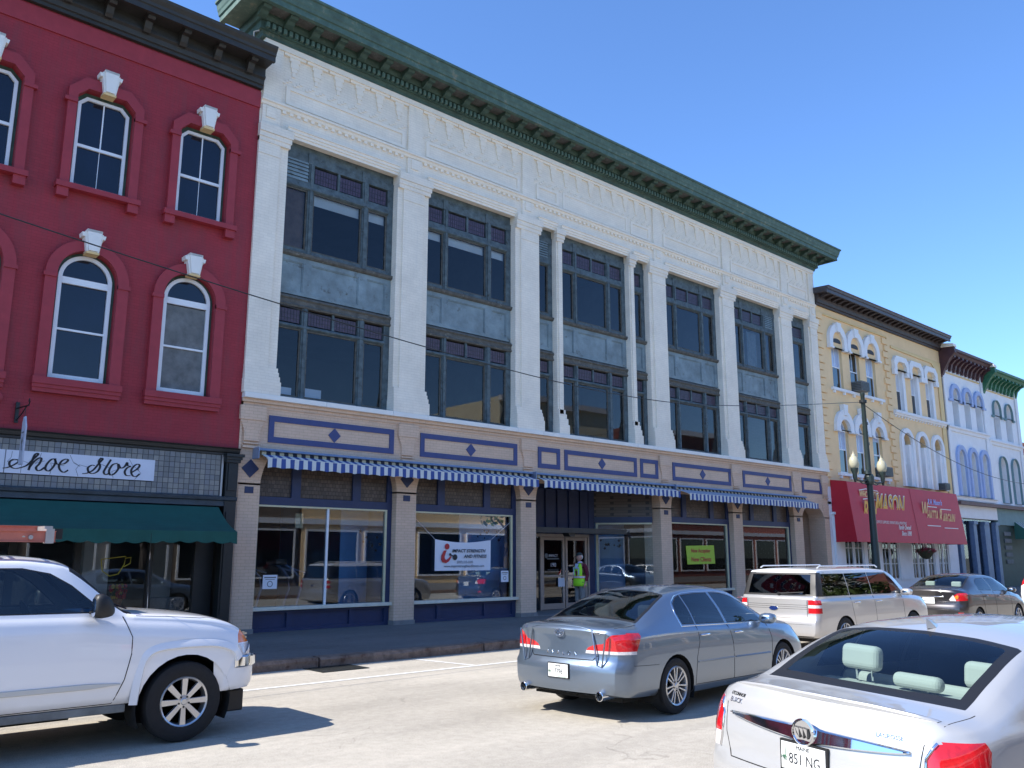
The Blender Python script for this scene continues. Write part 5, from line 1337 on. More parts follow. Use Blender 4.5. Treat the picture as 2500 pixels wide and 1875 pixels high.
# ---------------- cream building with blue hoods
def row_build(name, label, x0, x1, c3, c2, hood_m, win3, win2, hood3, hood2, trim_top, corn_m, ztop, zbelt, zb2, deep, glassm, fancy):
    t = thing(name, label, 'building', (x0, F, 0))
    holes = []
    for c_ in c3: holes.append(arch_poly(c_ - deep, c_ + deep, win3[0], win3[1] - deep, 10))
    for c_ in c2: holes.append(arch_poly(c_ - deep, c_ + deep, win2[0], win2[1] - deep, 10))
    mb = MB(); wall_holes(mb, x0, x1, 4.55, ztop, F + .02, holes, .3); mb.build('wall', M['cream_white'], t, recalc=False)
    box_core(t, x0, x1, ztop, M['cream_white'], 18.1)
    for (cc, wz, hz) in ((c3, win3, hood3), (c2, win2, hood2)):
        for c_ in cc:
            f_ = dh_window(t, c_ - deep * .45, wz[0] + .03, wz[1] - .1, deep * 1.05, F + .22, M['window_white'], arch=True, glass=glassm)
            mb = MB(); mb.box(c_ - deep * .8, c_ - deep * .1, F + .18, F + .185, wz[0] + .1, (wz[0] + wz[1]) / 2 - .1); mb.build('pane', mat('pane_red', (.05, .02, .02), .1) if fancy else M['glass_dark'], f_)
            h = MB(); w1, w0 = deep + fancy, deep + .03
            ring(h, arch_poly(c_ - w1, c_ + w1, hz, wz[1] - deep, 12), arch_poly(c_ - w0, c_ + w0, hz, wz[1] - deep, 12), F - .10, F + .02)
            if wz is win3: h.box(c_ - w1 - .22, c_ - w0, F - .10, F, hz - .12, hz); h.box(c_ + w0, c_ + w1 + .22, F - .10, F, hz - .12, hz)
            h.build('window_hood', hood_m, t)
    mb = MB(); mb.sweep_x([(F + .02, zbelt - .2), (F - .06, zbelt - .18), (F - .08, zbelt - .05), (F - .16, zbelt), (F - .16, zbelt + .08), (F + .02, zbelt + .1)], x0, x1)
    mb.sweep_x([(F + .02, zb2 - .22), (F - .1, zb2 - .2), (F - .12, zb2 - .05), (F - .2, zb2), (F + .02, zb2 + .06)], x0, x1)
    mb.box(x0, x0 + .35, F - .06, F, 4.55, ztop); mb.box(x1 - .35, x1, F - .06, F, 4.55, ztop)
    mb.build('belt_course', M['cream_white'], t)
    mb = MB(); mb.box(x0 + .5, x1 - .5, F - .03, F + .02, trim_top - .03, trim_top + .03); mb.build('string_line', M['yellow_trim'], t)
    mb = MB(); mb.sweep_x([(17.75, ztop), (17.55, ztop), (17.5, ztop + .12), (17.2, ztop + .16), (17.1, ztop + .3), (17.0, ztop + .34), (16.98, ztop + .46), (17.75, ztop + .5)], x0, x1 + (.4 if fancy < .1 else 0)); mb.build('cornice', corn_m, t)
    bk = MB(); bk.prism([(17.70, ztop + .14), (17.12, ztop + .14), (17.12, ztop + .04), (17.30, ztop - .02), (17.50, ztop - .22), (17.56, ztop - .45), (17.62, ztop - .58), (17.70, ztop - .56)], -.09, .09, axis='x'); bm_ = bk.mesh('bracket', corn_m, org=(0, F * SC, 0))
    n = int((x1 - x0) / .56)
    for k in range(n): inst(bm_, 'bracket', t, (x0 + .45 + (x1 - x0 - .7) * k / (n - 1), F, 0))
    bk = MB(); bk.prism([(17.75, ztop + .75), (16.95, ztop + .62), (16.9, ztop + .2), (17.2, ztop - .1), (17.5, ztop - .6), (17.68, ztop - 1.0), (17.75, ztop - 1.0)], x0 - .12, x0 + .12, axis='x'); bk.build('end_bracket', corn_m, t)
    bk = MB(); bk.prism([(17.8, ztop + .8), (16.93, ztop + .66), (16.9, ztop + .5), (17.8, ztop + .55)], x0 - .2, x0 + .2, axis='x'); bk.build('end_cap', M['white_trim'], t)
    return t
M['hood_green'] = mat('hood_green', (.16, .26, .27), .7, var=.1)
bb = row_build('cream_building', 'cream building with pale blue window hoods and maroon bracketed cornice', 46.5, 52.1, [47.95, 49.55, 51.15], [47.95, 49.55, 51.15], M['pale_blue'], (8.55, 10.60), (4.88, 7.30), 9.98, 4.9, 11.38, M['maroon'], 12.05, 8.42, 4.84, .42, M['glass_dark'], .26)
gb = row_build('end_building', 'cream end building with thin grey-green window hoods and bright green bracketed cornice', 52.1, 57.45, [53.85, 55.75], [53.95, 55.85], M['hood_green'], (8.42, 10.62), (4.74, 7.36), 9.75, 4.75, 11.15, M['bright_green'], 11.78, 8.18, 4.62, .52, M['blind_white'], .07)
# ground floors
mb = MB(); mb.box(46.5, 52.1, F - .05, F + .3, 3.75, 4.6); mb.build('shop_header', M['cream_white'], bb)
mb = MB(); mb.box(46.4, 57.5, F - .35, F + .1, 4.40, 4.56); mb.build('brown_fascia', mat('fascia_brown', (.14, .075, .065), .6, var=.2), bb)
mb = MB()
for x in (46.55, 48.5, 50.0, 51.6): mb.box(x, x + (.72 if x > 49 and x < 51 else .42), F - .06, F + .2, .1, 3.6); mb.box(x - .05, x + .5, F - .12, F + .1, 3.45, 3.62)
mb.build('iron_column', M['blue_column'], bb)
mb = MB(); mb.box(46.5, 52.1, F + .14, F + .15, .3, 3.7); mb.build('pane', M['glass_shop'], bb)
mb = MB(); mb.box(46.5, 52.1, 19.0, 19.1, .1, 4.4); mb.box(47.0, 48.2, 18.2, 18.25, 2.2, 3.5); mb.box(50.6, 51.4, 18.2, 18.25, 2.4, 3.5); mb.build('shop_room', mat('room_salmon', (.42, .13, .10), .9, var=.5, vscale=1.5), bb)
mb = MB(); mb.prism([(48.0, .1), (48.5, .1), (48.32, 2.0), (48.25, 2.0)], 18.0, 18.05); mb.build('yellow_panel', M['gold'], bb)
mb = MB(); mb.box(52.1, 57.45, F - .05, F + .3, 3.5, 4.4); mb.build('shop_header', M['hood_green'], gb)
mb = MB(); mb.box(52.1, 57.45, F + .05, F + .1, .1, 3.5); mb.build('shop_wall', mat('shop_green', (.02, .045, .035), .6, var=.3), gb)
mb = MB()
for k in range(5): mb.box(53.0, 54.0, F - .0, F + .04, 1.4 + k * .38, 1.62 + k * .38)
mb.build('window_lettering', M['curtain'], gb)
sa = thing('green_striped_awning', 'green and white striped awning on the farthest shop of the row', 'awning', (56, 17, 3))
mb = MB()
for k in range(16):
    a = 54.6 + k * .2; mb.face([(a, F, 3.75), (a, F - 1.2, 2.75), (a + .2, F - 1.2, 2.75), (a + .2, F, 3.75)], k % 2); mb.face([(a, F - 1.2, 2.75), (a, F - 1.22, 2.5), (a + .2, F - 1.22, 2.5), (a + .2, F - 1.2, 2.75)], k % 2)
mb.face([(54.6, F, 3.75), (54.6, F, 2.75), (54.6, F - 1.2, 2.75)], 0)
mb.build('fabric', [mat('awn_g2', (.03, .12, .09), .8), M['stripe_white']], sa, recalc=False)

# ---------------- air conditioners
def ac(label, x, z, w, h, y=F):
    t = thing('air_conditioner', label, 'air conditioner', (x, y, z), group='window air conditioners of the yellow building')
    mb = MB(); mb.box(x, x + w, y - .42, y + .2, z, z + h); mb.build('casing', M['curtain'], t, bevel=.01)
    mb = MB(); 
    for k in range(6): mb.box(x + .03, x + w - .03, y - .435, y - .42, z + .04 + k * (h - .08) / 6, z + .04 + k * (h - .08) / 6 + .025)
    for k in range(5): mb.box(x - .012, x, y - .38, y + .1, z + .05 + k * (h - .08) / 5, z + .05 + k * (h - .08) / 5 + .02)
    mb.build('grille', M['black_metal'], t)
ac('grey air conditioner in the middle top window of the yellow building, above the lamp post', 36.45, 8.98, .72, .44)
ac('white air conditioner in a second floor window right of the lamp globes', 38.10, 5.30, .70, .42)
ac('small white air conditioner just above the red awning at its right end', 44.55, 5.02, .50, .34)

# ---------------- lamp post
lp = thing('street_lamp', 'tall dark green street lamp post with two acorn globes and a cable at its top', 'street lamp', (28.45, 13.5, .155))
lx, ly = 28.45, 13.5
mb = MB(); mb.lathe([(.24, .155), (.24, .35), (.20, .42), (.17, .9), (.155, 1.0), (.15, 1.1), (.135, 1.15), (.11, 3.0), (.095, 4.4), (.068, 7.2), (.08, 7.22), (.08, 7.30), (0, 7.32)], c=(lx, ly, 0), n=20)
M['lamp_green'] = mat('lamp_green', (.018, .030, .028), .45, var=.2, vscale=6)
mb.build('post', M['lamp_green'], lp, autosm=True)
mb = MB(); mb.lathe([(.13, 4.15), (.16, 4.25), (.16, 4.42), (.12, 4.5)], c=(lx, ly, 0), n=16); mb.lathe([(.10, 4.50), (.09, 4.60), (.0, 4.68)], c=(lx - .1, ly, 0), n=12); mb.build('collar', M['lamp_green'], lp)
for s_ in (-1, 1):
    mb = MB(); mb.tube([(lx + s_ * .1, ly, 4.32), (lx + s_ * .5, ly, 4.24), (lx + s_ * .85, ly, 4.26), (lx + s_ * .98, ly, 4.34)], .032, 8); mb.tube([(lx + s_ * .12, ly, 4.20), (lx + s_ * .5, ly, 4.16), (lx + s_ * .7, ly, 4.24)], .018, 6); mb.build('arm', M['lamp_green'], lp)
    cx = lx + s_ * 1.0
    mb = MB(); mb.lathe([(.03, 4.18), (.045, 4.24), (.07, 4.34), (.075, 4.46), (.12, 4.57), (.125, 4.64)], c=(cx, ly, 0), n=14); mb.build('lamp_holder', M['lamp_green'], lp, autosm=True)
    mb = MB(); mb.lathe([(.10, 4.64), (.14, 4.68), (.165, 4.78), (.158, 4.90), (.12, 5.0), (.075, 5.04), (.07, 5.08), (.045, 5.11), (.015, 5.15), (.008, 5.24), (0, 5.24)], c=(cx, ly, 0), n=20)
    mb.build('globe', mat('globe_glass', (.40, .38, .27), .3, trans=.0, var=.05), lp, autosm=True)
mb = MB(); mb.lathe([(.125, 6.95), (.125, 7.05)], c=(lx, ly, 0), n=14); mb.box(lx - .02, lx + .18, ly - .03, ly + .03, 6.2, 6.3); mb.box(lx + .1, lx + .18, ly - .03, ly + .03, 5.5, 5.6); mb.build('clamp', M['black_metal'], lp)

# ---------------- cables
def cable(label, p0, p1, sag, r=.016, grp=None):
    pts = []
    for i in range(41):
        t = i / 40; p = Vector(p0).lerp(Vector(p1), t); p.z -= sag * 4 * t * (1 - t); pts.append(p)
    mb = MB(); mb.tube(pts, r, 6)
    return setp(mb.build('utility_cable', M['black_metal'], smooth=True), label, 'cable')
_cp = [(-9, 8.6), (-3.5, 7.28), (2.25, 6.40), (9.14, 5.74), (14.96, 5.49), (20.0, 5.80), (lx, 6.98)]
mb = MB(); mb.tube([(q[0], 13.0 + .5 * max(0, (q[0] - 20) / 8.45), q[1]) for q in catmull(_cp, 8)], .010, 6)
setp(mb.build('utility_cable', M['black_metal'], smooth=True), 'thin black overhead cable sagging across the white facade to the lamp post', 'cable')
cable('thin cable running from the lamp post toward the far cream buildings', (lx + .05, ly, 6.9), (62, 14.5, 7.6), 2.1, .012)
# small white roof vent and plants seen left of the white cornice
vt = MB(); vt.box(7.25, 7.42, 17.95, 18.1, 13.38, 13.62); vt.tube([(7.33, 18.02, 13.6), (7.33, 18.02, 13.95), (7.40, 18.02, 14.02), (7.44, 18.02, 13.92)], .035, 8)
setp(vt.build('roof_vent', M['window_white']), 'small white hooked vent pipe on the red building roof beside the green cornice', 'vent')

# ---------------- far end: orange brick block, tree
ob = thing('orange_building', 'orange brick building seen past the last cream building at the right edge', 'building', (66, 20, 0))
mb = MB(); mb.box(63.5, 80, 19.8, 34, 0, 9.0); mb.build('wall', mat('orange_brick', (.50, .15, .07), .8, var=.1), ob)
mb = MB(); mb.box(63.3, 80.2, 19.6, 34, 9.0, 9.3); mb.build('roof', mat('orange_roof', (.55, .17, .08), .8), ob)
def tree(name, label, x, y, h, cr, cz, seed, cols, n=1400, lf=.22, group=None):
    rr = random.Random(seed)
    t = thing(name, label, 'tree', (x, y, .1), group=group)
    mb = MB()
    mb.tube([(x, y, .1), (x + .1, y, h * .3), (x - .05, y + .1, h * .55), (x + .1, y, h * .8)], [.2, .15, .1, .03], 8)
    for k in range(9):
        a = rr.uniform(0, 6.28); z0 = h * rr.uniform(.3, .65); mb.tube([(x, y, z0), (x + cr * .5 * math.cos(a), y + cr * .5 * math.sin(a), z0 + h * .15), (x + cr * .85 * math.cos(a), y + cr * .85 * math.sin(a), z0 + h * .22)], [.07, .04, .015], 5)
    mb.build('trunk', mat('bark', (.07, .055, .045), .9, var=.3, vscale=8), t)
    mb = MB(); clumps = []
    for k in range(26):
        a = rr.uniform(0, 6.28); b_ = rr.uniform(-1, 1); q = cr * rr.uniform(.3, .95)
        clumps.append((x + q * math.cos(a) * math.sqrt(1 - b_ * b_ * .6), y + q * math.sin(a) * math.sqrt(1 - b_ * b_ * .6), cz + b_ * cr * 1.05, cr * rr.uniform(.18, .38), rr.randrange(len(cols))))
    for i in range(n):
        c_ = clumps[rr.randrange(len(clumps))]
        v = Vector((rr.gauss(0, 1), rr.gauss(0, 1), rr.gauss(0, 1))).normalized() * c_[3] * rr.random() ** .4
        p = Vector(c_[:3]) + v
        a_ = Vector((rr.uniform(-1, 1), rr.uniform(-1, 1), rr.uniform(-1, 1))).normalized() * lf * rr.uniform(.5, 1)
        b2 = a_.cross(Vector((rr.uniform(-1, 1), rr.uniform(-1, 1), rr.uniform(-1, 1)))).normalized() * lf * .45
        mb.face([p - a_, p - b2, p + a_, p + b2], c_[4])
    mb.build('crown', [mat('leaf_%d' % i, c_, .7) for i, c_ in enumerate(cols)], t, recalc=False)
    return t
tree('street_tree', 'yellow green tree below the orange building at the right edge', 62.0, 17.2, 8.4, 2.2, 6.4, 3, [(.30, .26, .03), (.10, .16, .03), (.22, .22, .04)], n=2600)

# ================================================================== across the street (seen mirrored in glass and car paint)
def far_block(name, label, x0, x1, y, depth, h, wm, trim, seed, shop=(.05, .06, .07), nfl=2):
    t = thing(name, label, 'building', (x0, y, 0), group=None)
    mb = MB(); mb.box(x0, x1, y - depth, y, .16, h); mb.build('wall', wm, t)
    mb = MB(); mb.box(x0 - .15, x1 + .15, y, y + .35, h - .35, h + .05); mb.box(x0, x1, y, y + .12, 3.6, 3.9); mb.build('cornice', trim, t)
    nb = max(2, int((x1 - x0) / 3.4)); w = (x1 - x0) / nb
    for i in range(nb):
        a = x0 + i * w
        mb = MB(); mb.box(a + .3, a + w - .3, y - .0, y + .04, .7, 3.2); mb.build('shop_window', M['glass_dark'], t)
        mb = MB(); frame_box(mb, a + .22, a + w - .22, .6, 3.3, .1, y, y + .08); mb.build('shop_frame', trim, t)
        z = 4.7
        while z + 2 < h - .5:
            for q in (.28, .72):
                mb = MB(); mb.box(a + w * q - .45, a + w * q + .45, y, y + .03, z, z + 1.7); mb.build('window', M['glass_dark'], t)
                mb = MB(); frame_box(mb, a + w * q - .52, a + w * q + .52, z - .08, z + 1.78, .08, y, y + .08); mb.build('window_frame', trim, t)
            z += 3.1
    return t
ys = -8.6
far_block('opposite_shop', 'low tan brick shop block across the street behind the camera', -14, 24, ys, 12, 6.2, brick_mat('opp_tan', (.20, .15, .11), (.15, .12, .10)), M['cream_white'], 1)
far_block('opposite_shop', 'two storey cream shop across the street behind the camera', 24.2, 39.8, ys, 12, 7.0, M['yellow_wall'], M['cream_white'], 2)
far_block('opposite_shop', 'tall cream block across the street with a bare sunlit side wall', 40, 50, ys - .4, 16, 13.0, mat('opp_cream', (.80, .74, .54), .8, var=.04), M['cream_white'], 3)
far_block('opposite_shop', 'dark red brick block across the street beyond the cream side wall', 55, 66, ys, 12, 12.2, brick_mat('opp_red', (.26, .07, .05), (.3, .25, .22)), M['cream_white'], 4)
far_block('opposite_shop', 'salmon painted block across the street, furthest to the right', 66.2, 92, ys, 12, 9.0, mat('opp_salmon', (.55, .20, .15), .8, var=.05), M['cream_white'], 5)
tree('opposite_tree', 'green tree on the near pavement across from the entrance bay', 33.0, -1.2, 9.5, 2.6, 6.6, 12, [(.05, .09, .02), (.08, .12, .025), (.10, .09, .02)], n=2200)
tree('opposite_tree', 'thin tree with brownish leaves behind the camera on the near pavement', 13.8, -3.6, 6.2, 1.4, 4.4, 9, [(.12, .08, .02), (.08, .09, .02)], n=700, lf=.14)
# ================================================================== vehicles
def pchip(tab):
    xs = [t[0] for t in tab]; ys = [t[1] for t in tab]; n = len(xs)
    d = [(ys[i + 1] - ys[i]) / (xs[i + 1] - xs[i]) for i in range(n - 1)]
    m = [d[0]] + [0 if d[i - 1] * d[i] <= 0 else 2 * d[i - 1] * d[i] / (d[i - 1] + d[i]) for i in range(1, n - 1)] + [d[-1]]
    def f(x):
        if x <= xs[0]: return ys[0]
        if x >= xs[-1]: return ys[-1]
        i = 0
        while x > xs[i + 1]: i += 1
        h = xs[i + 1] - xs[i]; t = (x - xs[i]) / h
        return ((1 + 2 * t) * (1 - t) ** 2 * ys[i] + t * (1 - t) ** 2 * h * m[i] + t * t * (3 - 2 * t) * ys[i + 1] + t * t * (t - 1) * h * m[i + 1])
    return f

def crom(P, sub):
    out = []
    for i in range(len(P) - 1):
        p0 = P[i - 1] if i > 0 else (2 * P[0][0] - P[1][0], 2 * P[0][1] - P[1][1]); p1 = P[i]; p2 = P[i + 1]; p3 = P[i + 2] if i + 2 < len(P) else (2 * P[-1][0] - P[-2][0], 2 * P[-1][1] - P[-2][1])
        k = sub[i]
        # shorter tangents keep character lines crisp
        t1 = ((p2[0] - p0[0]) * .32, (p2[1] - p0[1]) * .32); t2 = ((p3[0] - p1[0]) * .32, (p3[1] - p1[1]) * .32)
        l = math.hypot(p2[0] - p1[0], p2[1] - p1[1])
        def lim(t):
            q = math.hypot(*t); return t if q <= l * .9 or q == 0 else (t[0] * l * .9 / q, t[1] * l * .9 / q)
        t1 = lim(t1); t2 = lim(t2)
        for j in range(k):
            t = j / k; a = 2 * t ** 3 - 3 * t * t + 1; b = t ** 3 - 2 * t * t + t; c = -2 * t ** 3 + 3 * t * t; e = t ** 3 - t * t
            out.append((a * p1[0] + b * t1[0] + c * p2[0] + e * t2[0], a * p1[1] + b * t1[1] + c * p2[1] + e * t2[1]))
    out.append(P[-1]); return out

def car_surface(sp):
    """closed body skin in the car's own frame: x forward from the rear bumper, y left, z up"""
    L_ = sp['L']; f = {k: pchip(sp[k]) for k in ('zb', 'zs', 'zc', 'zr', 'yt', 'yr')}; hwf = pchip(sp['hw'])
    sub = [2, 2, 2, 3, 3, 3, 2, 3, 5, 2, 3, 3]
    xs = set([0.0, L_, .012, .03, .06, .1, .15, .2, .28, L_ - .012, L_ - .03, L_ - .06, L_ - .1, L_ - .15, L_ - .2, L_ - .28])
    k = int(L_ / .085)
    for i in range(1, k): xs.add(round(i * L_ / k, 4))
    for key in ('zc', 'zr'):
        for x, _ in sp[key]: xs.add(x)
    xs = sorted(xs); xs = [x for i, x in enumerate(xs) if i == 0 or x - xs[i - 1] > .006 or x == L_]
    def endw(x):
        r0, r1 = sp.get('rr', .30), sp.get('rf', .45)
        w = 1.0
        if x < r0: w *= 1 - sp.get('rk', .17) * (1 - x / r0) ** 2.6
        if x > L_ - r1: w *= 1 - sp.get('fk', .26) * (1 - (L_ - x) / r1) ** 2.4
        return w
    rp = pchip(sp['rprof']); fp = pchip(sp['fprof'])
    def deform(x, y, z):
        wr = max(0, 1 - x / .55); wf = max(0, 1 - (L_ - x) / .6)
        q = (y / .92) ** 2
        return (x + (rp(z) + sp.get('rcrown', .10) * q) * wr - (fp(z) + sp.get('fcrown', .16) * q) * wf, y, z)
    secs = []
    for x in xs:
        hw = hwf(x) * endw(x); yt = f['yt'](x) * endw(x); yr = f['yr'](x) * (endw(x)); zb, zs, zc, zr = f['zb'](x), f['zs'](x), f['zc'](x), f['zr'](x)
        bul = sp.get('side_bulge', .02)
        zm = zb + (zs - zb) * .48
        P = [(0, zb), (hw * .72, zb), (hw * .93, zb + .015), (hw * .982, zb + .10), (hw, zm), (hw * .992, zs - .17), (yt + .012, zs - .045), (yt - .018, zs),
             ((yt - .018) * .52 + yr * .48 + bul, zs * .50 + zr * .50 + .0), (yr, zr), (yr * .90, zr + (zc - zr) * .36), (yr * .52, zr + (zc - zr) * .82), (0, zc)]
        secs.append(crom(P, sub))
    nv = len(secs[0])
    bm = bmesh.new(); grid = []
    for x, s_ in zip(xs, secs):
        row = []
        for (y, z) in s_: row.append(bm.verts.new(deform(x, y, z)))
        rowm = [row[0] if abs(s_[0][0]) < 1e-6 else None] + [bm.verts.new(deform(x, -y, z)) for (y, z) in s_[1:-1]] + [row[-1]]
        grid.append((row, rowm))
    for i in range(len(xs) - 1):
        for side in (0, 1):
            a, b = grid[i][side], grid[i + 1][side]
            for j in range(nv - 1):
                q = (a[j], b[j], b[j + 1], a[j + 1]); bm.faces.new(q if side == 0 else q[::-1])
    # end caps with interior columns
    for gi, x, flip in ((0, xs[0], False), (-1, xs[-1], True)):
        row, rowm = grid[gi]; s_ = secs[gi]; j0 = sum(sub[:2]); j1 = nv - 1; T = (1, .8, .6, .4, .2, 0)
        cols = []
        for j in range(j0, j1 + 1):
            y, z = s_[j]; c = []
            for t in T:
                if t == 1: c.append(row[j])
                elif t == 0: c.append(bm.verts.new(deform(x, 0, z)) if j < j1 else row[j1])
                else: c.append(bm.verts.new(deform(x, y * t, z)))
            for t in (.2, .4, .6, .8):
                c.append(bm.verts.new(deform(x, -y * t, z)))
            c.append(rowm[j] if j < j1 else row[j1])
            cols.append(c)
        for j in range(len(cols) - 1):
            for k_ in range(len(cols[0]) - 1):
                q = [cols[j][k_], cols[j][k_ + 1], cols[j + 1][k_ + 1], cols[j + 1][k_]]
                if j == len(cols) - 2: 
                    pass
                q2 = []
                for v in q:
                    if v not in q2: q2.append(v)
                if len(q2) < 3: continue
                try: bm.faces.new(q2 if flip else q2[::-1])
                except ValueError: pass
    bmesh.ops.remove_doubles(bm, verts=bm.verts, dist=.0004)
    bmesh.ops.dissolve_degenerate(bm, edges=bm.edges, dist=.0002)
    bmesh.ops.recalc_face_normals(bm, faces=bm.faces)
    bm.normal_update()
    return bm

AX = {'side': (0, 2), 'rear': (1, 2), 'top': (0, 1)}
def inpoly(p, poly):
    c = False; n = len(poly); x, y = p
    for i in range(n):
        x1, y1 = poly[i]; x2, y2 = poly[i - 1]
        if (y1 > y) != (y2 > y) and x < (x2 - x1) * (y - y1) / (y2 - y1) + x1: c = not c
    return c
def cut(bm, view, poly, filt):
    a, b = AX[view]
    for i in range(len(poly)):
        p, q = poly[i - 1], poly[i]
        lo = (min(p[0], q[0]) - .004, min(p[1], q[1]) - .004); hi = (max(p[0], q[0]) + .004, max(p[1], q[1]) + .004)
        fs = []
        for f_ in bm.faces:
            c = f_.calc_center_median()
            if not filt(c): continue
            us = [v.co[a] for v in f_.verts]; vs = [v.co[b] for v in f_.verts]
            if max(us) < lo[0] or min(us) > hi[0] or max(vs) < lo[1] or min(vs) > hi[1]: continue
            fs.append(f_)
        if not fs: continue
        no = Vector((0, 0, 0)); no[a] = q[1] - p[1]; no[b] = -(q[0] - p[0])
        if no.length < 1e-7: continue
        co = Vector((0, 0, 0)); co[a] = p[0]; co[b] = p[1]
        geom = list({v for f_ in fs for v in f_.verts}) + list({e for f_ in fs for e in f_.edges}) + fs
        bmesh.ops.bisect_plane(bm, geom=geom, plane_co=co, plane_no=no, dist=1e-5)

def strip(pts, w):
    """quads following a polyline, for shut lines"""
    out = []
    for p, q in zip(pts[:-1], pts[1:]):
        d = Vector((q[0] - p[0], q[1] - p[1]))
        if d.length < 1e-6: continue
        n_ = Vector((-d.y, d.x)).normalized() * (w / 2); e = d.normalized() * (w * .25)
        out.append([(p[0] - n_.x - e.x, p[1] - n_.y - e.y), (q[0] - n_.x + e.x, q[1] - n_.y + e.y), (q[0] + n_.x + e.x, q[1] + n_.y + e.y), (p[0] + n_.x - e.x, p[1] + n_.y - e.y)])
    return out

def circ(cx, cz, r, n=28, a0=0, a1=360): return [(cx + r * math.cos(math.radians(a0 + (a1 - a0) * i / n)), cz + r * math.sin(math.radians(a0 + (a1 - a0) * i / n))) for i in range(n)]

def local_obj(name, bm_or_me, mats, parent, smooth=35):
    if isinstance(bm_or_me, bmesh.types.BMesh):
        me = bpy.data.meshes.new(name); bm_or_me.to_mesh(me); bm_or_me.free()
    else: me = bm_or_me
    me.materials.clear()
    for m_ in (mats if isinstance(mats, (list, tuple)) else [mats]): me.materials.append(m_)
    if smooth: smooth_angle(me, smooth)
    o = bpy.data.objects.new(name, me); COL.objects.link(o); o.parent = parent; ORG[o.name] = Vector((0, 0, 0))
    return o

def lbuild(mb, name, m, parent, smooth=0, bevel=0, **k):
    o = mb.build(name, m, parent, sc=1.0, **k)
    if smooth: smooth_angle(o.data, smooth)
    if bevel:
        md = o.modifiers.new('bevel', 'BEVEL'); md.width = bevel; md.segments = 2; md.limit_method = 'ANGLE'
    return o

M['tyre'] = mat('tyre', (.012, .012, .013), .85, var=.2, vscale=20, bump=.3, bscale=60)
M['rubber'] = mat('rubber', (.010, .010, .011), .5)
M['well'] = mat('well', (.006, .006, .006), .95)
M['rim'] = mat('rim', (.55, .55, .56), .28, metal=.85)
M['rim_dark'] = mat('rim_dark', (.02, .02, .02), .6)
M['red_lens'] = mat('red_lens', (.50, .010, .015), .08, coat=1, var=.25, vscale=30)
M['clear_lens'] = mat('clear_lens', (.62, .58, .58), .10, coat=1, var=.25, vscale=40)
M['amber_lens'] = mat('amber_lens', (.80, .20, .02), .10, coat=1, var=.2, vscale=40)
M['plate'] = mat('plate', (.72, .73, .70), .5)
M['seat_dark'] = mat('seat_dark', (.035, .04, .045), .85)
M['seat_light'] = mat('seat_light', (.42, .42, .38), .85)
M['car_glass'] = glass_mat('car_glass', ior=1.55, tint=(.50, .58, .60), wav=0.0, add=.02)
M['car_glass_dark'] = glass_mat('car_glass_dark', ior=1.55, tint=(.10, .12, .13), wav=0.0, add=.03)
M['car_glass_clear'] = glass_mat('car_glass_clear', ior=1.5, tint=(.72, .84, .84), wav=0.0, add=.0)

def paint(name, col, metal=.0, rough=.35, flake=0.0):
    m, nt, b = new_mat(name); L = nt.links.new
    b.inputs['Base Color'].default_value = (*col, 1); b.inputs['Metallic'].default_value = metal; b.inputs['Roughness'].default_value = rough
    b.inputs['Coat Weight'].default_value = 1; b.inputs['Coat Roughness'].default_value = .04
    tc = nt.nodes.new('ShaderNodeTexCoord')
    n = nt.nodes.new('ShaderNodeTexNoise'); n.inputs['Scale'].default_value = 2.2; n.inputs['Detail'].default_value = 8; n.inputs['Roughness'].default_value = .7; L(tc.outputs['Object'], n.inputs['Vector'])
    sep = nt.nodes.new('ShaderNodeSeparateXYZ'); L(tc.outputs['Object'], sep.inputs[0])
    low = nt.nodes.new('ShaderNodeMapRange'); low.inputs[1].default_value = .25; low.inputs[2].default_value = .75; low.inputs[3].default_value = .55; low.inputs[4].default_value = 0.0; L(sep.outputs[2], low.inputs[0])
    mu = nt.nodes.new('ShaderNodeMath'); mu.operation = 'MULTIPLY'; L(low.outputs[0], mu.inputs[0]); L(n.outputs['Fac'], mu.inputs[1])
    mx = nt.nodes.new('ShaderNodeMix'); mx.data_type = 'RGBA'; L(mu.outputs[0], mx.inputs[0]); mx.inputs[6].default_value = (*col, 1); mx.inputs[7].default_value = (.20, .18, .15, 1); L(mx.outputs[2], b.inputs['Base Color'])
    r2 = nt.nodes.new('ShaderNodeMapRange'); r2.inputs[3].default_value = .03; r2.inputs[4].default_value = .45; L(mu.outputs[0], r2.inputs[0]); L(r2.outputs[0], b.inputs['Coat Roughness'])
    if flake:
        n2 = nt.nodes.new('ShaderNodeTexNoise'); n2.inputs['Scale'].default_value = 900; L(tc.outputs['Object'], n2.inputs['Vector'])
        bp = nt.nodes.new('ShaderNodeBump'); bp.inputs['Strength'].default_value = flake; bp.inputs['Distance'].default_value = .002; L(n2.outputs['Fac'], bp.inputs['Height']); L(bp.outputs[0], b.inputs['Normal'])
    return m

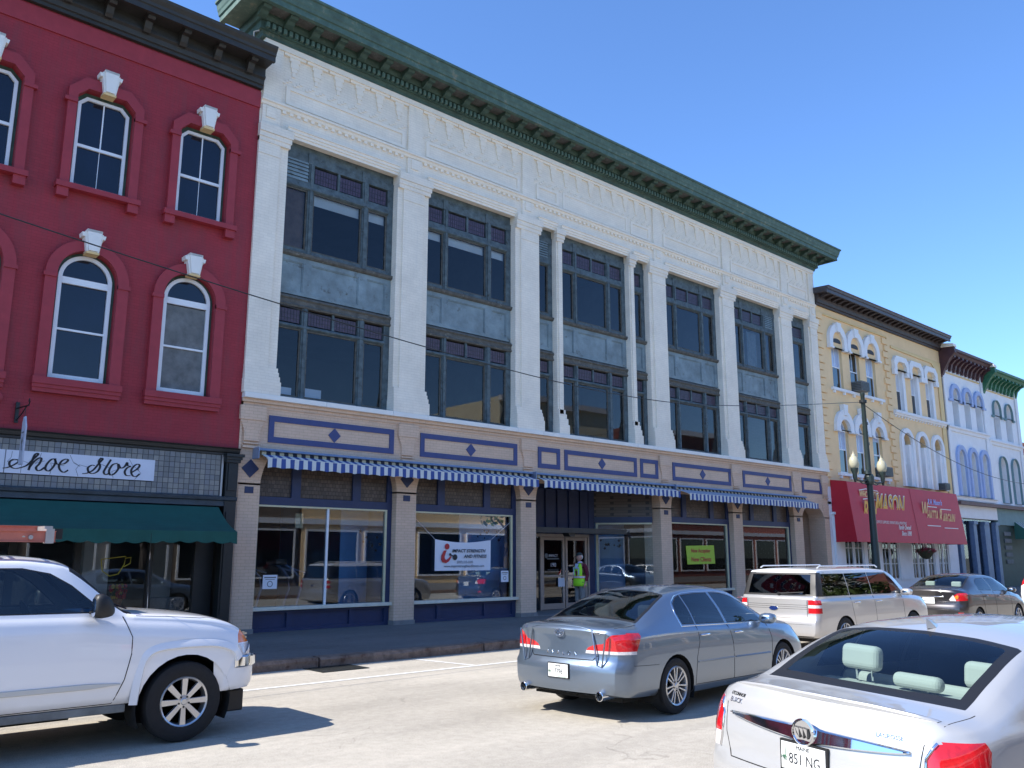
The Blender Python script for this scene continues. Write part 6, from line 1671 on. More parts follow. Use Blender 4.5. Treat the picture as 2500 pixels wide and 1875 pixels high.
def wheel(parent, x, y, z, R_, rr, w, style, side, spoke=None):
    """side -1: outer face towards -y"""
    s = side
    t = MB(); prof = []
    for a in range(0, 181, 15):
        q = math.radians(a); prof.append((R_ - .05 + .05 * abs(math.sin(q)) ** .5, -w / 2 * math.cos(q)))
    prof = [(rr + .008, -w * .44), (rr + .04, -w * .50), (R_ - .045, -w * .50), (R_ - .012, -w * .44), (R_, -w * .30), (R_, w * .30), (R_ - .012, w * .44), (R_ - .045, w * .5), (rr + .01, w * .45)]
    b = len(t.v); n = 36
    for (r, h) in prof:
        for k in range(n):
            q = 2 * math.pi * k / n; t.v.append((x + r * math.cos(q), y + h, z + r * math.sin(q)))
    for i in range(len(prof) - 1):
        for k in range(n): t.f.append((b + i * n + k, b + i * n + (k + 1) % n, b + (i + 1) * n + (k + 1) % n, b + (i + 1) * n + k)); t.m.append(0)
    for k in range(0, n, 1):      # tread grooves
        pass
    ty = lbuild(t, 'tyre', M['tyre'], parent, smooth=40)
    yo = y + s * w * .40
    m_ = MB()
    m_.lathe([(rr + .012, yo + s * .012 - 0), (rr + .004, yo + s * .022), (rr - .012, yo + s * .012), (rr - .02, yo - s * .02), (rr - .03, yo - s * .10), (rr - .03, yo - s * .14)], c=(x, 0, z), n=36, axis='y')
    m_.f = [f_ for f_ in m_.f if len(f_) < 30]; m_.m = m_.m[:len(m_.f)]
    rimc = lbuild(m_, 'rim', M['rim'], parent, smooth=40)
    m_ = MB(); m_.lathe([(rr - .01, yo - s * .075), (0, yo - s * .075)], c=(x, 0, z), n=24, axis='y'); lbuild(m_, 'brake_disc', M['rim_dark'], rimc)
    m_ = MB()
    ns, pair, sw = style
    for k in range(ns):
        for dd in ((-pair, pair) if pair else (0,)):
            a = 2 * math.pi * k / ns + math.pi / 2
            d = Vector((math.cos(a), math.sin(a))); e = Vector((-d.y, d.x))
            r0, r1 = .045, rr - .006
            w0, w1 = sw * .75, sw
            o0 = dd * .35; o1 = dd
            for yy in (0,):
                p = [d * r0 + e * (o0 - w0), d * r1 + e * (o1 - w1), d * r1 + e * (o1 + w1), d * r0 + e * (o0 + w0)]
                b = len(m_.v)
                for q in p: m_.v.append((x + q.x, yo + s * (.012 if q.length > .12 else .004), z + q.y))
                for q in p: m_.v.append((x + q.x, yo - s * .035, z + q.y))
                for ff in ((0, 1, 2, 3), (0, 4, 5, 1), (1, 5, 6, 2), (2, 6, 7, 3), (3, 7, 4, 0)): m_.f.append(tuple(b + i for i in ff)); m_.m.append(0)
    m_.lathe([(.075, yo - s * .03), (.072, yo + s * .004), (.035, yo + s * .010), (.03, yo + s * .018), (0, yo + s * .018)], c=(x, 0, z), n=20, axis='y')
    lbuild(m_, 'spokes', M['rim'], rimc, bevel=.003)
    m_ = MB()
    for k in range(5):
        a = 2 * math.pi * (k + .5) / 5 + math.pi / 2; m_.lathe([(.011, yo - s * .0), (.011, yo + s * .0125), (0, yo + s * .0125)], c=(x + .056 * math.cos(a), 0, z + .056 * math.sin(a)), n=8, axis='y')
    lbuild(m_, 'wheel_nuts', M['rim_dark'], rimc)

def make_car(label, cat, pos, heading, sp, pm, group=None):
    t = thing(sp.get('name', 'car'), label, cat, (pos[0], pos[1], 0.0), heading, group, local=True, sc=1.0)
    t.scale = (sp.get('size', 1.0),) * 3
    bm = car_surface(sp)
    hw = max(v for _, v in sp['hw'])
    axles = sp['axles']; R_ = sp['R']; ra = sp['arch']
    side_f = lambda c: abs(c.y) > hw * .55
    regs = []                      # (name, view, poly, filter, material)
    for ax in axles: regs.append(('void', 'side', circ(ax, R_ - .01, ra), lambda c: abs(c.y) > hw * .45 and c.z < R_ + ra + .02))
    for r_ in sp['regions']: regs.append(r_)
    for (_, view, poly, fl) in regs: cut(bm, view, poly, fl)
    bm.faces.ensure_lookup_table()
    groups = {}
    for f_ in bm.faces:
        c = f_.calc_center_median(); nm = 'body'
        for (name, view, poly, fl) in regs:
            if not fl(c): continue
            a, b = AX[view]
            if inpoly((c[a], c[b]), poly): nm = name; break
        groups.setdefault(nm, []).append(f_.index)
    full = bpy.data.meshes.new('tmp'); bm.to_mesh(full)
    bvh = BVHTree.FromBMesh(bm); bm.free()
    parts = {}
    def extract(idx, mm=0):
        b2 = bmesh.new(); b2.from_mesh(full); keep = set(idx); b2.faces.ensure_lookup_table()
        dele = [f_ for f_ in b2.faces if f_.index not in keep]
        bmesh.ops.delete(b2, geom=dele, context='FACES'); return b2
    body_idx = groups.get('body', []); gap_idx = groups.get('gap', [])
    b2 = extract(body_idx + gap_idx)
    # shut lines: push in and darken
    b2.faces.ensure_lookup_table()
    gs = set(gap_idx)
    order = sorted(body_idx + gap_idx)
    for f_, oi in zip(b2.faces, order):
        f_.material_index = 1 if oi in gs else 0
    body = local_obj('body', b2, [pm, M['well']], t, 32)
    mats = sp['mats']
    for nm, idx in groups.items():
        if nm in ('body', 'void', 'gap'): continue
        base = nm.split('#')[0]
        b2 = extract(idx)
        m_ = mats.get(base, pm)
        if m_ is None: m_ = pm
        # split into separate islands so that left and right pieces are parts of their own
        b2.faces.ensure_lookup_table(); seen = set(); isl = []
        for f_ in b2.faces:
            if f_.index in seen: continue
            st = [f_]; seen.add(f_.index); cur = []
            while st:
                q = st.pop(); cur.append(q.index)
                for e in q.edges:
                    for g_ in e.link_faces:
                        if g_.index not in seen: seen.add(g_.index); st.append(g_)
            isl.append(cur)
        if len(isl) == 1: parts.setdefault(base, []).append(local_obj(base, b2, m_, t, 32))
        else:
            src = bpy.data.meshes.new('tmp2'); b2.to_mesh(src); b2.free()
            for cur in isl:
                if len(cur) < 2: continue
                b3 = bmesh.new(); b3.from_mesh(src); b3.faces.ensure_lookup_table(); kk = set(cur)
                bmesh.ops.delete(b3, geom=[f_ for f_ in b3.faces if f_.index not in kk], context='FACES')
                parts.setdefault(base, []).append(local_obj(base, b3, m_, t, 32))
            bpy.data.meshes.remove(src)
    bpy.data.meshes.remove(full)
    # wheel wells, wheels
    for ax in axles:
        for s in (-1, 1):
            wy = s * (hw - sp.get('tuck', .125))
            m_ = MB(); b = 0; n = 24; r1 = ra + .012
            for i in range(n + 1):
                q = math.radians(-25 + 230 * i / n); m_.v += [(ax + r1 * math.cos(q), s * (hw - .015), R_ - .01 + r1 * math.sin(q)), (ax + r1 * math.cos(q), s * (hw - .36), R_ - .01 + r1 * math.sin(q))]
            for i in range(n): m_.f.append((2 * i, 2 * i + 1, 2 * i + 3, 2 * i + 2)); m_.m.append(0)
            m_.f.append(tuple(2 * i + 1 for i in range(n + 1))); m_.m.append(0)
            lbuild(m_, 'wheel_well', M['well'], t)
            if sp.get('steer') and ax == max(axles): pass
            w_ = thing_part('wheel', t)
            wheel(w_, ax, wy, R_, R_, sp['rim'], sp.get('tw', .215), sp['spokes'], s)
    m_ = MB(); m_.box(.35, sp['L'] - .35, -hw * .74, hw * .74, sp['floor'], sp['floor'] + .12); m_.tube([(.3, 0, .25), (2.5, .1, .22), (4, .1, .22)], .035, 6); lbuild(m_, 'underbody', M['well'], t)
    return t, bvh, parts, body

def thing_part(name, parent):
    """small mesh hub that carries the wheel's own pieces"""
    m_ = MB(); m_.lathe([(.001, 0), (.001, .001)], c=(0, 0, .3), n=3)
    me = bpy.data.meshes.new(name)
    o = bpy.data.objects.new(name, None)
    bpy.data.meshes.remove(me)
    COL.objects.link(o); o.parent = parent; o.empty_display_size = .1; ORG[o.name] = Vector((0, 0, 0))
    return o

def onskin(bvh, x=None, y=None, z=None, d='rear'):
    if d == 'rear': o, v = Vector((-3, y, z)), Vector((1, 0, 0))
    elif d == 'front': o, v = Vector((12, y, z)), Vector((-1, 0, 0))
    elif d == 'right': o, v = Vector((x, -4, z)), Vector((0, 1, 0))
    elif d == 'left': o, v = Vector((x, 4, z)), Vector((0, -1, 0))
    else: o, v = Vector((x, y, 4)), Vector((0, 0, -1))
    h = bvh.ray_cast(o, v)
    return (h[0], h[1]) if h[0] else (o + v * 3, -v)

def car_mirror(t, x, y, z, s, pm, scale=1.0, dark=False):
    m_ = MB(); k = scale
    # housing lofted along x
    for (dx, w, h) in ((0, .5, .45), (.03, .95, .92), (.08, 1.0, 1.0), (.14, .92, .9), (.18, .6, .6), (.20, .25, .3)):
        for i in range(14):
            a = 2 * math.pi * i / 14
            ca, sa = math.cos(a), math.sin(a)
            m_.v.append((x + dx * k, y + s * (.12 * k + .115 * k * w * math.copysign(abs(ca) ** .7, ca)), z + .075 * k * h * math.copysign(abs(sa) ** .7, sa)))
    for i in range(5):
        for j in range(14): m_.f.append((i * 14 + j, i * 14 + (j + 1) % 14, (i + 1) * 14 + (j + 1) % 14, (i + 1) * 14 + j)); m_.m.append(0)
    m_.f.append(tuple(reversed(range(14)))); m_.m.append(1); m_.f.append(tuple(70 + j for j in range(14))); m_.m.append(0)
    m_.box(x + .06 * k, x + .13 * k, y - s * .04, y + s * .06 * k, z - .06 * k, z - .03 * k, 0)
    o = lbuild(m_, 'side_mirror', [pm, M['chrome'] if not dark else M['rubber']], t, smooth=50); return o

def door_handle(t, bvh, x, z, s, m_, L_=.17, parent=None):
    p, n = onskin(bvh, x=x, z=z, d='right' if s < 0 else 'left')
    b = MB(); b.tube([(x - L_ / 2, p.y, z), (x - L_ / 2 + .02, p.y + s * .028, z + .003), (x + L_ / 2 - .02, p.y + s * .028, z + .003), (x + L_ / 2, p.y, z)], [.012, .016, .016, .012], 8); return lbuild(b, 'handle', m_, parent or t, smooth=50)

def plate_obj(t, bvh, y, z, txt, state, d='rear', w=.305, h=.152, extra=True, tsize=.085):
    p, n = onskin(bvh, y=y, z=z, d=d)
    s = -1 if d == 'rear' else 1
    x0 = p.x + s * .012
    b = MB(); b.box(x0, x0 - s * .02, y - w / 2 - .012, y + w / 2 + .012, z - h / 2 - .012, z + h / 2 + .012); fr = lbuild(b, 'plate_frame', M['rubber'], t)
    b = MB(); b.box(x0 + s * .004, x0, y - w / 2, y + w / 2, z - h / 2, z + h / 2); lbuild(b, 'licence_plate', M['plate'], fr)
    def tx(s_, size, m_, yy, zz, **k):
        me = text_mesh(s_, size, **k); me.transform(Matrix.Rotation(-math.pi / 2 if d == 'rear' else math.pi / 2, 4, 'Z') @ Matrix.Rotation(math.pi / 2, 4, 'X'))
        me.materials.clear(); me.materials.append(m_)
        o = bpy.data.objects.new('lettering', me); COL.objects.link(o); o.parent = fr; o.location = (x0 + s * .006, yy, zz)
    tx(txt, tsize, M['ink'], y - .01, z - .012, extrude=.0008, wide=.78)
    tx(state, .032, M['ink'], y, z + .054, extrude=.0008)
    if extra:
        b = MB()
        for k in range(9): b.tube([(x0 + s * .006, y + .13, z - .0), (x0 + s * .006, y + .13 - .028 + .007 * k, z - .035 + .012 * abs(k - 4) * .5)], .0012, 4)
        b.tube([(x0 + s * .006, y + .125, z + .05), (x0 + s * .006, y + .118, z - .03)], .002, 4)
        lbuild(b, 'pine_motif', mat('pine_green', (.05, .16, .08), .6), fr)
        b = MB(); b.prism([(y - .13, z - .07), (y + .0, z - .07), (y + .0, z - .066), (y - .13, z - .066)], x0 + s * .006, x0 + s * .005, axis='x'); lbuild(b, 'plate_line', mat('plate_green', (.03, .25, .10), .6), fr)
    return fr

def badge_text(t, bvh, txt, size, y, z, m_=None, spread=1.0, d='rear', **k):
    p, n = onskin(bvh, y=y, z=z, d=d)
    me = text_mesh(txt, size, extrude=.003, space=spread, **k)
    me.transform(Matrix.Rotation(-math.pi / 2, 4, 'Z') @ Matrix.Rotation(math.pi / 2, 4, 'X'))
    for v in me.vertices:
        q, _ = onskin(bvh, y=y + v.co.y, z=z + v.co.z); v.co.x = (q.x - p.x) + v.co.x
    me.materials.clear(); me.materials.append(m_ or M['chrome'])
    o = bpy.data.objects.new('badge_lettering', me); COL.objects.link(o); o.parent = t; o.location = (p.x - .002, y, z)
    return o

def seats(t, rows, m_, w=.5, hgt=1.0, head=True, zf=.35, lean=.18):
    for (x, ys_) in rows:
        for y in ys_:
            b = MB(); b.box(x, x + .48, y - w / 2, y + w / 2, zf, zf + .18)
            b.prism([(x - .02, zf + .1), (x + .12, zf + .1), (x + .02 - lean * .3, zf + .66), (x - .10 - lean * .3, zf + .64)], y - w / 2 + .02, y + w / 2 - .02, axis='y') if False else None
            n0 = len(b.v); 
            for (dx, zz, ww) in ((.0, zf + .05, .48), (-.06, zf + .35, .46), (-.14, zf + .62, .36)):
                for (ex, ey) in ((0, -1), (.11, -1), (.11, 1), (0, 1)): b.v.append((x + dx + ex, y + ey * w * ww, zz))
            for i in range(2):
                for j in range(4): b.f.append((n0 + i * 4 + j, n0 + i * 4 + (j + 1) % 4, n0 + (i + 1) * 4 + (j + 1) % 4, n0 + (i + 1) * 4 + j)); b.m.append(0)
            b.f.append(tuple(n0 + 8 + j for j in range(4))); b.m.append(0)
            s_ = lbuild(b, 'seat', m_, t, bevel=.035)
            if head:
                b = MB(); b.box(x - .19, x - .09, y - .13, y + .13, zf + .68, zf + .68 + .19); lbuild(b, 'headrest', m_, s_, bevel=.04)
                b = MB(); b.tube([(x - .14, y - .05, zf + .6), (x - .14, y - .05, zf + .7)], .007, 6); b.tube([(x - .14, y + .05, zf + .6), (x - .14, y + .05, zf + .7)], .007, 6); lbuild(b, 'headrest_post', M['chrome'], s_)

def rg(name, view, poly, fl, inset=None): return (name, view, poly, fl)
def glassy(name, view, poly, fl, b=.018, trim='window_trim'):
    """pane with a trim band round it"""
    area = sum(poly[i - 1][0] * poly[i][1] - poly[i][0] * poly[i - 1][1] for i in range(len(poly)))
    p = poly if area > 0 else poly[::-1]
    return [(name, view, off_poly(p, -b), fl), (trim, view, p, fl)]

def skinline(t, bvh, pts, d, name='shut_line', m_=None, r=.0042, sink=.001, step=.05):
    q = []
    for a, b in zip(pts[:-1], pts[1:]):
        n = max(1, int(math.hypot(b[0] - a[0], b[1] - a[1]) / step))
        for k in range(n): q.append((a[0] + (b[0] - a[0]) * k / n, a[1] + (b[1] - a[1]) * k / n))
    q.append(pts[-1]); out = []
    for (u, v) in q:
        if d in ('right', 'left'): p, n_ = onskin(bvh, x=u, z=v, d=d)
        elif d in ('rear', 'front'): p, n_ = onskin(bvh, y=u, z=v, d=d)
        else: p, n_ = onskin(bvh, x=u, y=v, d='top')
        out.append(p - n_ * (sink if n_.dot(Vector((p.x - 2.5, p.y, p.z - .6))) > 0 else -sink))
    m2 = MB(); m2.tube(out, r, 6); return lbuild(m2, name, m_ or M['well'], t, smooth=60)
def both(t, bvh, pts, **k):
    for d in ('right', 'left'): skinline(t, bvh, pts, d, **k)

# ------------------------------------------------------------------ sedan one: blue-grey
def sedan_lower_regions(doors, hw, gapw=.010):
    out = []
    for d_ in doors:
        for q in strip(d_, gapw): out.append(('gap', 'side', q, lambda c: abs(c.y) > hw * .5))
    return out

SF = lambda hw: (lambda c: abs(c.y) > hw * .5)
sp = dict(name='sedan', size=1.03, L=5.01, axles=(1.17, 3.99), R=.335, arch=.385, rim=.225, tw=.22, spokes=(7, .034, .011), floor=.20, tuck=.12,
    hw=[(0, .905), (.6, .925), (2.5, .925), (4.2, .92), (5.01, .89)],
    zb=[(0, .30), (.15, .27), (.7, .25), (1.6, .20), (3.5, .20), (4.4, .22), (5.01, .24)],
    zs=[(0, .955), (.15, .985), (.6, 1.0), (1.3, 1.01), (2.4, .98), (3.4, .94), (4.0, .90), (4.6, .82), (4.9, .72), (5.01, .62)],
    zc=[(0, 1.03), (.05, 1.07), (.12, 1.085), (.5, 1.105), (.60, 1.12), (.9, 1.26), (1.2, 1.385), (1.5, 1.465), (1.9, 1.505), (2.3, 1.515), (2.7, 1.505), (3.0, 1.465), (3.4, 1.30), (3.9, 1.05), (4.0, 1.02), (4.4, .97), (4.75, .88), (4.93, .74), (5.01, .64)],
    zr=[(0, 1.00), (.05, 1.035), (.12, 1.05), (.5, 1.06), (.60, 1.07), (.9, 1.19), (1.2, 1.305), (1.5, 1.385), (1.9, 1.43), (2.3, 1.44), (2.7, 1.425), (3.0, 1.38), (3.4, 1.21), (3.9, .99), (4.0, .965), (4.4, .92), (4.75, .83), (4.93, .71), (5.01, .62)],
    yt=[(0, .86), (.6, .885), (2.5, .885), (4.0, .87), (4.7, .82), (5.01, .76)],
    yr=[(0, .74), (.5, .74), (.60, .735), (.9, .68), (1.2, .635), (1.5, .605), (2.0, .59), (2.6, .59), (3.0, .61), (3.4, .66), (3.9, .73), (4.4, .74), (5.01, .70)],
    rprof=[(.25, .06), (.34, .015), (.45, .0), (.60, .0), (.66, .015), (.68, .055), (.8, .05), (.95, .04), (1.03, .015), (1.06, .01), (1.3, .05)],
    fprof=[(.2, .06), (.4, .0), (.6, .03), (.8, .12), (1.2, .3)], rk=.14, rcrown=.13)
h = sp['hw'][1][1]
gl = []
gl += glassy('side_window', 'side', [(1.43, 1.045), (1.55, 1.04), (1.72, 1.035), (1.72, 1.395), (1.60, 1.365), (1.47, 1.295), (1.41, 1.18)], SF(h), .012)
gl += glassy('side_window', 'side', [(1.745, 1.035), (2.47, 1.015), (2.40, 1.41), (2.1, 1.41), (1.745, 1.395)], SF(h), .012)
gl += glassy('side_window', 'side', [(2.53, 1.012), (3.56, .985), (3.42, 1.11), (3.2, 1.26), (3.0, 1.345), (2.75, 1.395), (2.46, 1.41)], SF(h), .012)
gl += [('rear_window', 'top', [(.68, -.64), (.68, .64), (1.0, .615), (1.38, .545), (1.42, .50), (1.42, -.50), (1.38, -.545), (1.0, -.615)], lambda c: c.z > 1.1), ('window_trim', 'top', [(.635, -.69), (.635, .69), (1.0, .65), (1.42, .575), (1.455, .53), (1.455, -.53), (1.42, -.575), (1.0, -.65)], lambda c: c.z > 1.09)]
gl += [('windscreen', 'top', [(3.06, -.55), (3.06, .55), (3.84, .67), (3.88, .60), (3.88, -.60), (3.84, -.67)], lambda c: c.z > 1.0)]
tl = []
for s in (-1, 1):
    fr_ = (lambda s: (lambda c: c.x < .34 and c.y * s > 0))(s)
    tl.append(('tail_light', 'rear', [(s * .375, .80), (s * .40, .83), (s * .48, .865), (s * .60, .88), (s * .66, .945), (s * .72, .985), (s * 1.0, 1.01), (s * 1.0, .80)], fr_))
    tl.append(('tail_light_lower', 'rear', [(s * .36, .765), (s * .375, .80), (s * 1.0, .80), (s * 1.0, .765)], fr_))
tl.append(('tail_light', 'side', [(.2, .765), (.36, .80), (.47, .965), (.46, 1.0), (.2, 1.01)], lambda c: abs(c.y) > .6 and .25 < c.x < .6))
gap = []
gap.append(('plate_recess', 'rear', [(-.27, .45), (.27, .45), (.30, .64), (-.30, .64)], lambda c: c.x < .2))
drs = [('door', 'side', [(1.72, 1.03), (1.72, .80), (1.62, .62), (1.60, .30), (2.56, .285), (2.56, .75), (2.50, 1.01)], SF(h)), ('door', 'side', [(2.50, 1.01), (2.56, .75), (2.56, .285), (3.62, .27), (3.66, .75), (3.60, .98)], SF(h))]
sp['regions'] = gap[:0] + tl + gl + gap + drs
P_blue = paint('paint_bluegrey', (.17, .225, .30), metal=.75, rough=.32, flake=.15)
sp['mats'] = dict(side_window=M['car_glass'], rear_window=M['car_glass'], windscreen=M['car_glass_clear'], window_trim=M['rubber'], tail_light=M['red_lens'], tail_light_lower=M['clear_lens'], door=P_blue, plate_recess=P_blue)
sedan1, bv, pts_, bd = make_car('blue grey sedan with red tail lights and twin exhausts, nearest the middle of the road', 'car', (7.95, 7.93), math.radians(4.2), sp, P_blue)
plate_obj(sedan1, bv, .0, .545, '7796', 'MAINE')
badge_text(sedan1, bv, 'AVALON', .060, 0, .745, spread=2.6)
badge_text(sedan1, bv, 'XLS', .045, .62, 1.025); badge_text(sedan1, bv, 'LIMITED', .036, -.52, 1.0)
p, n_ = onskin(bv, y=0, z=.985)
m_ = MB()
for (ry, rz, dy, dz) in ((.075, .05, 0, 0), (.046, .018, 0, .018), (.020, .040, 0, .0)):
    o_ = [(dy + ry * math.cos(2 * math.pi * i / 24), .985 + dz + rz * math.sin(2 * math.pi * i / 24)) for i in range(24)]
    b = len(m_.v)
    for k, (sc_, dx) in enumerate(((1, -.004), (1, -.016), (.82, -.016), (.82, -.004))):
        m_.v += [(p.x + dx, dy + (y_ - dy) * sc_, .985 + dz + (z_ - .985 - dz) * sc_) for (y_, z_) in o_]
    for k in range(3):
        for i in range(24): m_.f.append((b + k * 24 + i, b + k * 24 + (i + 1) % 24, b + (k + 1) * 24 + (i + 1) % 24, b + (k + 1) * 24 + i)); m_.m.append(0)
lbuild(m_, 'emblem', M['chrome'], sedan1, smooth=50)
for s in (-1, 1):
    m_ = MB(); m_.lathe([(.036, .30), (.052, .30), (.055, .0), (.048, -.005), (.042, .02), (.040, .15), (0, .15)], c=(.02, s * .60, .30), n=18, axis='x'); lbuild(m_, 'exhaust_tip', M['chrome'], sedan1, smooth=50)
    door_handle(sedan1, bv, 1.86, .90, s, M['chrome']); door_handle(sedan1, bv, 2.72, .885, s, M['chrome'])
    car_mirror(sedan1, 3.36, s * .86, 1.03, s, P_blue)
both(sedan1, bv, [(1.72, 1.03), (1.72, .82), (1.64, .64), (1.60, .32)]); both(sedan1, bv, [(1.60, .31), (3.62, .285)]); both(sedan1, bv, [(2.50, 1.0), (2.56, .75), (2.56, .30)]); both(sedan1, bv, [(3.60, .97), (3.66, .75), (3.62, .30)])
skinline(sedan1, bv, [(-.52, .74), (-.47, .69), (.47, .69), (.52, .74)], 'rear', r=.006)
for s in (-1, 1): skinline(sedan1, bv, [(.20, s * .70), (.60, s * .715)], 'top')
both(sedan1, bv, [(.30, .64), (.78, .62)], r=.003)
seats(sedan1, [(1.5, (-.36, .36)), (2.55, (-.37, .37))], M['seat_dark'], zf=.40)
m_ = MB(); m_.box(.7, 1.45, -.62, .62, .98, 1.02); lbuild(m_, 'parcel_shelf', M['seat_dark'], sedan1)
m_ = MB(); m_.box(.86, .94, -.16, .16, 1.09, 1.125); lbuild(m_, 'brake_light', M['red_lens'], sedan1)
m_ = MB(); m_.box(3.3, 3.8, -.7, .7, .80, 1.0); lbuild(m_, 'dashboard', M['seat_dark'], sedan1)
m_ = MB(); m_.box(1.2, 3.7, -.70, .70, .32, .36); lbuild(m_, 'cabin_floor', M['seat_dark'], sedan1)
# chrome window surround and body side moulding
for s in (-1, 1):
    for nm, pl, r_, mm in (('window_chrome', [(1.40, 1.02), (1.385, 1.18), (1.45, 1.31), (1.60, 1.385), (1.8, 1.415), (2.1, 1.427), (2.6, 1.422), (2.9, 1.39), (3.2, 1.285), (3.42, 1.135), (3.6, .98)], .006, M['chrome']), ('window_chrome', [(1.40, 1.025), (2.5, 1.0), (3.6, .972)], .006, M['chrome']), ('side_moulding', [(1.66, .58), (2.54, .57), (2.55, .57)], .010, P_blue), ('side_moulding', [(2.60, .57), (3.58, .555)], .010, P_blue)):
        q_ = []
        for (x_, z_) in pl:
            pp, _ = onskin(bv, x=x_, z=z_, d='right' if s < 0 else 'left'); q_.append((x_, pp.y + s * .001, z_))
        m_ = MB(); m_.tube(q_, r_, 6); lbuild(m_, nm, mm, sedan1, smooth=60)
# raised trunk lip in body paint
q_ = [(onskin(bv, x=.06, y=y_, d='top')[0]) for y_ in [-.68 + 1.36 * i / 20 for i in range(21)]]
m_ = MB(); m_.tube([(v.x, v.y, v.z + .004) for v in q_], .010, 6); lbuild(m_, 'boot_lip', P_blue, sedan1, smooth=60)
# ------------------------------------------------------------------ sedan two: close white-silver car
sp = dict(name='sedan', L=5.0, axles=(1.13, 3.97), R=.345, arch=.395, rim=.24, tw=.23, spokes=(5, .05, .016), floor=.20, tuck=.12,
    hw=[(0, .915), (.6, .93), (2.5, .93), (4.2, .92), (5.0, .88)],
    zb=[(0, .30), (.15, .27), (.7, .25), (1.6, .20), (3.5, .20), (5.0, .22)],
    zs=[(0, .98), (.15, 1.01), (.6, 1.04), (1.3, 1.05), (2.4, 1.03), (3.4, .98), (4.0, .93), (4.6, .84), (4.9, .72), (5.0, .62)],
    zc=[(0, 1.04), (.03, 1.09), (.07, 1.125), (.14, 1.115), (.48, 1.125), (.56, 1.135), (.85, 1.26), (1.15, 1.375), (1.42, 1.45), (1.75, 1.495), (2.2, 1.51), (2.7, 1.50), (3.0, 1.46), (3.4, 1.30), (3.9, 1.08), (4.0, 1.05), (4.4, .98), (4.75, .88), (4.93, .74), (5.0, .64)],
    zr=[(0, 1.01), (.03, 1.05), (.07, 1.08), (.14, 1.075), (.48, 1.085), (.56, 1.095), (.85, 1.20), (1.15, 1.305), (1.42, 1.375), (1.75, 1.42), (2.2, 1.435), (2.7, 1.42), (3.0, 1.38), (3.4, 1.22), (3.9, 1.02), (4.0, 1.0), (4.4, .93), (4.75, .83), (4.93, .71), (5.0, .62)],
    yt=[(0, .86), (.6, .89), (2.5, .885), (4.0, .87), (5.0, .76)],
    yr=[(0, .76), (.48, .77), (.56, .765), (.85, .745), (1.15, .72), (1.42, .685), (2.0, .61), (2.6, .60), (3.0, .61), (3.4, .66), (3.9, .73), (5.0, .70)],
    rprof=[(.25, .08), (.36, .03), (.5, 0), (.64, .0), (.70, .025), (.8, .03), (.9, .045), (1.0, .075), (1.06, .105), (1.10, .125), (1.3, .13)],
    fprof=[(.2, .06), (.4, .0), (.6, .03), (.8, .12), (1.2, .3)], rk=.15, rcrown=.15)
h = .93
gl = []
gl += glassy('side_window', 'side', [(1.35, 1.10), (1.72, 1.085), (1.72, 1.38), (1.60, 1.365), (1.40, 1.27)], SF(h), .012)
gl += glassy('side_window', 'side', [(1.745, 1.085), (2.47, 1.06), (2.40, 1.40), (2.1, 1.405), (1.745, 1.38)], SF(h), .012)
gl += glassy('side_window', 'side', [(2.53, 1.06), (3.56, 1.02), (3.42, 1.14), (3.2, 1.265), (3.0, 1.345), (2.75, 1.385), (2.46, 1.40)], SF(h), .012)
gl += [('rear_window', 'top', [(.675, -.61), (.64, -.3), (.63, 0), (.64, .3), (.675, .61), (1.0, .60), (1.30, .58), (1.335, .55), (1.335, -.55), (1.30, -.58), (1.0, -.60)], lambda c: c.z > 1.1),
       ('window_trim', 'top', [(.58, -.685), (.545, -.4), (.53, 0), (.545, .4), (.58, .685), (1.0, .67), (1.38, .645), (1.40, .61), (1.40, -.61), (1.38, -.645), (1.0, -.67)], lambda c: c.z > 1.1)]
gl += [('windscreen', 'top', [(3.06, -.55), (3.06, .55), (3.84, .67), (3.88, .60), (3.88, -.60), (3.84, -.67)], lambda c: c.z > 1.0)]
tl = []
for s in (-1, 1):
    fr_ = (lambda s: (lambda c: c.x < .34 and c.y * s > 0))(s)
    tl.append(('tail_light', 'rear', [(s * .71, .79), (s * .70, .90), (s * .735, .985), (s * .80, 1.0), (s * 1.0, 1.0), (s * 1.0, .79)], fr_))
    tl.append(('tail_light_lower', 'rear', [(s * .72, .70), (s * .71, .79), (s * 1.0, .79), (s * 1.0, .70)], fr_))
tl.append(('tail_light', 'side', [(.2, .74), (.34, .80), (.42, .95), (.40, 1.0), (.2, 1.0)], lambda c: abs(c.y) > .6 and .2 < c.x < .6))
drs = [('door', 'side', [(1.72, 1.07), (1.72, .84), (1.62, .66), (1.60, .30), (2.56, .285), (2.56, .75), (2.50, 1.04)], SF(h)), ('door', 'side', [(2.50, 1.04), (2.56, .75), (2.56, .285), (3.62, .27), (3.66, .75), (3.60, 1.0)], SF(h))]
sp['regions'] = tl + gl + drs
P_white = paint('paint_pearl', (.50, .50, .495), metal=.40, rough=.35)
sp['mats'] = dict(side_window=M['car_glass'], rear_window=M['car_glass_clear'], windscreen=M['car_glass_clear'], window_trim=M['rubber'], tail_light=M['red_lens'], tail_light_lower=M['clear_lens'], door=P_white)
sedan2, bv, _, _ = make_car('silver white sedan with pale headrests and chrome boot bar, closest car at bottom right', 'car', (4.90, 2.90), math.radians(-7.0), sp, P_white)
sedan2.rotation_euler[0] = math.radians(2.2)
both(sedan2, bv, [(1.72, 1.07), (1.72, .84), (1.62, .66), (1.60, .30)]); both(sedan2, bv, [(2.50, 1.04), (2.56, .75), (2.56, .30)]); both(sedan2, bv, [(3.60, 1.0), (3.66, .75), (3.62, .30)]); both(sedan2, bv, [(1.60, .31), (3.62, .285)])
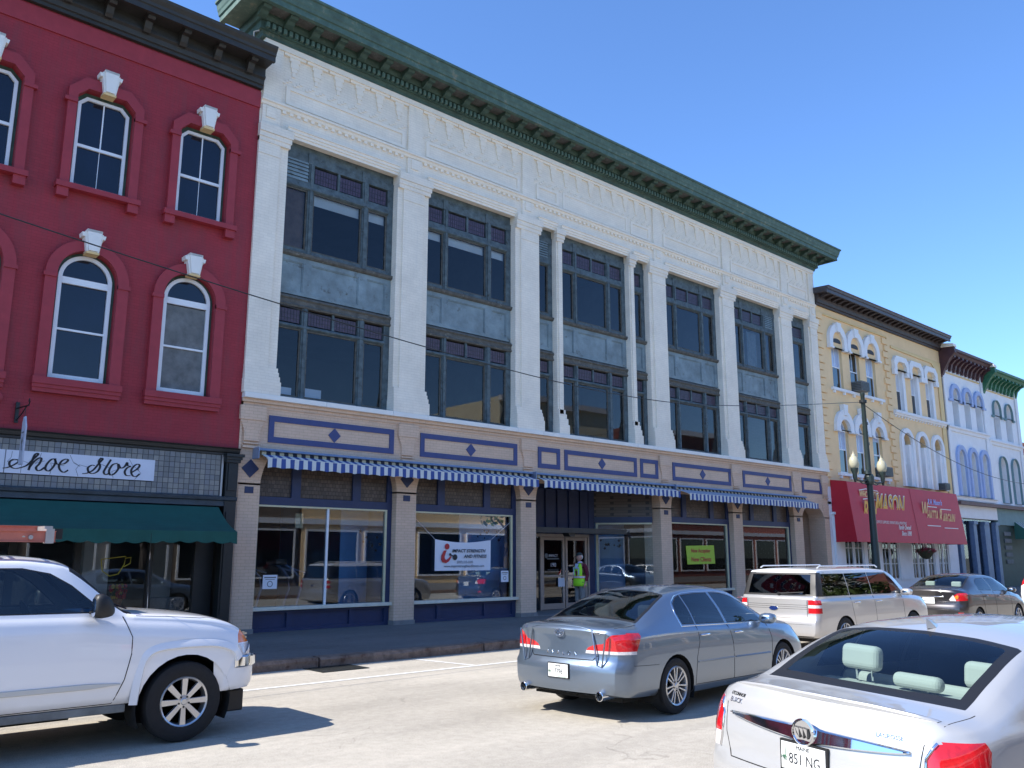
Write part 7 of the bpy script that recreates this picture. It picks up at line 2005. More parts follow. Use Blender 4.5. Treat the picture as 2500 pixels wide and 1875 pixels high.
for s in (-1, 1):
    skinline(sedan2, bv, [(s * .68, .98), (s * .66, .80), (s * .60, .66)], 'rear', r=.0035)
    skinline(sedan2, bv, [(.26, s * .735), (.56, s * .75)], 'top', r=.003)
    door_handle(sedan2, bv, 1.86, .93, s, M['chrome']); door_handle(sedan2, bv, 2.72, .915, s, M['chrome']); car_mirror(sedan2, 3.36, s * .86, 1.06, s, P_white)
skinline(sedan2, bv, [(-.60, .66), (.60, .66)], 'rear', r=.004)
for s in (-1, 1):      # chrome rims of the tail lights
    skinline(sedan2, bv, [(s * .715, .70), (s * .70, .80), (s * .695, .91), (s * .735, .99)], 'rear', name='light_trim', m_=M['chrome'], r=.009, sink=-.002, step=.02)
# boot lid lip
def lip(t, bvh, y1, x, r, m_):
    q = []
    for y_ in [-y1 + 2 * y1 * i / 28 for i in range(29)]:
        e_ = onskin(bvh, y=y_, z=1.07, d='rear')[0]; q.append(onskin(bvh, x=e_.x + x, y=y_, d='top')[0])
    b = MB(); n = len(q)
    for i, v in enumerate(q):
        e = min(1, (n / 2 - abs(i - n / 2 + .5)) / 2.0)
        for (dx, dz) in ((.05, -.004), (.01, .010 * e), (-.022, .012 * e), (-.030, .002), (-.022, -.02)): b.v.append((v.x + dx, v.y, v.z + dz))
    for i in range(n - 1):
        for j in range(4): b.f.append((i * 5 + j, (i + 1) * 5 + j, (i + 1) * 5 + j + 1, i * 5 + j + 1)); b.m.append(0)
    return lbuild(b, 'boot_lip', m_, t, smooth=45)
lip(sedan2, bv, .70, .05, .01, P_white)
# chrome bar across the boot lid with round emblem
b = MB(); n = 40
for i in range(n + 1):
    y_ = .62 - 1.24 * i / n
    e = abs(y_) / .62; zt = .955 - .020 * e ** 2 + (.0 if abs(y_) > .10 else .022 * math.cos(y_ / .10 * math.pi / 2)); zb_ = .955 - .085 + .045 * e ** 1.6 - (.0 if abs(y_) > .10 else .016 * math.cos(y_ / .10 * math.pi / 2))
    if e > .93: zb_ += (e - .93) / .07 * .008
    for zz, dx in ((zt, -.006), (zt - .008, -.022), (zb_ + .010, -.022), (zb_, -.006)):
        p_, _ = onskin(bv, y=y_, z=zz); b.v.append((p_.x + dx, y_, zz))
for i in range(n):
    for j in range(3): b.f.append((i * 4 + j, (i + 1) * 4 + j, (i + 1) * 4 + j + 1, i * 4 + j + 1)); b.m.append(0)
b.f.append((0, 1, 2, 3)); b.m.append(0); b.f.append(tuple(n * 4 + j for j in (3, 2, 1, 0))); b.m.append(0)
cb = lbuild(b, 'chrome_bar', M['chrome'], sedan2, smooth=30)
pe, _ = onskin(bv, y=0, z=.925)
b = MB(); b.lathe([(.078, -.02), (.078, -.034), (.070, -.038), (.064, -.030), (0, -.030)], c=(pe.x, 0, .925), n=32, axis='x'); em = lbuild(b, 'emblem', M['chrome'], sedan2, smooth=40)
b = MB()
for k in (-1, 0, 1):
    cy = -k * .028; 
    sh = [(cy + .017, .955), (cy - .017, .950), (cy - .018, .915), (cy - .002, .892), (cy + .014, .915)]
    sh = [(y_ + (z_ - .925) * .25, z_) for (y_, z_) in sh]
    b.prism(sh, pe.x - .040, pe.x - .031, axis='x')
lbuild(b, 'shield', M['rim_dark'], em)
b = MB()
for k in (-1, 0, 1):
    cy = -k * .028
    sh = [(cy + .013, .951), (cy - .013, .947), (cy - .014, .918), (cy - .002, .899), (cy + .010, .917)]
    sh = [(y_ + (z_ - .925) * .25, z_) for (y_, z_) in sh]
    b.prism([sh[0], sh[1], sh[3]], pe.x - .0425, pe.x - .040, axis='x')
lbuild(b, 'shield_face', M['chrome'], em)
plate_obj(sedan2, bv, .0, .775, '851 NG', 'MAINE')
badge_text(sedan2, bv, 'BUICK', .040, .60, 1.0); badge_text(sedan2, bv, "O'CONNOR", .026, .60, 1.035, m_=M['rim_dark']); badge_text(sedan2, bv, 'LACROSSE', .032, -.50, .99)
# fin aerial
fx = 1.50
pf, _ = onskin(bv, x=fx, y=0, d='top')
b = MB(); sec = [(0, .036, 0), (.02, .030, .02), (.05, .018, .05), (.075, .004, .066)]
for i, (z_, w_, xo) in enumerate(((0, .034, 0), (.018, .026, .022), (.045, .014, .050), (.066, .003, .072))):
    xa, xb_ = pf.x - .08 + (.0 if i == 0 else 0) + xo * .15, pf.x + .11 - xo * 2.1
    xa = pf.x - .075 + z_ * .55 * 0; xb_ = pf.x + .11 - z_ * 2.2
    for (x_, y_) in ((xa, 0), ((xa * .6 + xb_ * .4), w_), (xb_, 0), ((xa * .6 + xb_ * .4), -w_)): b.v.append((x_, y_, pf.z - .005 + z_))
for i in range(3):
    for j in range(4): b.f.append((i * 4 + j, i * 4 + (j + 1) % 4, (i + 1) * 4 + (j + 1) % 4, (i + 1) * 4 + j)); b.m.append(0)
b.f.append((12, 13, 14, 15)); b.m.append(0)
lbuild(b, 'fin_aerial', P_white, sedan2)
# interior
def soft_box(t, name, c, d, m_, tilt=0.0, bev=.05, parent=None):
    b = MB(); b.box(-d[0] / 2, d[0] / 2, -d[1] / 2, d[1] / 2, -d[2] / 2, d[2] / 2)
    o = lbuild(b, name, m_, parent or t, bevel=bev); o.location = c; o.rotation_euler = (0, tilt, 0); o.modifiers['bevel'].segments = 4
    smooth_angle(o.data, 80) if False else None
    return o
b = MB(); b.box(.62, 1.30, -.70, .70, 1.035, 1.06); lbuild(b, 'parcel_shelf', M['seat_light'], sedan2, bevel=.01)
b = MB(); b.box(.80, .90, -.20, .20, 1.06, 1.095); b.box(.78, .96, -.30, .30, 1.058, 1.072); lbuild(b, 'brake_light_housing', M['seat_light'], sedan2, bevel=.01)
b = MB(); b.box(.792, .80, -.17, .17, 1.066, 1.086); lbuild(b, 'brake_light', M['red_lens'], sedan2)
rs = soft_box(sedan2, 'rear_seat_back', (1.42, 0, .80), (.16, 1.36, .60), M['seat_light'], .22)
for (yy, zz, hh, ww) in ((.36, 1.235, .17, .29), (-.05, 1.125, .10, .34), (-.52, 1.225, .17, .29)):
    hd = soft_box(sedan2, 'headrest', (1.20, yy, zz), (.11, ww, hh), M['seat_light'], .12, .045)
    b = MB(); b.tube([(1.22, yy - .06, zz - hh / 2 - .07), (1.21, yy - .06, zz - hh / 2 + .02)], .007, 6); b.tube([(1.22, yy + .06, zz - hh / 2 - .07), (1.21, yy + .06, zz - hh / 2 + .02)], .007, 6); lbuild(b, 'headrest_post', M['chrome'], hd) if False else lbuild(b, 'headrest_post', M['chrome'], sedan2)
for yy in (.38, -.38):
    soft_box(sedan2, 'front_seat', (2.38, yy, .88), (.16, .50, .66), M['seat_dark'], .2); soft_box(sedan2, 'front_headrest', (2.24, yy, 1.27), (.11, .27, .19), M['seat_dark'], .15, .045)
b = MB(); b.box(1.2, 3.7, -.72, .72, .33, .36); lbuild(b, 'cabin_floor', M['seat_dark'], sedan2)
b = MB(); b.box(3.2, 3.85, -.72, .72, .8, 1.04); lbuild(b, 'dashboard', M['seat_dark'], sedan2, bevel=.03)
b = MB(); b.box(3.05, 3.09, -.12, .12, 1.27, 1.33); lbuild(b, 'rear_view_mirror', M['rubber'], sedan2, bevel=.01)

# ------------------------------------------------------------------ dark compact sedan
sp = dict(name='sedan', L=4.54, axles=(.97, 3.57), R=.31, arch=.35, rim=.20, tw=.19, spokes=(7, .0, .020), floor=.20, tuck=.11, size=1.02,
    hw=[(0, .86), (.6, .88), (2.5, .88), (3.9, .87), (4.54, .83)],
    zb=[(0, .30), (.15, .27), (.7, .25), (1.6, .20), (3.5, .20), (4.54, .22)],
    zs=[(0, .97), (.15, 1.0), (.6, 1.01), (1.3, 1.01), (2.2, .98), (3.1, .94), (3.7, .88), (4.2, .80), (4.45, .70), (4.54, .60)],
    zc=[(0, 1.04), (.05, 1.10), (.12, 1.115), (.42, 1.125), (.50, 1.14), (.8, 1.28), (1.1, 1.39), (1.4, 1.445), (1.8, 1.465), (2.2, 1.465), (2.6, 1.44), (2.9, 1.34), (3.3, 1.14), (3.5, 1.03), (3.9, .95), (4.3, .84), (4.47, .72), (4.54, .62)],
    zr=[(0, 1.01), (.05, 1.06), (.12, 1.07), (.42, 1.08), (.50, 1.09), (.8, 1.21), (1.1, 1.32), (1.4, 1.375), (1.8, 1.395), (2.2, 1.39), (2.6, 1.36), (2.9, 1.26), (3.3, 1.08), (3.5, .97), (3.9, .90), (4.3, .80), (4.47, .69), (4.54, .60)],
    yt=[(0, .81), (.6, .84), (2.5, .84), (3.6, .82), (4.54, .72)],
    yr=[(0, .70), (.42, .70), (.50, .70), (.8, .65), (1.1, .61), (1.4, .58), (2.0, .57), (2.6, .59), (3.3, .67), (4.54, .64)],
    rprof=[(.25, .06), (.36, .01), (.6, 0), (.64, .0), (.70, .04), (.8, .05), (1.0, .02), (1.10, .0), (1.3, .05)],
    fprof=[(.2, .06), (.4, .0), (.6, .03), (.8, .12), (1.2, .3)], rk=.15, rcrown=.13)
h = .88
gl = []
gl += glassy('side_window', 'side', [(1.22, 1.05), (2.02, 1.025), (1.97, 1.355), (1.5, 1.345), (1.30, 1.28), (1.20, 1.18)], SF(h), .012)
gl += glassy('side_window', 'side', [(2.08, 1.02), (3.18, .985), (3.0, 1.12), (2.8, 1.235), (2.55, 1.32), (2.03, 1.355)], SF(h), .012)
gl += [('rear_window', 'top', [(.58, -.62), (.58, .62), (.9, .58), (1.28, .52), (1.28, -.52), (.9, -.58)], lambda c: c.z > 1.1), ('window_trim', 'top', [(.53, -.67), (.53, .67), (.9, .62), (1.31, .55), (1.31, -.55), (.9, -.62)], lambda c: c.z > 1.1)]
gl += [('windscreen', 'top', [(2.70, -.54), (2.70, .54), (3.40, .64), (3.40, -.64)], lambda c: c.z > 1.0)]
tl = []
for s in (-1, 1):
    fr_ = (lambda s: (lambda c: c.x < .34 and c.y * s > 0))(s)
    tl += [('tail_light', 'rear', [(s * .66, .80), (s * .62, .93), (s * .70, .99), (s * 1.0, 1.0), (s * 1.0, .82)], fr_), ('tail_light_lower', 'rear', [(s * .52, .80), (s * .50, .84), (s * .60, .95), (s * .62, .93), (s * .66, .80)], fr_), ('reflector', 'rear', [(s * .70, .46), (s * .70, .52), (s * .80, .52), (s * .80, .46)], fr_)]
tl.append(('tail_light', 'side', [(.15, .83), (.30, .86), (.40, .96), (.38, 1.0), (.15, 1.0)], lambda c: abs(c.y) > .55 and .15 < c.x < .5))
sp['regions'] = tl + gl
P_dark = paint('paint_dark', (.055, .052, .056), metal=.7, rough=.32)
sp['mats'] = dict(side_window=M['car_glass'], rear_window=M['car_glass_clear'], windscreen=M['car_glass_clear'], window_trim=M['rubber'], tail_light=M['red_lens'], tail_light_lower=M['clear_lens'], reflector=M['red_lens'])
sedan3, bv, _, _ = make_car('dark grey compact sedan with lit looking red and amber lights, behind the boxy wagon', 'car', (23.9, 10.02), math.radians(-1.6), sp, P_dark)
for s in (-1, 1):
    door_handle(sedan3, bv, 1.45, .90, s, P_dark, .15); door_handle(sedan3, bv, 2.25, .88, s, P_dark, .15); car_mirror(sedan3, 2.98, s * .82, 1.03, s, P_dark, .9)
both(sedan3, bv, [(1.28, 1.03), (1.28, .80), (1.32, .66), (1.38, .30)]); both(sedan3, bv, [(2.04, 1.0), (2.10, .30)]); both(sedan3, bv, [(3.10, .95), (3.14, .30)])
plate_obj(sedan3, bv, 0, .80, 'MOON5TR', 'MAINE', extra=False, tsize=.07)
skinline(sedan3, bv, [(-.38, .90), (.38, .90)], 'rear', name='boot_trim', m_=M['chrome'], r=.012, sink=-.004)
skinline(sedan3, bv, [(-.52, .72), (.52, .72)], 'rear', r=.005); skinline(sedan3, bv, [(-.55, .60), (.55, .60)], 'rear', r=.004)
soft_box(sedan3, 'headrest', (1.0, .34, 1.19), (.10, .26, .15), M['seat_light'], .1, .04); soft_box(sedan3, 'headrest', (1.0, -.34, 1.19), (.10, .26, .15), M['seat_light'], .1, .04)
soft_box(sedan3, 'front_headrest', (1.9, .36, 1.22), (.10, .26, .18), M['seat_dark'], .1, .04); soft_box(sedan3, 'front_headrest', (1.9, -.36, 1.22), (.10, .26, .18), M['seat_dark'], .1, .04)
b = MB(); b.box(.5, 1.2, -.6, .6, 1.04, 1.07); b.box(1.0, 3.3, -.65, .65, .33, .36); lbuild(b, 'parcel_shelf', M['seat_dark'], sedan3)
b = MB(); p_, _ = onskin(bv, y=-.60, z=.895); b.lathe([(.06, -.004), (.05, -.02), (0, -.028)], c=(p_.x + .03, -.67, .90), n=16, axis='x'); lbuild(b, 'indicator', M['amber_lens'], sedan3)

# ------------------------------------------------------------------ boxy silver wagon
sp = dict(name='wagon', L=5.13, axles=(1.10, 4.09), R=.36, arch=.405, rim=.235, tw=.23, spokes=(5, .05, .014), floor=.24, tuck=.12, size=1.0,
    hw=[(0, .94), (.5, .965), (2.5, .965), (4.4, .955), (5.13, .92)],
    zb=[(0, .36), (.15, .32), (.7, .28), (1.6, .25), (3.5, .25), (5.13, .28)],
    zs=[(0, 1.07), (.2, 1.10), (2.6, 1.10), (3.6, 1.08), (4.2, 1.05), (4.9, .98), (5.05, .88), (5.13, .70)],
    zc=[(0, 1.10), (.04, 1.14), (.08, 1.17), (.20, 1.45), (.30, 1.64), (.36, 1.695), (.6, 1.72), (2.4, 1.735), (3.2, 1.70), (3.45, 1.63), (3.8, 1.40), (4.12, 1.17), (4.25, 1.13), (4.7, 1.08), (5.0, 1.0), (5.08, .88), (5.13, .74)],
    zr=[(0, 1.085), (.04, 1.12), (.08, 1.145), (.20, 1.42), (.30, 1.60), (.36, 1.645), (.6, 1.665), (2.4, 1.675), (3.2, 1.64), (3.45, 1.57), (3.8, 1.34), (4.12, 1.13), (4.25, 1.09), (4.7, 1.05), (5.0, .96), (5.08, .85), (5.13, .70)],
    yt=[(0, .91), (.5, .93), (3.6, .93), (4.5, .91), (5.13, .84)],
    yr=[(0, .86), (.08, .86), (.20, .82), (.30, .79), (.6, .765), (2.4, .755), (3.3, .77), (4.12, .83), (4.25, .83), (5.13, .80)],
    rprof=[(.3, .05), (.42, .0), (.66, 0), (.70, .02), (.74, .045), (1.05, .05), (1.2, .05), (1.8, .05)],
    fprof=[(.2, .06), (.4, .0), (.7, .0), (1.0, .03), (1.3, .2)], rk=.06, fk=.10, rr=.14, rf=.3, rcrown=.07, fcrown=.10, side_bulge=.01)
h = .965
gl = []
wf_ = lambda c: abs(c.y) > .6
gl += glassy('side_window', 'side', [(.36, 1.15), (1.42, 1.15), (1.42, 1.60), (.50, 1.60)], wf_, .010)
gl += glassy('side_window', 'side', [(1.44, 1.15), (2.38, 1.15), (2.38, 1.61), (1.44, 1.60)], wf_, .010)
gl += glassy('side_window', 'side', [(2.40, 1.15), (3.78, 1.135), (3.60, 1.33), (3.36, 1.52), (3.22, 1.60), (2.40, 1.61)], wf_, .010)
gl += [('rear_window', 'rear', [(-.74, 1.19), (.74, 1.19), (.69, 1.585), (-.69, 1.585)], lambda c: c.x < .5), ('window_trim', 'rear', [(-.92, 1.155), (.92, 1.155), (.86, 1.62), (-.86, 1.62)], lambda c: c.x < .33)]
gl += [('window_trim', 'side', [(.0, 1.155), (.37, 1.15), (.51, 1.625), (.0, 1.625)], wf_)]
gl += [('windscreen', 'top', [(3.35, -.72), (3.35, .72), (4.05, .78), (4.05, -.78)], lambda c: c.z > 1.15)]
tl = []
for s in (-1, 1):
    fr_ = (lambda s: (lambda c: c.x < .25 and c.y * s > 0))(s)
    tl += [('tail_light', 'rear', [(s * .73, .985), (s * .73, 1.08), (s * 1.0, 1.08), (s * 1.0, .985)], fr_), ('tail_light_lower', 'rear', [(s * .73, .925), (s * .73, .985), (s * 1.0, .985), (s * 1.0, .925)], fr_), ('tail_light', 'rear', [(s * .73, .82), (s * .73, .925), (s * 1.0, .925), (s * 1.0, .82)], fr_)]
tl += [('headlight', 'side', [(4.80, .78), (4.80, .96), (5.3, .96), (5.3, .78)], lambda c: abs(c.y) > .6 and c.x > 4.7)]
sp['regions'] = tl + gl
P_silver = paint('paint_champagne', (.58, .565, .55), metal=.65, rough=.34)
P_roof = paint('paint_white_roof', (.72, .72, .72), metal=.2, rough=.3)
sp['mats'] = dict(side_window=M['car_glass_dark'], rear_window=M['car_glass_dark'], windscreen=M['car_glass'], window_trim=M['rubber'], tail_light=M['red_lens'], tail_light_lower=M['clear_lens'], headlight=M['clear_lens'])
wagon, bv, _, bod = make_car('boxy champagne silver wagon with white roof and dark glass, beyond the blue grey sedan', 'car', (16.45, 10.05), math.radians(-2.0), sp, P_silver)
bod.data.materials.append(P_roof)
for p_ in bod.data.polygons:
    if p_.center.z > 1.615: p_.material_index = 2
for s in (-1, 1):
    door_handle(wagon, bv, 1.62, 1.00, s, M['chrome'], .19); door_handle(wagon, bv, 2.55, 1.00, s, M['chrome'], .19); car_mirror(wagon, 3.62, s * .90, 1.17, s, P_silver, 1.05)
    m_ = MB(); m_.tube([(.6, s * .68, 1.72), (.7, s * .68, 1.755), (3.0, s * .68, 1.76), (3.1, s * .68, 1.72)], .014, 6); lbuild(m_, 'roof_rail', P_roof, wagon)
both(wagon, bv, [(1.42, 1.12), (1.42, .95), (1.50, .62), (1.58, .34)]); both(wagon, bv, [(2.38, 1.12), (2.42, .34)]); both(wagon, bv, [(3.66, 1.10), (3.70, .34)]); both(wagon, bv, [(1.58, .35), (3.70, .35)])
for q in (.52, .50): both(wagon, bv, [(1.62, q), (3.60, q)], r=.004, m_=M['chrome'], sink=-.002)
for q in (.98, .94, .90): skinline(wagon, bv, [(-.70, q), (.70, q)], 'rear', r=.0035, name='groove_line')
skinline(wagon, bv, [(-.70, 1.10), (-.70, .72), (.70, .72), (.70, 1.10)], 'rear', r=.005)
skinline(wagon, bv, [(-.80, .60), (.80, .60)], 'rear', r=.003)
for s in (-1, 1): skinline(wagon, bv, [(s * .72, .815), (s * .72, 1.09), (s * .93, 1.09)], 'rear', name='light_trim', m_=M['chrome'], r=.007, sink=-.002)
pe, _ = onskin(bv, y=.05, z=.90)
m_ = MB()
for (ry, rz, dx, mi) in ((.105, .044, -.012, 0), (.094, .035, -.015, 1)):
    b = len(m_.v); o_ = [(.05 + ry * math.cos(2 * math.pi * i / 28), .90 + rz * math.sin(2 * math.pi * i / 28)) for i in range(28)]
    m_.prism(o_, pe.x + dx, pe.x + .01, axis='x', m=mi)
eo = lbuild(m_, 'emblem', [M['chrome'], mat('emblem_blue', (.01, .03, .16), .2, coat=1)], wagon)
me = text_mesh('Ford', .062, extrude=.001, shear=.3); me.transform(Matrix.Rotation(-math.pi / 2, 4, 'Z') @ Matrix.Rotation(math.pi / 2, 4, 'X')); me.materials.clear(); me.materials.append(M['chrome'])
o = bpy.data.objects.new('badge_lettering', me); COL.objects.link(o); o.parent = eo; o.location = (pe.x - .0165, .05, .90)
m_ = MB(); m_.tube([(.09, -.05, 1.205), (.10, -.30, 1.215), (.12, -.62, 1.235)], .010, 5); m_.lathe([(.03, -.02), (.03, .02)], c=(.10, -.05, 1.20), n=10, axis='x'); lbuild(m_, 'rear_wiper', M['rubber'], wagon)
seats(wagon, [(1.2, (-.4, .4)), (2.1, (-.4, .4)), (3.0, (-.4, .4))], M['seat_dark'], zf=.48)
m_ = MB(); m_.box(.9, 3.9, -.75, .75, .4, .44); m_.box(3.6, 4.1, -.75, .75, .9, 1.12); lbuild(m_, 'cabin_floor', M['seat_dark'], wagon)

# ------------------------------------------------------------------ white hatchback at the right edge
sp = dict(name='hatchback', L=4.3, axles=(.85, 3.4), R=.32, arch=.36, rim=.2, tw=.2, spokes=(5, .0, .03), floor=.22, tuck=.11,
    hw=[(0, .88), (.5, .90), (3.6, .89), (4.3, .84)], zb=[(0, .32), (.7, .26), (3.5, .22), (4.3, .24)],
    zs=[(0, 1.02), (.5, 1.04), (2.5, 1.0), (3.4, .95), (4.1, .82), (4.3, .62)],
    zc=[(0, 1.06), (.05, 1.12), (.3, 1.36), (.48, 1.50), (.7, 1.55), (1.6, 1.57), (2.2, 1.54), (2.6, 1.40), (3.1, 1.12), (3.3, 1.04), (3.9, .93), (4.2, .78), (4.3, .64)],
    zr=[(0, 1.04), (.05, 1.09), (.3, 1.30), (.48, 1.43), (.7, 1.48), (1.6, 1.50), (2.2, 1.46), (2.6, 1.32), (3.1, 1.05), (3.3, .98), (3.9, .88), (4.2, .74), (4.3, .62)],
    yt=[(0, .84), (.5, .86), (3.5, .84), (4.3, .74)], yr=[(0, .78), (.3, .72), (.6, .66), (2.2, .62), (3.1, .70), (4.3, .66)],
    rprof=[(.3, .05), (.45, 0), (.7, 0), (.8, .05), (1.2, .05), (1.6, .05)], fprof=[(.2, .06), (.4, 0), (.8, .08), (1.2, .3)], rk=.10, rr=.2, rcrown=.12)
tl = []
for s in (-1, 1): tl += [('tail_light', 'rear', [(s * .62, 1.06), (s * .66, 1.22), (s * .62, 1.42), (s * .80, 1.40), (s * 1.0, 1.18), (s * 1.0, .96), (s * .80, .98)], (lambda s: (lambda c: c.x < .5 and c.y * s > 0))(s))]
sp['regions'] = tl + [('rear_window', 'rear', [(-.60, 1.14), (.60, 1.14), (.52, 1.46), (-.52, 1.46)], lambda c: c.x < .6)] + glassy('side_window', 'side', [(.75, 1.10), (2.95, 1.03), (2.6, 1.27), (2.25, 1.42), (1.2, 1.45), (.80, 1.40)], SF(.9), .012)
P_w2 = paint('paint_white', (.80, .80, .80))
sp['mats'] = dict(side_window=M['car_glass'], rear_window=M['car_glass'], tail_light=M['red_lens'], window_trim=M['rubber'])
hatch, bv, _, _ = make_car('white hatchback with tall red lights, cut off by the right edge of the view', 'car', (33.4, 10.05), math.radians(-2.0), sp, P_w2)

# ------------------------------------------------------------------ white pickup truck
sp = dict(name='pickup_truck', L=5.72, axles=(1.25, 4.85), R=.415, arch=.50, rim=.25, tw=.27, spokes=(8, .0, .032), floor=.42, tuck=.14,
    hw=[(0, .96), (.5, .985), (3.8, .985), (4.3, .99), (5.3, .985), (5.72, .93)],
    zb=[(0, .55), (.3, .48), (3.9, .44), (4.4, .44), (5.3, .46), (5.5, .50), (5.72, .86)],
    zs=[(0, 1.32), (1.7, 1.34), (1.76, 1.36), (3.8, 1.34), (4.0, 1.31), (4.8, 1.24), (5.3, 1.17), (5.55, 1.10), (5.72, .98)],
    zc=[(0, 1.33), (1.7, 1.36), (1.75, 1.42), (1.82, 1.85), (1.92, 1.93), (2.3, 1.965), (3.15, 1.965), (3.48, 1.94), (3.66, 1.89), (3.95, 1.63), (4.22, 1.415), (4.28, 1.385), (4.6, 1.365), (5.1, 1.31), (5.42, 1.24), (5.60, 1.15), (5.72, 1.0)],
    zr=[(0, 1.325), (1.7, 1.35), (1.75, 1.39), (1.82, 1.80), (1.92, 1.87), (2.3, 1.895), (3.15, 1.89), (3.48, 1.86), (3.66, 1.81), (3.95, 1.57), (4.22, 1.355), (4.28, 1.345), (4.6, 1.32), (5.1, 1.27), (5.42, 1.20), (5.60, 1.12), (5.72, .98)],
    yt=[(0, .93), (3.8, .93), (4.5, .93), (5.3, .92), (5.72, .86)],
    yr=[(0, .88), (1.7, .88), (1.82, .72), (1.92, .68), (2.3, .69), (3.3, .69), (3.66, .71), (3.95, .78), (4.22, .84), (4.28, .86), (5.3, .86), (5.72, .80)],
    rprof=[(.3, .1), (.5, .0), (1.4, .0)], fprof=[(.4, .02), (.86, .02), (1.0, .02), (1.3, .06)], rk=.04, fk=.05, rr=.1, rf=.16, rcrown=.03, fcrown=.10, side_bulge=.012)
h = .985
gl = glassy('side_window', 'side', [(2.30, 1.395), (3.98, 1.375), (3.88, 1.47), (3.66, 1.66), (3.46, 1.78), (3.2, 1.835), (2.30, 1.84)], lambda c: abs(c.y) > .6, .014)
gl += [('windscreen', 'top', [(3.70, -.66), (3.70, .66), (4.19, .80), (4.22, .70), (4.22, -.70), (4.19, -.80)], lambda c: c.z > 1.38), ('window_trim', 'top', [(3.64, -.72), (3.64, .72), (4.26, .86), (4.28, .70), (4.28, -.70), (4.26, -.86)], lambda c: c.z > 1.355)]
tl = [('headlight_amber', 'side', [(5.44, .985), (5.45, 1.07), (5.50, 1.145), (5.9, 1.145), (5.9, .985)], lambda c: abs(c.y) > .5 and c.x > 5.4),
      ('headlight', 'side', [(5.44, .86), (5.44, .975), (5.9, .975), (5.9, .86)], lambda c: abs(c.y) > .5 and c.x > 5.4)]
drs = [('door', 'side', [(2.25, 1.36), (2.25, .47), (4.10, .47), (4.20, .70), (4.25, .95), (4.25, 1.12), (4.16, 1.335)], SF(h))]
sp['regions'] = tl + gl + drs
P_pw = paint('paint_pickup', (.80, .80, .81), rough=.3)
sp['mats'] = dict(side_window=M['car_glass'], windscreen=M['car_glass_clear'], window_trim=M['rubber'], headlight=M['clear_lens'], headlight_amber=M['amber_lens'], door=P_pw)
pk, bv, _, _ = make_car('white pickup truck with a ladder on its roof, driving in from the left edge', 'pickup truck', (-.92, 10.60), 0.0, sp, P_pw)
both(pk, bv, [(2.25, 1.36), (2.25, .47), (4.10, .47), (4.20, .70), (4.25, .95), (4.25, 1.12), (4.16, 1.33)], r=.0055)
skinline(pk, bv, [(5.60, -.5), (5.42, -.80), (5.0, -.87), (4.3, -.88)], 'top', r=.0045); skinline(pk, bv, [(5.60, .5), (5.42, .80), (5.0, .87), (4.3, .88)], 'top', r=.0045)
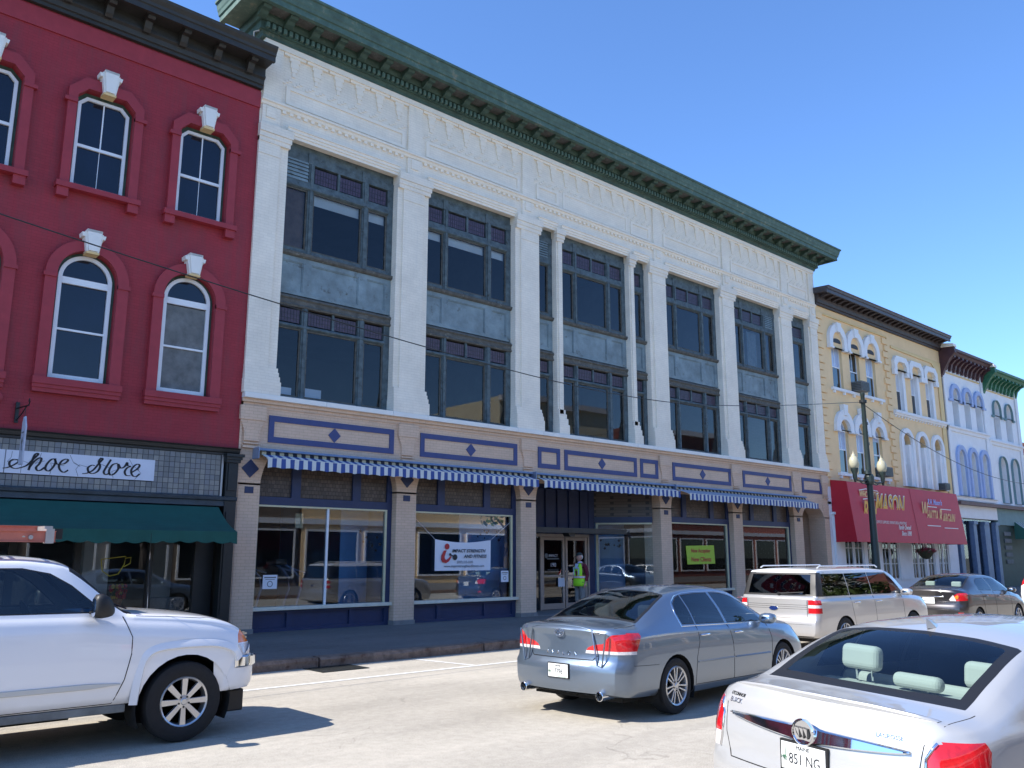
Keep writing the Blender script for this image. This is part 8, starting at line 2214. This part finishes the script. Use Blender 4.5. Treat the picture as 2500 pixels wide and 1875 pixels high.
for s in (-1, 1):
    d = 'right' if s < 0 else 'left'
    q = []      # wheel arch flare
    arcp = [(4.85 + .50 * math.cos(math.radians(a)), .395 + .50 * math.sin(math.radians(a))) for a in range(-4, 185, 6)]
    arcp = [(4.30, .44), (4.33, .70), (4.38, .90), (4.48, .985), (4.68, 1.015), (4.95, 1.02), (5.20, 1.0), (5.38, .93), (5.45, .82)]
    b = MB()
    for (x_, z_) in catmull(arcp, 4):
        r0 = Vector((x_ - 4.85, z_ - .42)); r0.normalize(); pp, _ = onskin(bv, x=x_ + r0.x * .03, z=z_ + r0.y * .03, d=d)
        y0_ = s * .985
        for (k, dy) in ((.0, .020), (-.055, .030), (-.075, .018), (-.085, -.05)): b.v.append((x_ + r0.x * k * .6, y0_ + s * dy, z_ + r0.y * k * .6))
        b.v.append((x_ + r0.x * .04, y0_ - s * .0, z_ + r0.y * .04))
    n = len(b.v) // 5
    for i in range(n - 1):
        for (j, k) in ((4, 0), (0, 1), (1, 2), (2, 3)): b.f.append((i * 5 + j, (i + 1) * 5 + j, (i + 1) * 5 + k, i * 5 + k)); b.m.append(0)
    lbuild(b, 'wheel_arch_flare', P_pw, pk, smooth=60)
    b = MB(); zz = .80
    q = []
    for i in range(20):
        x_ = 2.3 + 1.86 * i / 19; pp, _ = onskin(bv, x=x_, z=.66, d=d); w_ = .028 if i < 17 else .028 * (20 - i) / 4
        b.v += [(x_, pp.y, .66 + w_), (x_, pp.y + s * .018, .66 + w_ * .8), (x_, pp.y + s * .018, .66 - w_ * .8), (x_, pp.y, .66 - w_)]
    for i in range(19):
        for j in range(3): b.f.append((i * 4 + j, (i + 1) * 4 + j, (i + 1) * 4 + j + 1, i * 4 + j + 1)); b.m.append(0)
    lbuild(b, 'side_moulding', mat('moulding_%d' % s, (.55, .54, .50), .5), pk, smooth=40)
    b = MB(); pp, _ = onskin(bv, x=2.50, z=1.14, d=d)
    b.box(2.36, 2.62, pp.y - .006, pp.y + .006, 1.09, 1.19); lbuild(b, 'handle_recess', M['well'], pk, bevel=.02)
    door_handle(pk, bv, 2.48, 1.145, s, M['rubber'], .18)
    # mirror: tall black housing
    b = MB()
    for (dx, w, hh, zo) in ((0, .07, .105, -.01), (.03, .095, .135, 0), (.09, .10, .14, 0), (.15, .085, .12, -.01), (.20, .05, .075, -.035), (.225, .02, .03, -.05)):
        for i in range(16):
            a = 2 * math.pi * i / 16; ca, sa = math.cos(a), math.sin(a)
            b.v.append((3.80 + dx * .9, s * 1.10 + .9 * w * math.copysign(abs(ca) ** .6, ca), 1.455 + zo + .88 * hh * math.copysign(abs(sa) ** .6, sa)))
    for i in range(5):
        for j in range(16): b.f.append((i * 16 + j, i * 16 + (j + 1) % 16, (i + 1) * 16 + (j + 1) % 16, (i + 1) * 16 + j)); b.m.append(0)
    b.f.append(tuple(reversed(range(16)))); b.m.append(1); b.f.append(tuple(80 + j for j in range(16))); b.m.append(0)
    b.box(3.82, 3.93, s * .90, s * 1.05, 1.37, 1.40)
    lbuild(b, 'side_mirror', [M['rubber'], M['chrome']], pk, smooth=50)
# sill, lower valance, bumper
b = MB(); b.box(2.0, 4.25, -.93, .93, .37, .45); lbuild(b, 'sill_panel', M['curtain'], pk, bevel=.01)
b = MB()
outl = [(0, 5.80), (.45, 5.785), (.72, 5.73), (.87, 5.64), (.955, 5.50), (.975, 5.36), (.97, 5.28)]
pts2 = [(-y_, x_) for (y_, x_) in reversed(outl[1:])] + outl
for (y_, x_) in pts2:
    for (dx, z_) in ((-.10, .46), (-.03, .47), (.0, .54), (.012, .70), (.0, .82), (-.03, .845), (-.12, .85)): b.v.append((x_ + dx, y_ * (1 + dx * .2), z_ + (.02 if z_ < .5 else 0)))
n = len(pts2)
for i in range(n - 1):
    for j in range(6): b.f.append((i * 7 + j, (i + 1) * 7 + j, (i + 1) * 7 + j + 1, i * 7 + j + 1)); b.m.append(0)
b.f.append(tuple(range(7))); b.m.append(0); b.f.append(tuple(reversed([(n - 1) * 7 + j for j in range(7)]))); b.m.append(0)
bp_ = lbuild(b, 'front_bumper', P_pw, pk, smooth=50)
for s in (-1, 1):
    b = MB(); b.prism([(5.50, .845), (5.52, .75), (5.56, .715), (5.74, .715), (5.76, .82), (5.74, .845)], s * .86, s * .955, axis='y') if False else None
    b = MB()
    for (y_, x_) in ((.978, 5.40), (.972, 5.50), (.90, 5.63), (.78, 5.715)):
        for (k, z_) in ((.0, .845), (.022, .83), (.022, .735), (.0, .72)): b.v.append((x_ + k, s * (y_ + k * .5), z_))
    for i in range(3):
        for j in range(3): b.f.append((i * 4 + j, (i + 1) * 4 + j, (i + 1) * 4 + j + 1, i * 4 + j + 1)); b.m.append(0)
    b.f.append((0, 1, 2, 3)); b.m.append(0)
    lbuild(b, 'fog_light', M['chrome'], bp_, smooth=30)
b = MB(); b.box(5.35, 5.62, -.78, .78, .22, .46); b.box(5.45, 5.66, -.5, .5, .86, .90); lbuild(b, 'lower_valance', M['rubber'], pk, bevel=.03)
b = MB(); b.box(5.60, 5.66, -.62, .62, .90, 1.08)
for k in range(4): b.box(5.66, 5.70, -.60, .60, .92 + k * .042, .94 + k * .042)
lbuild(b, 'grille', M['chrome'], pk)
b = MB(); b.tube([(4.25, -.70, 1.40), (4.18, -.35, 1.455), (4.16, -.05, 1.46)], .009, 5); b.tube([(4.25, .1, 1.42), (4.18, .40, 1.455), (4.16, .65, 1.45)], .009, 5); lbuild(b, 'wiper', M['rubber'], pk)
b = MB(); b.tube([(4.44, -.80, 1.33), (4.42, -.80, 2.20)], .003, 5); lbuild(b, 'aerial', M['chrome'], pk)
b = MB(); b.box(2.0, 3.9, -.8, .8, .55, .6); b.box(3.75, 4.18, -.8, .8, 1.0, 1.33); lbuild(b, 'cabin_floor', M['seat_dark'], pk)
seats(pk, [(2.5, (-.42, .42))], M['seat_dark'], zf=.66, w=.58)
b = MB(); b.lathe([(.17, 0), (.185, .012), (.17, .024), (.155, .012), (.17, 0)], c=(0, 0, 0), n=24, axis='x'); b.box(-.0, .02, -.15, .15, -.02, .02)
sw = lbuild(b, 'steering_wheel', M['rubber'], pk); sw.location = (3.55, .40, 1.30); sw.rotation_euler = (0, -.45, 0)
b = MB(); b.box(3.82, 4.06, -.55, .05, 1.335, 1.38); lbuild(b, 'papers', mat('paper_blue', (.25, .42, .62), .8), pk, bevel=.01)
# roof ladder and beacon
rk = thing('roof_rack', 'black steel roof rack on the pickup carrying the ladder', 'roof rack', (-.92 + 2.3, 10.6, 1.9), local=False, sc=1.0)
b = MB()
for x_ in (-.92 + 2.05, -.92 + .4):
    b.tube([(x_, 9.92, 1.35 if x_ < 0 else 1.80), (x_, 9.90, 2.16), (x_, 11.3, 2.16), (x_, 11.28, 1.35 if x_ < 0 else 1.80)], .022, 8)
b.build('rack_bars', M['black_metal'], rk, sc=1.0)
M['ladder'] = mat('ladder', (.52, .16, .11), .5, var=.1, vscale=6)
la = thing('ladder', 'salmon red fibreglass extension ladder lying along the roof of the pickup', 'ladder', (.5, 10.2, 2.18), sc=1.0)
for (yy, z0, xe) in ((10.05, 2.105, 2.60), (10.40, 2.165, 2.64)):
    b = MB(); b.box(-2.6, xe, yy, yy + .03, z0, z0 + .10); b.box(-2.6, xe, yy - .02, yy + .03, z0 + .10, z0 + .108); b.box(-2.6, xe, yy - .02, yy + .03, z0 - .008, z0); b.build('rail', M['ladder'], la, sc=1.0)
b = MB()
for k in range(17): b.tube([(2.30 - .30 * k, 10.05, 2.145), (2.30 - .30 * k, 10.44, 2.205)], .016, 8)
b.build('rungs', M['alu'], la, sc=1.0)
b = MB(); b.box(2.50, 2.58, 10.02, 10.10, 2.085, 2.235); b.box(2.50, 2.58, 10.10, 10.43, 2.215, 2.265); b.lathe([(.022, -.03), (.022, .0), (.014, .0)], c=(2.36, 10.045, 2.145), n=12, axis='y'); b.build('end_bracket', M['alu'], la, sc=1.0)
b = MB(); b.box(2.60, 2.68, 10.10, 10.42, 2.13, 2.24); b.build('rubber_foot', M['rubber'], la, sc=1.0)
bc = thing('beacon', 'amber warning beacon on the pickup cab roof below the ladder', 'beacon', (2.0, 10.2, 1.95), sc=1.0)
b = MB(); b.lathe([(.10, 1.955), (.11, 1.98), (.10, 2.06), (.05, 2.085), (0, 2.09)], c=(1.93, 10.15, 0), n=20); b.build('lens', mat('beacon_amber', (.85, .33, .02), .15, coat=1), bc, sc=1.0, smooth=True)
b = MB(); b.lathe([(.11, 1.92), (.11, 1.955), (0, 1.955)], c=(1.93, 10.15, 0), n=20); b.build('base', M['rubber'], bc, sc=1.0)
# ------------------------------------------------------------------ person in a safety vest, standing by the doors
pe_ = thing('person', 'elderly man in a lime safety vest and dark cap, facing left before the glass doors', 'person', (18.72, 17.75, 0.172))
pe_.scale = (1.05,) * 3
px_, py_, pz_ = 0, 0, 0
pe_.rotation_euler = (0, 0, math.radians(0))
ORG[pe_.name] = Vector((0, 0, 0))
M['skin'] = mat('skin', (.50, .27, .20), .55, var=.06, vscale=20)
M['vest'] = mat('vest', (.42, .90, .03), .7, var=.05, vscale=10)
M['maroon_cloth'] = mat('maroon_cloth', (.13, .012, .025), .85, var=.1, vscale=12, bump=.2)
M['trouser'] = mat('trouser', (.22, .21, .20), .85, var=.1, vscale=8)
M['shirt'] = mat('shirt', (.45, .55, .72), .8)
M['cap'] = mat('cap', (.03, .045, .045), .8)
M['hair'] = mat('hair', (.62, .60, .56), .8, var=.15, vscale=40)
M['vest_orange'] = mat('vest_orange', (.85, .18, .04), .7)
M['reflect'] = mat('reflect', (.60, .62, .64), .4)
def skin_body(name, m_, joints, edges, sub=2, root=0):
    me = bpy.data.meshes.new(name)
    me.from_pydata([j[0] for j in joints], edges, [])
    o = bpy.data.objects.new(name, me); COL.objects.link(o)
    md = o.modifiers.new('skin', 'SKIN')
    sv = me.skin_vertices[0].data
    for i, j in enumerate(joints): sv[i].radius = j[1]; sv[i].use_root = (i == root)
    md.use_smooth_shade = True
    ms = o.modifiers.new('sub', 'SUBSURF'); ms.levels = sub; ms.render_levels = sub
    dg = bpy.context.evaluated_depsgraph_get(); dg.update()
    me2 = bpy.data.meshes.new_from_object(o.evaluated_get(dg))
    bpy.data.objects.remove(o)
    me2.materials.clear(); me2.materials.append(m_)
    for p in me2.polygons: p.use_smooth = True
    o2 = bpy.data.objects.new(name, me2); COL.objects.link(o2); o2.parent = pe_; ORG[o2.name] = Vector((0, 0, 0))
    return o2
# faces -X (left in the view); front = -x, his left side = -y ... the side we see is his left arm (towards -y)
J = [((0, 0, .94), (.115, .16)), ((-.01, 0, 1.12), (.125, .165)), ((-.01, 0, 1.32), (.13, .185)), ((.01, 0, 1.43), (.085, .13)), ((0, 0, 1.50), (.06, .065)), ((-.015, 0, 1.56), (.06, .06)),
     ((.02, -.20, 1.41), (.065, .06)), ((.06, -.245, 1.14), (.05, .05)), ((-.02, -.25, .90), (.038, .036)),
     ((.02, .20, 1.41), (.065, .06)), ((.05, .245, 1.14), (.05, .05)), ((-.06, .24, .91), (.038, .036)),
     ((0, -.095, .84), (.10, .095)), ((-.01, -.10, .50), (.068, .066)), ((.03, -.105, .11), (.05, .048)),
     ((0, .095, .84), (.10, .095)), ((-.03, .10, .50), (.068, .066)), ((0, .105, .11), (.05, .048))]
E_ = [(0, 1), (1, 2), (2, 3), (3, 4), (4, 5), (3, 6), (6, 7), (7, 8), (3, 9), (9, 10), (10, 11), (0, 12), (12, 13), (13, 14), (0, 15), (15, 16), (16, 17)]
body_ = skin_body('body', M['skin'], J, E_)
# head with a face
hd = MB()
def sph(mb, c, r, nu=20, nv=14, f=None):
    b = len(mb.v)
    for i in range(nv + 1):
        th = math.pi * i / nv
        for k in range(nu):
            ph = 2 * math.pi * k / nu
            v = Vector((r[0] * math.sin(th) * math.cos(ph), r[1] * math.sin(th) * math.sin(ph), r[2] * math.cos(th)))
            if f: v = f(v)
            mb.v.append((c[0] + v.x, c[1] + v.y, c[2] + v.z))
    for i in range(nv):
        for k in range(nu): mb.f.append((b + i * nu + k, b + (i + 1) * nu + k, b + (i + 1) * nu + (k + 1) % nu, b + i * nu + (k + 1) % nu)); mb.m.append(0)
def hf(v):
    if v.z < 0: v = Vector((v.x * (1 - .25 * (-v.z / .12)) - .018 * (-v.z / .12), v.y * (1 - .30 * (-v.z / .12)), v.z))
    if v.x < -.07 and abs(v.z + .0) < .02: v.x += .006
    return v
sph(hd, (-.02, 0, 1.665), (.098, .076, .122), f=hf)
hd.tube([(-.108, 0, 1.685), (-.128, 0, 1.66), (-.139, 0, 1.643), (-.112, 0, 1.632)], [.010, .013, .016, .012], 8)
hd.tube([(-.103, -.03, 1.695), (-.112, 0, 1.700), (-.103, .03, 1.695)], .010, 6)
hd.tube([(-.104, -.022, 1.603), (-.113, 0, 1.605), (-.104, .022, 1.603)], .008, 6)
hd.tube([(-.09, -.01, 1.560), (-.098, 0, 1.566), (-.09, .01, 1.560)], .014, 6)
for s in (-1, 1): sph(hd, (.0, s * .076, 1.66), (.020, .010, .032), 10, 8)
head = lbuild(hd, 'head', M['skin'], pe_, smooth=70)
b = MB()
for s in (-1, 1): sph(b, (-.098, s * .030, 1.682), (.009, .011, .008), 8, 6)
lbuild(b, 'eye', M['paper'], head, smooth=70)
b = MB()
for s in (-1, 1): sph(b, (-.106, s * .031, 1.682), (.003, .005, .005), 8, 6)
lbuild(b, 'pupil', M['ink'], head)
b = MB(); b.tube([(-.111, -.024, 1.598), (-.120, 0, 1.599), (-.111, .024, 1.598)], .004, 5); lbuild(b, 'mouth', mat('lip', (.30, .10, .09), .6), head)
# hair round the back below the cap
b = MB(); sph(b, (.012, 0, 1.668), (.092, .083, .085), f=lambda v: Vector((max(v.x, -.02), v.y, v.z))); lbuild(b, 'hair', M['hair'], pe_, smooth=70)
b = MB(); sph(b, (-.012, 0, 1.735), (.106, .086, .072), f=lambda v: Vector((v.x, v.y, max(v.z, -.012))))
b.v += [(-.09, -.07, 1.732), (-.09, .07, 1.732), (-.165, .058, 1.712), (-.180, 0, 1.708), (-.165, -.058, 1.712), (-.09, -.07, 1.722), (-.09, .07, 1.722), (-.165, .058, 1.702), (-.180, 0, 1.698), (-.165, -.058, 1.702)]
n0 = len(b.v) - 10
b.f += [(n0, n0 + 1, n0 + 2, n0 + 3, n0 + 4), (n0 + 9, n0 + 8, n0 + 7, n0 + 6, n0 + 5), (n0 + 1, n0 + 6, n0 + 7, n0 + 2), (n0 + 2, n0 + 7, n0 + 8, n0 + 3), (n0 + 3, n0 + 8, n0 + 9, n0 + 4), (n0 + 4, n0 + 9, n0 + 5, n0)]; b.m += [0] * 6
lbuild(b, 'cap', M['cap'], pe_, smooth=50)
# garments grown on the same skeleton, slightly wider
def grow(idx, k, over=None):
    return [(J[i][0], (J[i][1][0] + k, J[i][1][1] + k)) for i in idx]
Jt = [((0, 0, .93), (.128, .175)), ((-.01, 0, 1.12), (.137, .178)), ((-.01, 0, 1.32), (.140, .195)), ((.01, 0, 1.42), (.098, .145)), ((.0, 0, 1.475), (.066, .072)),
      ((.02, -.20, 1.41), (.078, .074)), ((.06, -.248, 1.14), (.062, .062)), ((-.015, -.252, .935), (.047, .045)), ((.02, .20, 1.41), (.078, .074)), ((.05, .248, 1.14), (.062, .062)), ((-.055, .242, .945), (.047, .045))]
skin_body('sweatshirt', M['maroon_cloth'], Jt, [(0, 1), (1, 2), (2, 3), (3, 4), (3, 5), (5, 6), (6, 7), (3, 8), (8, 9), (9, 10)])
Jl = [((0, 0, .93), (.125, .168)), ((0, -.095, .82), (.112, .105)), ((-.01, -.10, .50), (.082, .08)), ((.03, -.105, .12), (.07, .068)), ((0, .095, .82), (.112, .105)), ((-.03, .10, .50), (.082, .08)), ((0, .105, .12), (.07, .068))]
skin_body('trousers', M['trouser'], Jl, [(0, 1), (1, 2), (2, 3), (0, 4), (4, 5), (5, 6)])
# vest: loft of oval rings, open under the arms
b = MB(); rings = [(.80, .165, .225), (.90, .162, .220), (1.05, .160, .212), (1.20, .162, .212), (1.30, .162, .205), (1.37, .150, .185), (1.43, .125, .150), (1.475, .098, .118)]
n = 36
for (z, rx, ry) in rings:
    for k in range(n):
        a = 2 * math.pi * k / n; c_, s_ = math.cos(a), math.sin(a)
        b.v.append((-.01 + rx * math.copysign(abs(c_) ** .8, c_) + .004 * math.sin(a * 5 + z * 9), ry * math.copysign(abs(s_) ** .85, s_), z))
for i in range(len(rings) - 1):
    for k in range(n):
        a = 360 * (k + .5) / n; z = (rings[i][0] + rings[i + 1][0]) / 2
        side = min(abs(a - 90), abs(a - 270))
        if z > 1.12 and side < 26 and z < 1.46: continue          # armholes
        if z > 1.33 and abs(a - 180) < 22: continue               # open neck at the front
        b.f.append((i * n + k, i * n + (k + 1) % n, (i + 1) * n + (k + 1) % n, (i + 1) * n + k)); b.m.append(0)
v_ = lbuild(b, 'safety_vest', M['vest'], pe_, smooth=60, recalc=False)
md = v_.modifiers.new('solid', 'SOLIDIFY'); md.thickness = .008
def band(z0, z1, k, m_, nm):
    b = MB(); n = 36
    for z in (z0, z1):
        for q in range(n):
            a = 2 * math.pi * q / n; c_, s_ = math.cos(a), math.sin(a); b.v.append((-.01 + (.163 + k) * math.copysign(abs(c_) ** .8, c_), (.216 + k) * math.copysign(abs(s_) ** .85, s_), z))
    for q in range(n): b.f.append((q, (q + 1) % n, n + (q + 1) % n, n + q)); b.m.append(0)
    lbuild(b, nm, m_, v_)
band(1.03, 1.045, .008, M['vest_orange'], 'orange_tape'); band(1.095, 1.11, .008, M['vest_orange'], 'orange_tape'); band(1.045, 1.095, .010, M['reflect'], 'reflective_tape')
b = MB()
for s in (-1, 1):
    b.box(-.175, -.168, s * .10 - .025, s * .10 + .025, 1.12, 1.36); b.box(-.06, .06, s * .150 - .022, s * .150 + .022, 1.432, 1.438)
lbuild(b, 'vest_stripe', M['reflect'], v_)
b = MB(); b.prism([(-.165, 1.47), (-.185, 1.33), (-.12, 1.30), (-.08, 1.47)], -.045, .045); lbuild(b, 'shirt_front', M['shirt'], pe_)
b = MB(); b.lathe([(.068, 1.465), (.075, 1.50), (.066, 1.53)], c=(0, 0, 0), n=16); lbuild(b, 'collar', M['shirt'], pe_)
# hands: palm, four fingers and thumb, gently curled
for s, (hx, hy, hz) in ((-1, (-.03, -.252, .90)), (1, (-.07, .242, .91))):
    b = MB(); b.tube([(hx, hy, hz + .02), (hx - .012, hy, hz - .04), (hx - .02, hy, hz - .085)], [.024, .034, .030], 10)
    for k in range(4):
        fx = hx - .045 + .021 * k; l = (.062, .072, .068, .055)[k]
        b.tube([(fx, hy, hz - .075), (fx - .004, hy + s * -.006, hz - .075 - l * .5), (fx - .012, hy - s * .018, hz - .075 - l * .85), (fx - .014, hy - s * .030, hz - .075 - l)], [.0095, .009, .008, .006], 7)
    b.tube([(hx - .035, hy - s * .005, hz - .03), (hx - .060, hy - s * .014, hz - .065), (hx - .064, hy - s * .018, hz - .095)], [.012, .010, .007], 7)
    lbuild(b, 'hand', M['skin'], pe_, smooth=60)
for s, x0 in ((-1, .03), (1, 0.0)):
    b = MB(); b.prism([(x0 - .20, 0), (x0 + .07, 0), (x0 + .075, .09), (x0 + .02, .115), (x0 - .05, .10), (x0 - .15, .065), (x0 - .205, .04)], s * .105 - .045, s * .105 + .045); lbuild(b, 'shoe', M['rubber'], pe_, bevel=.012)
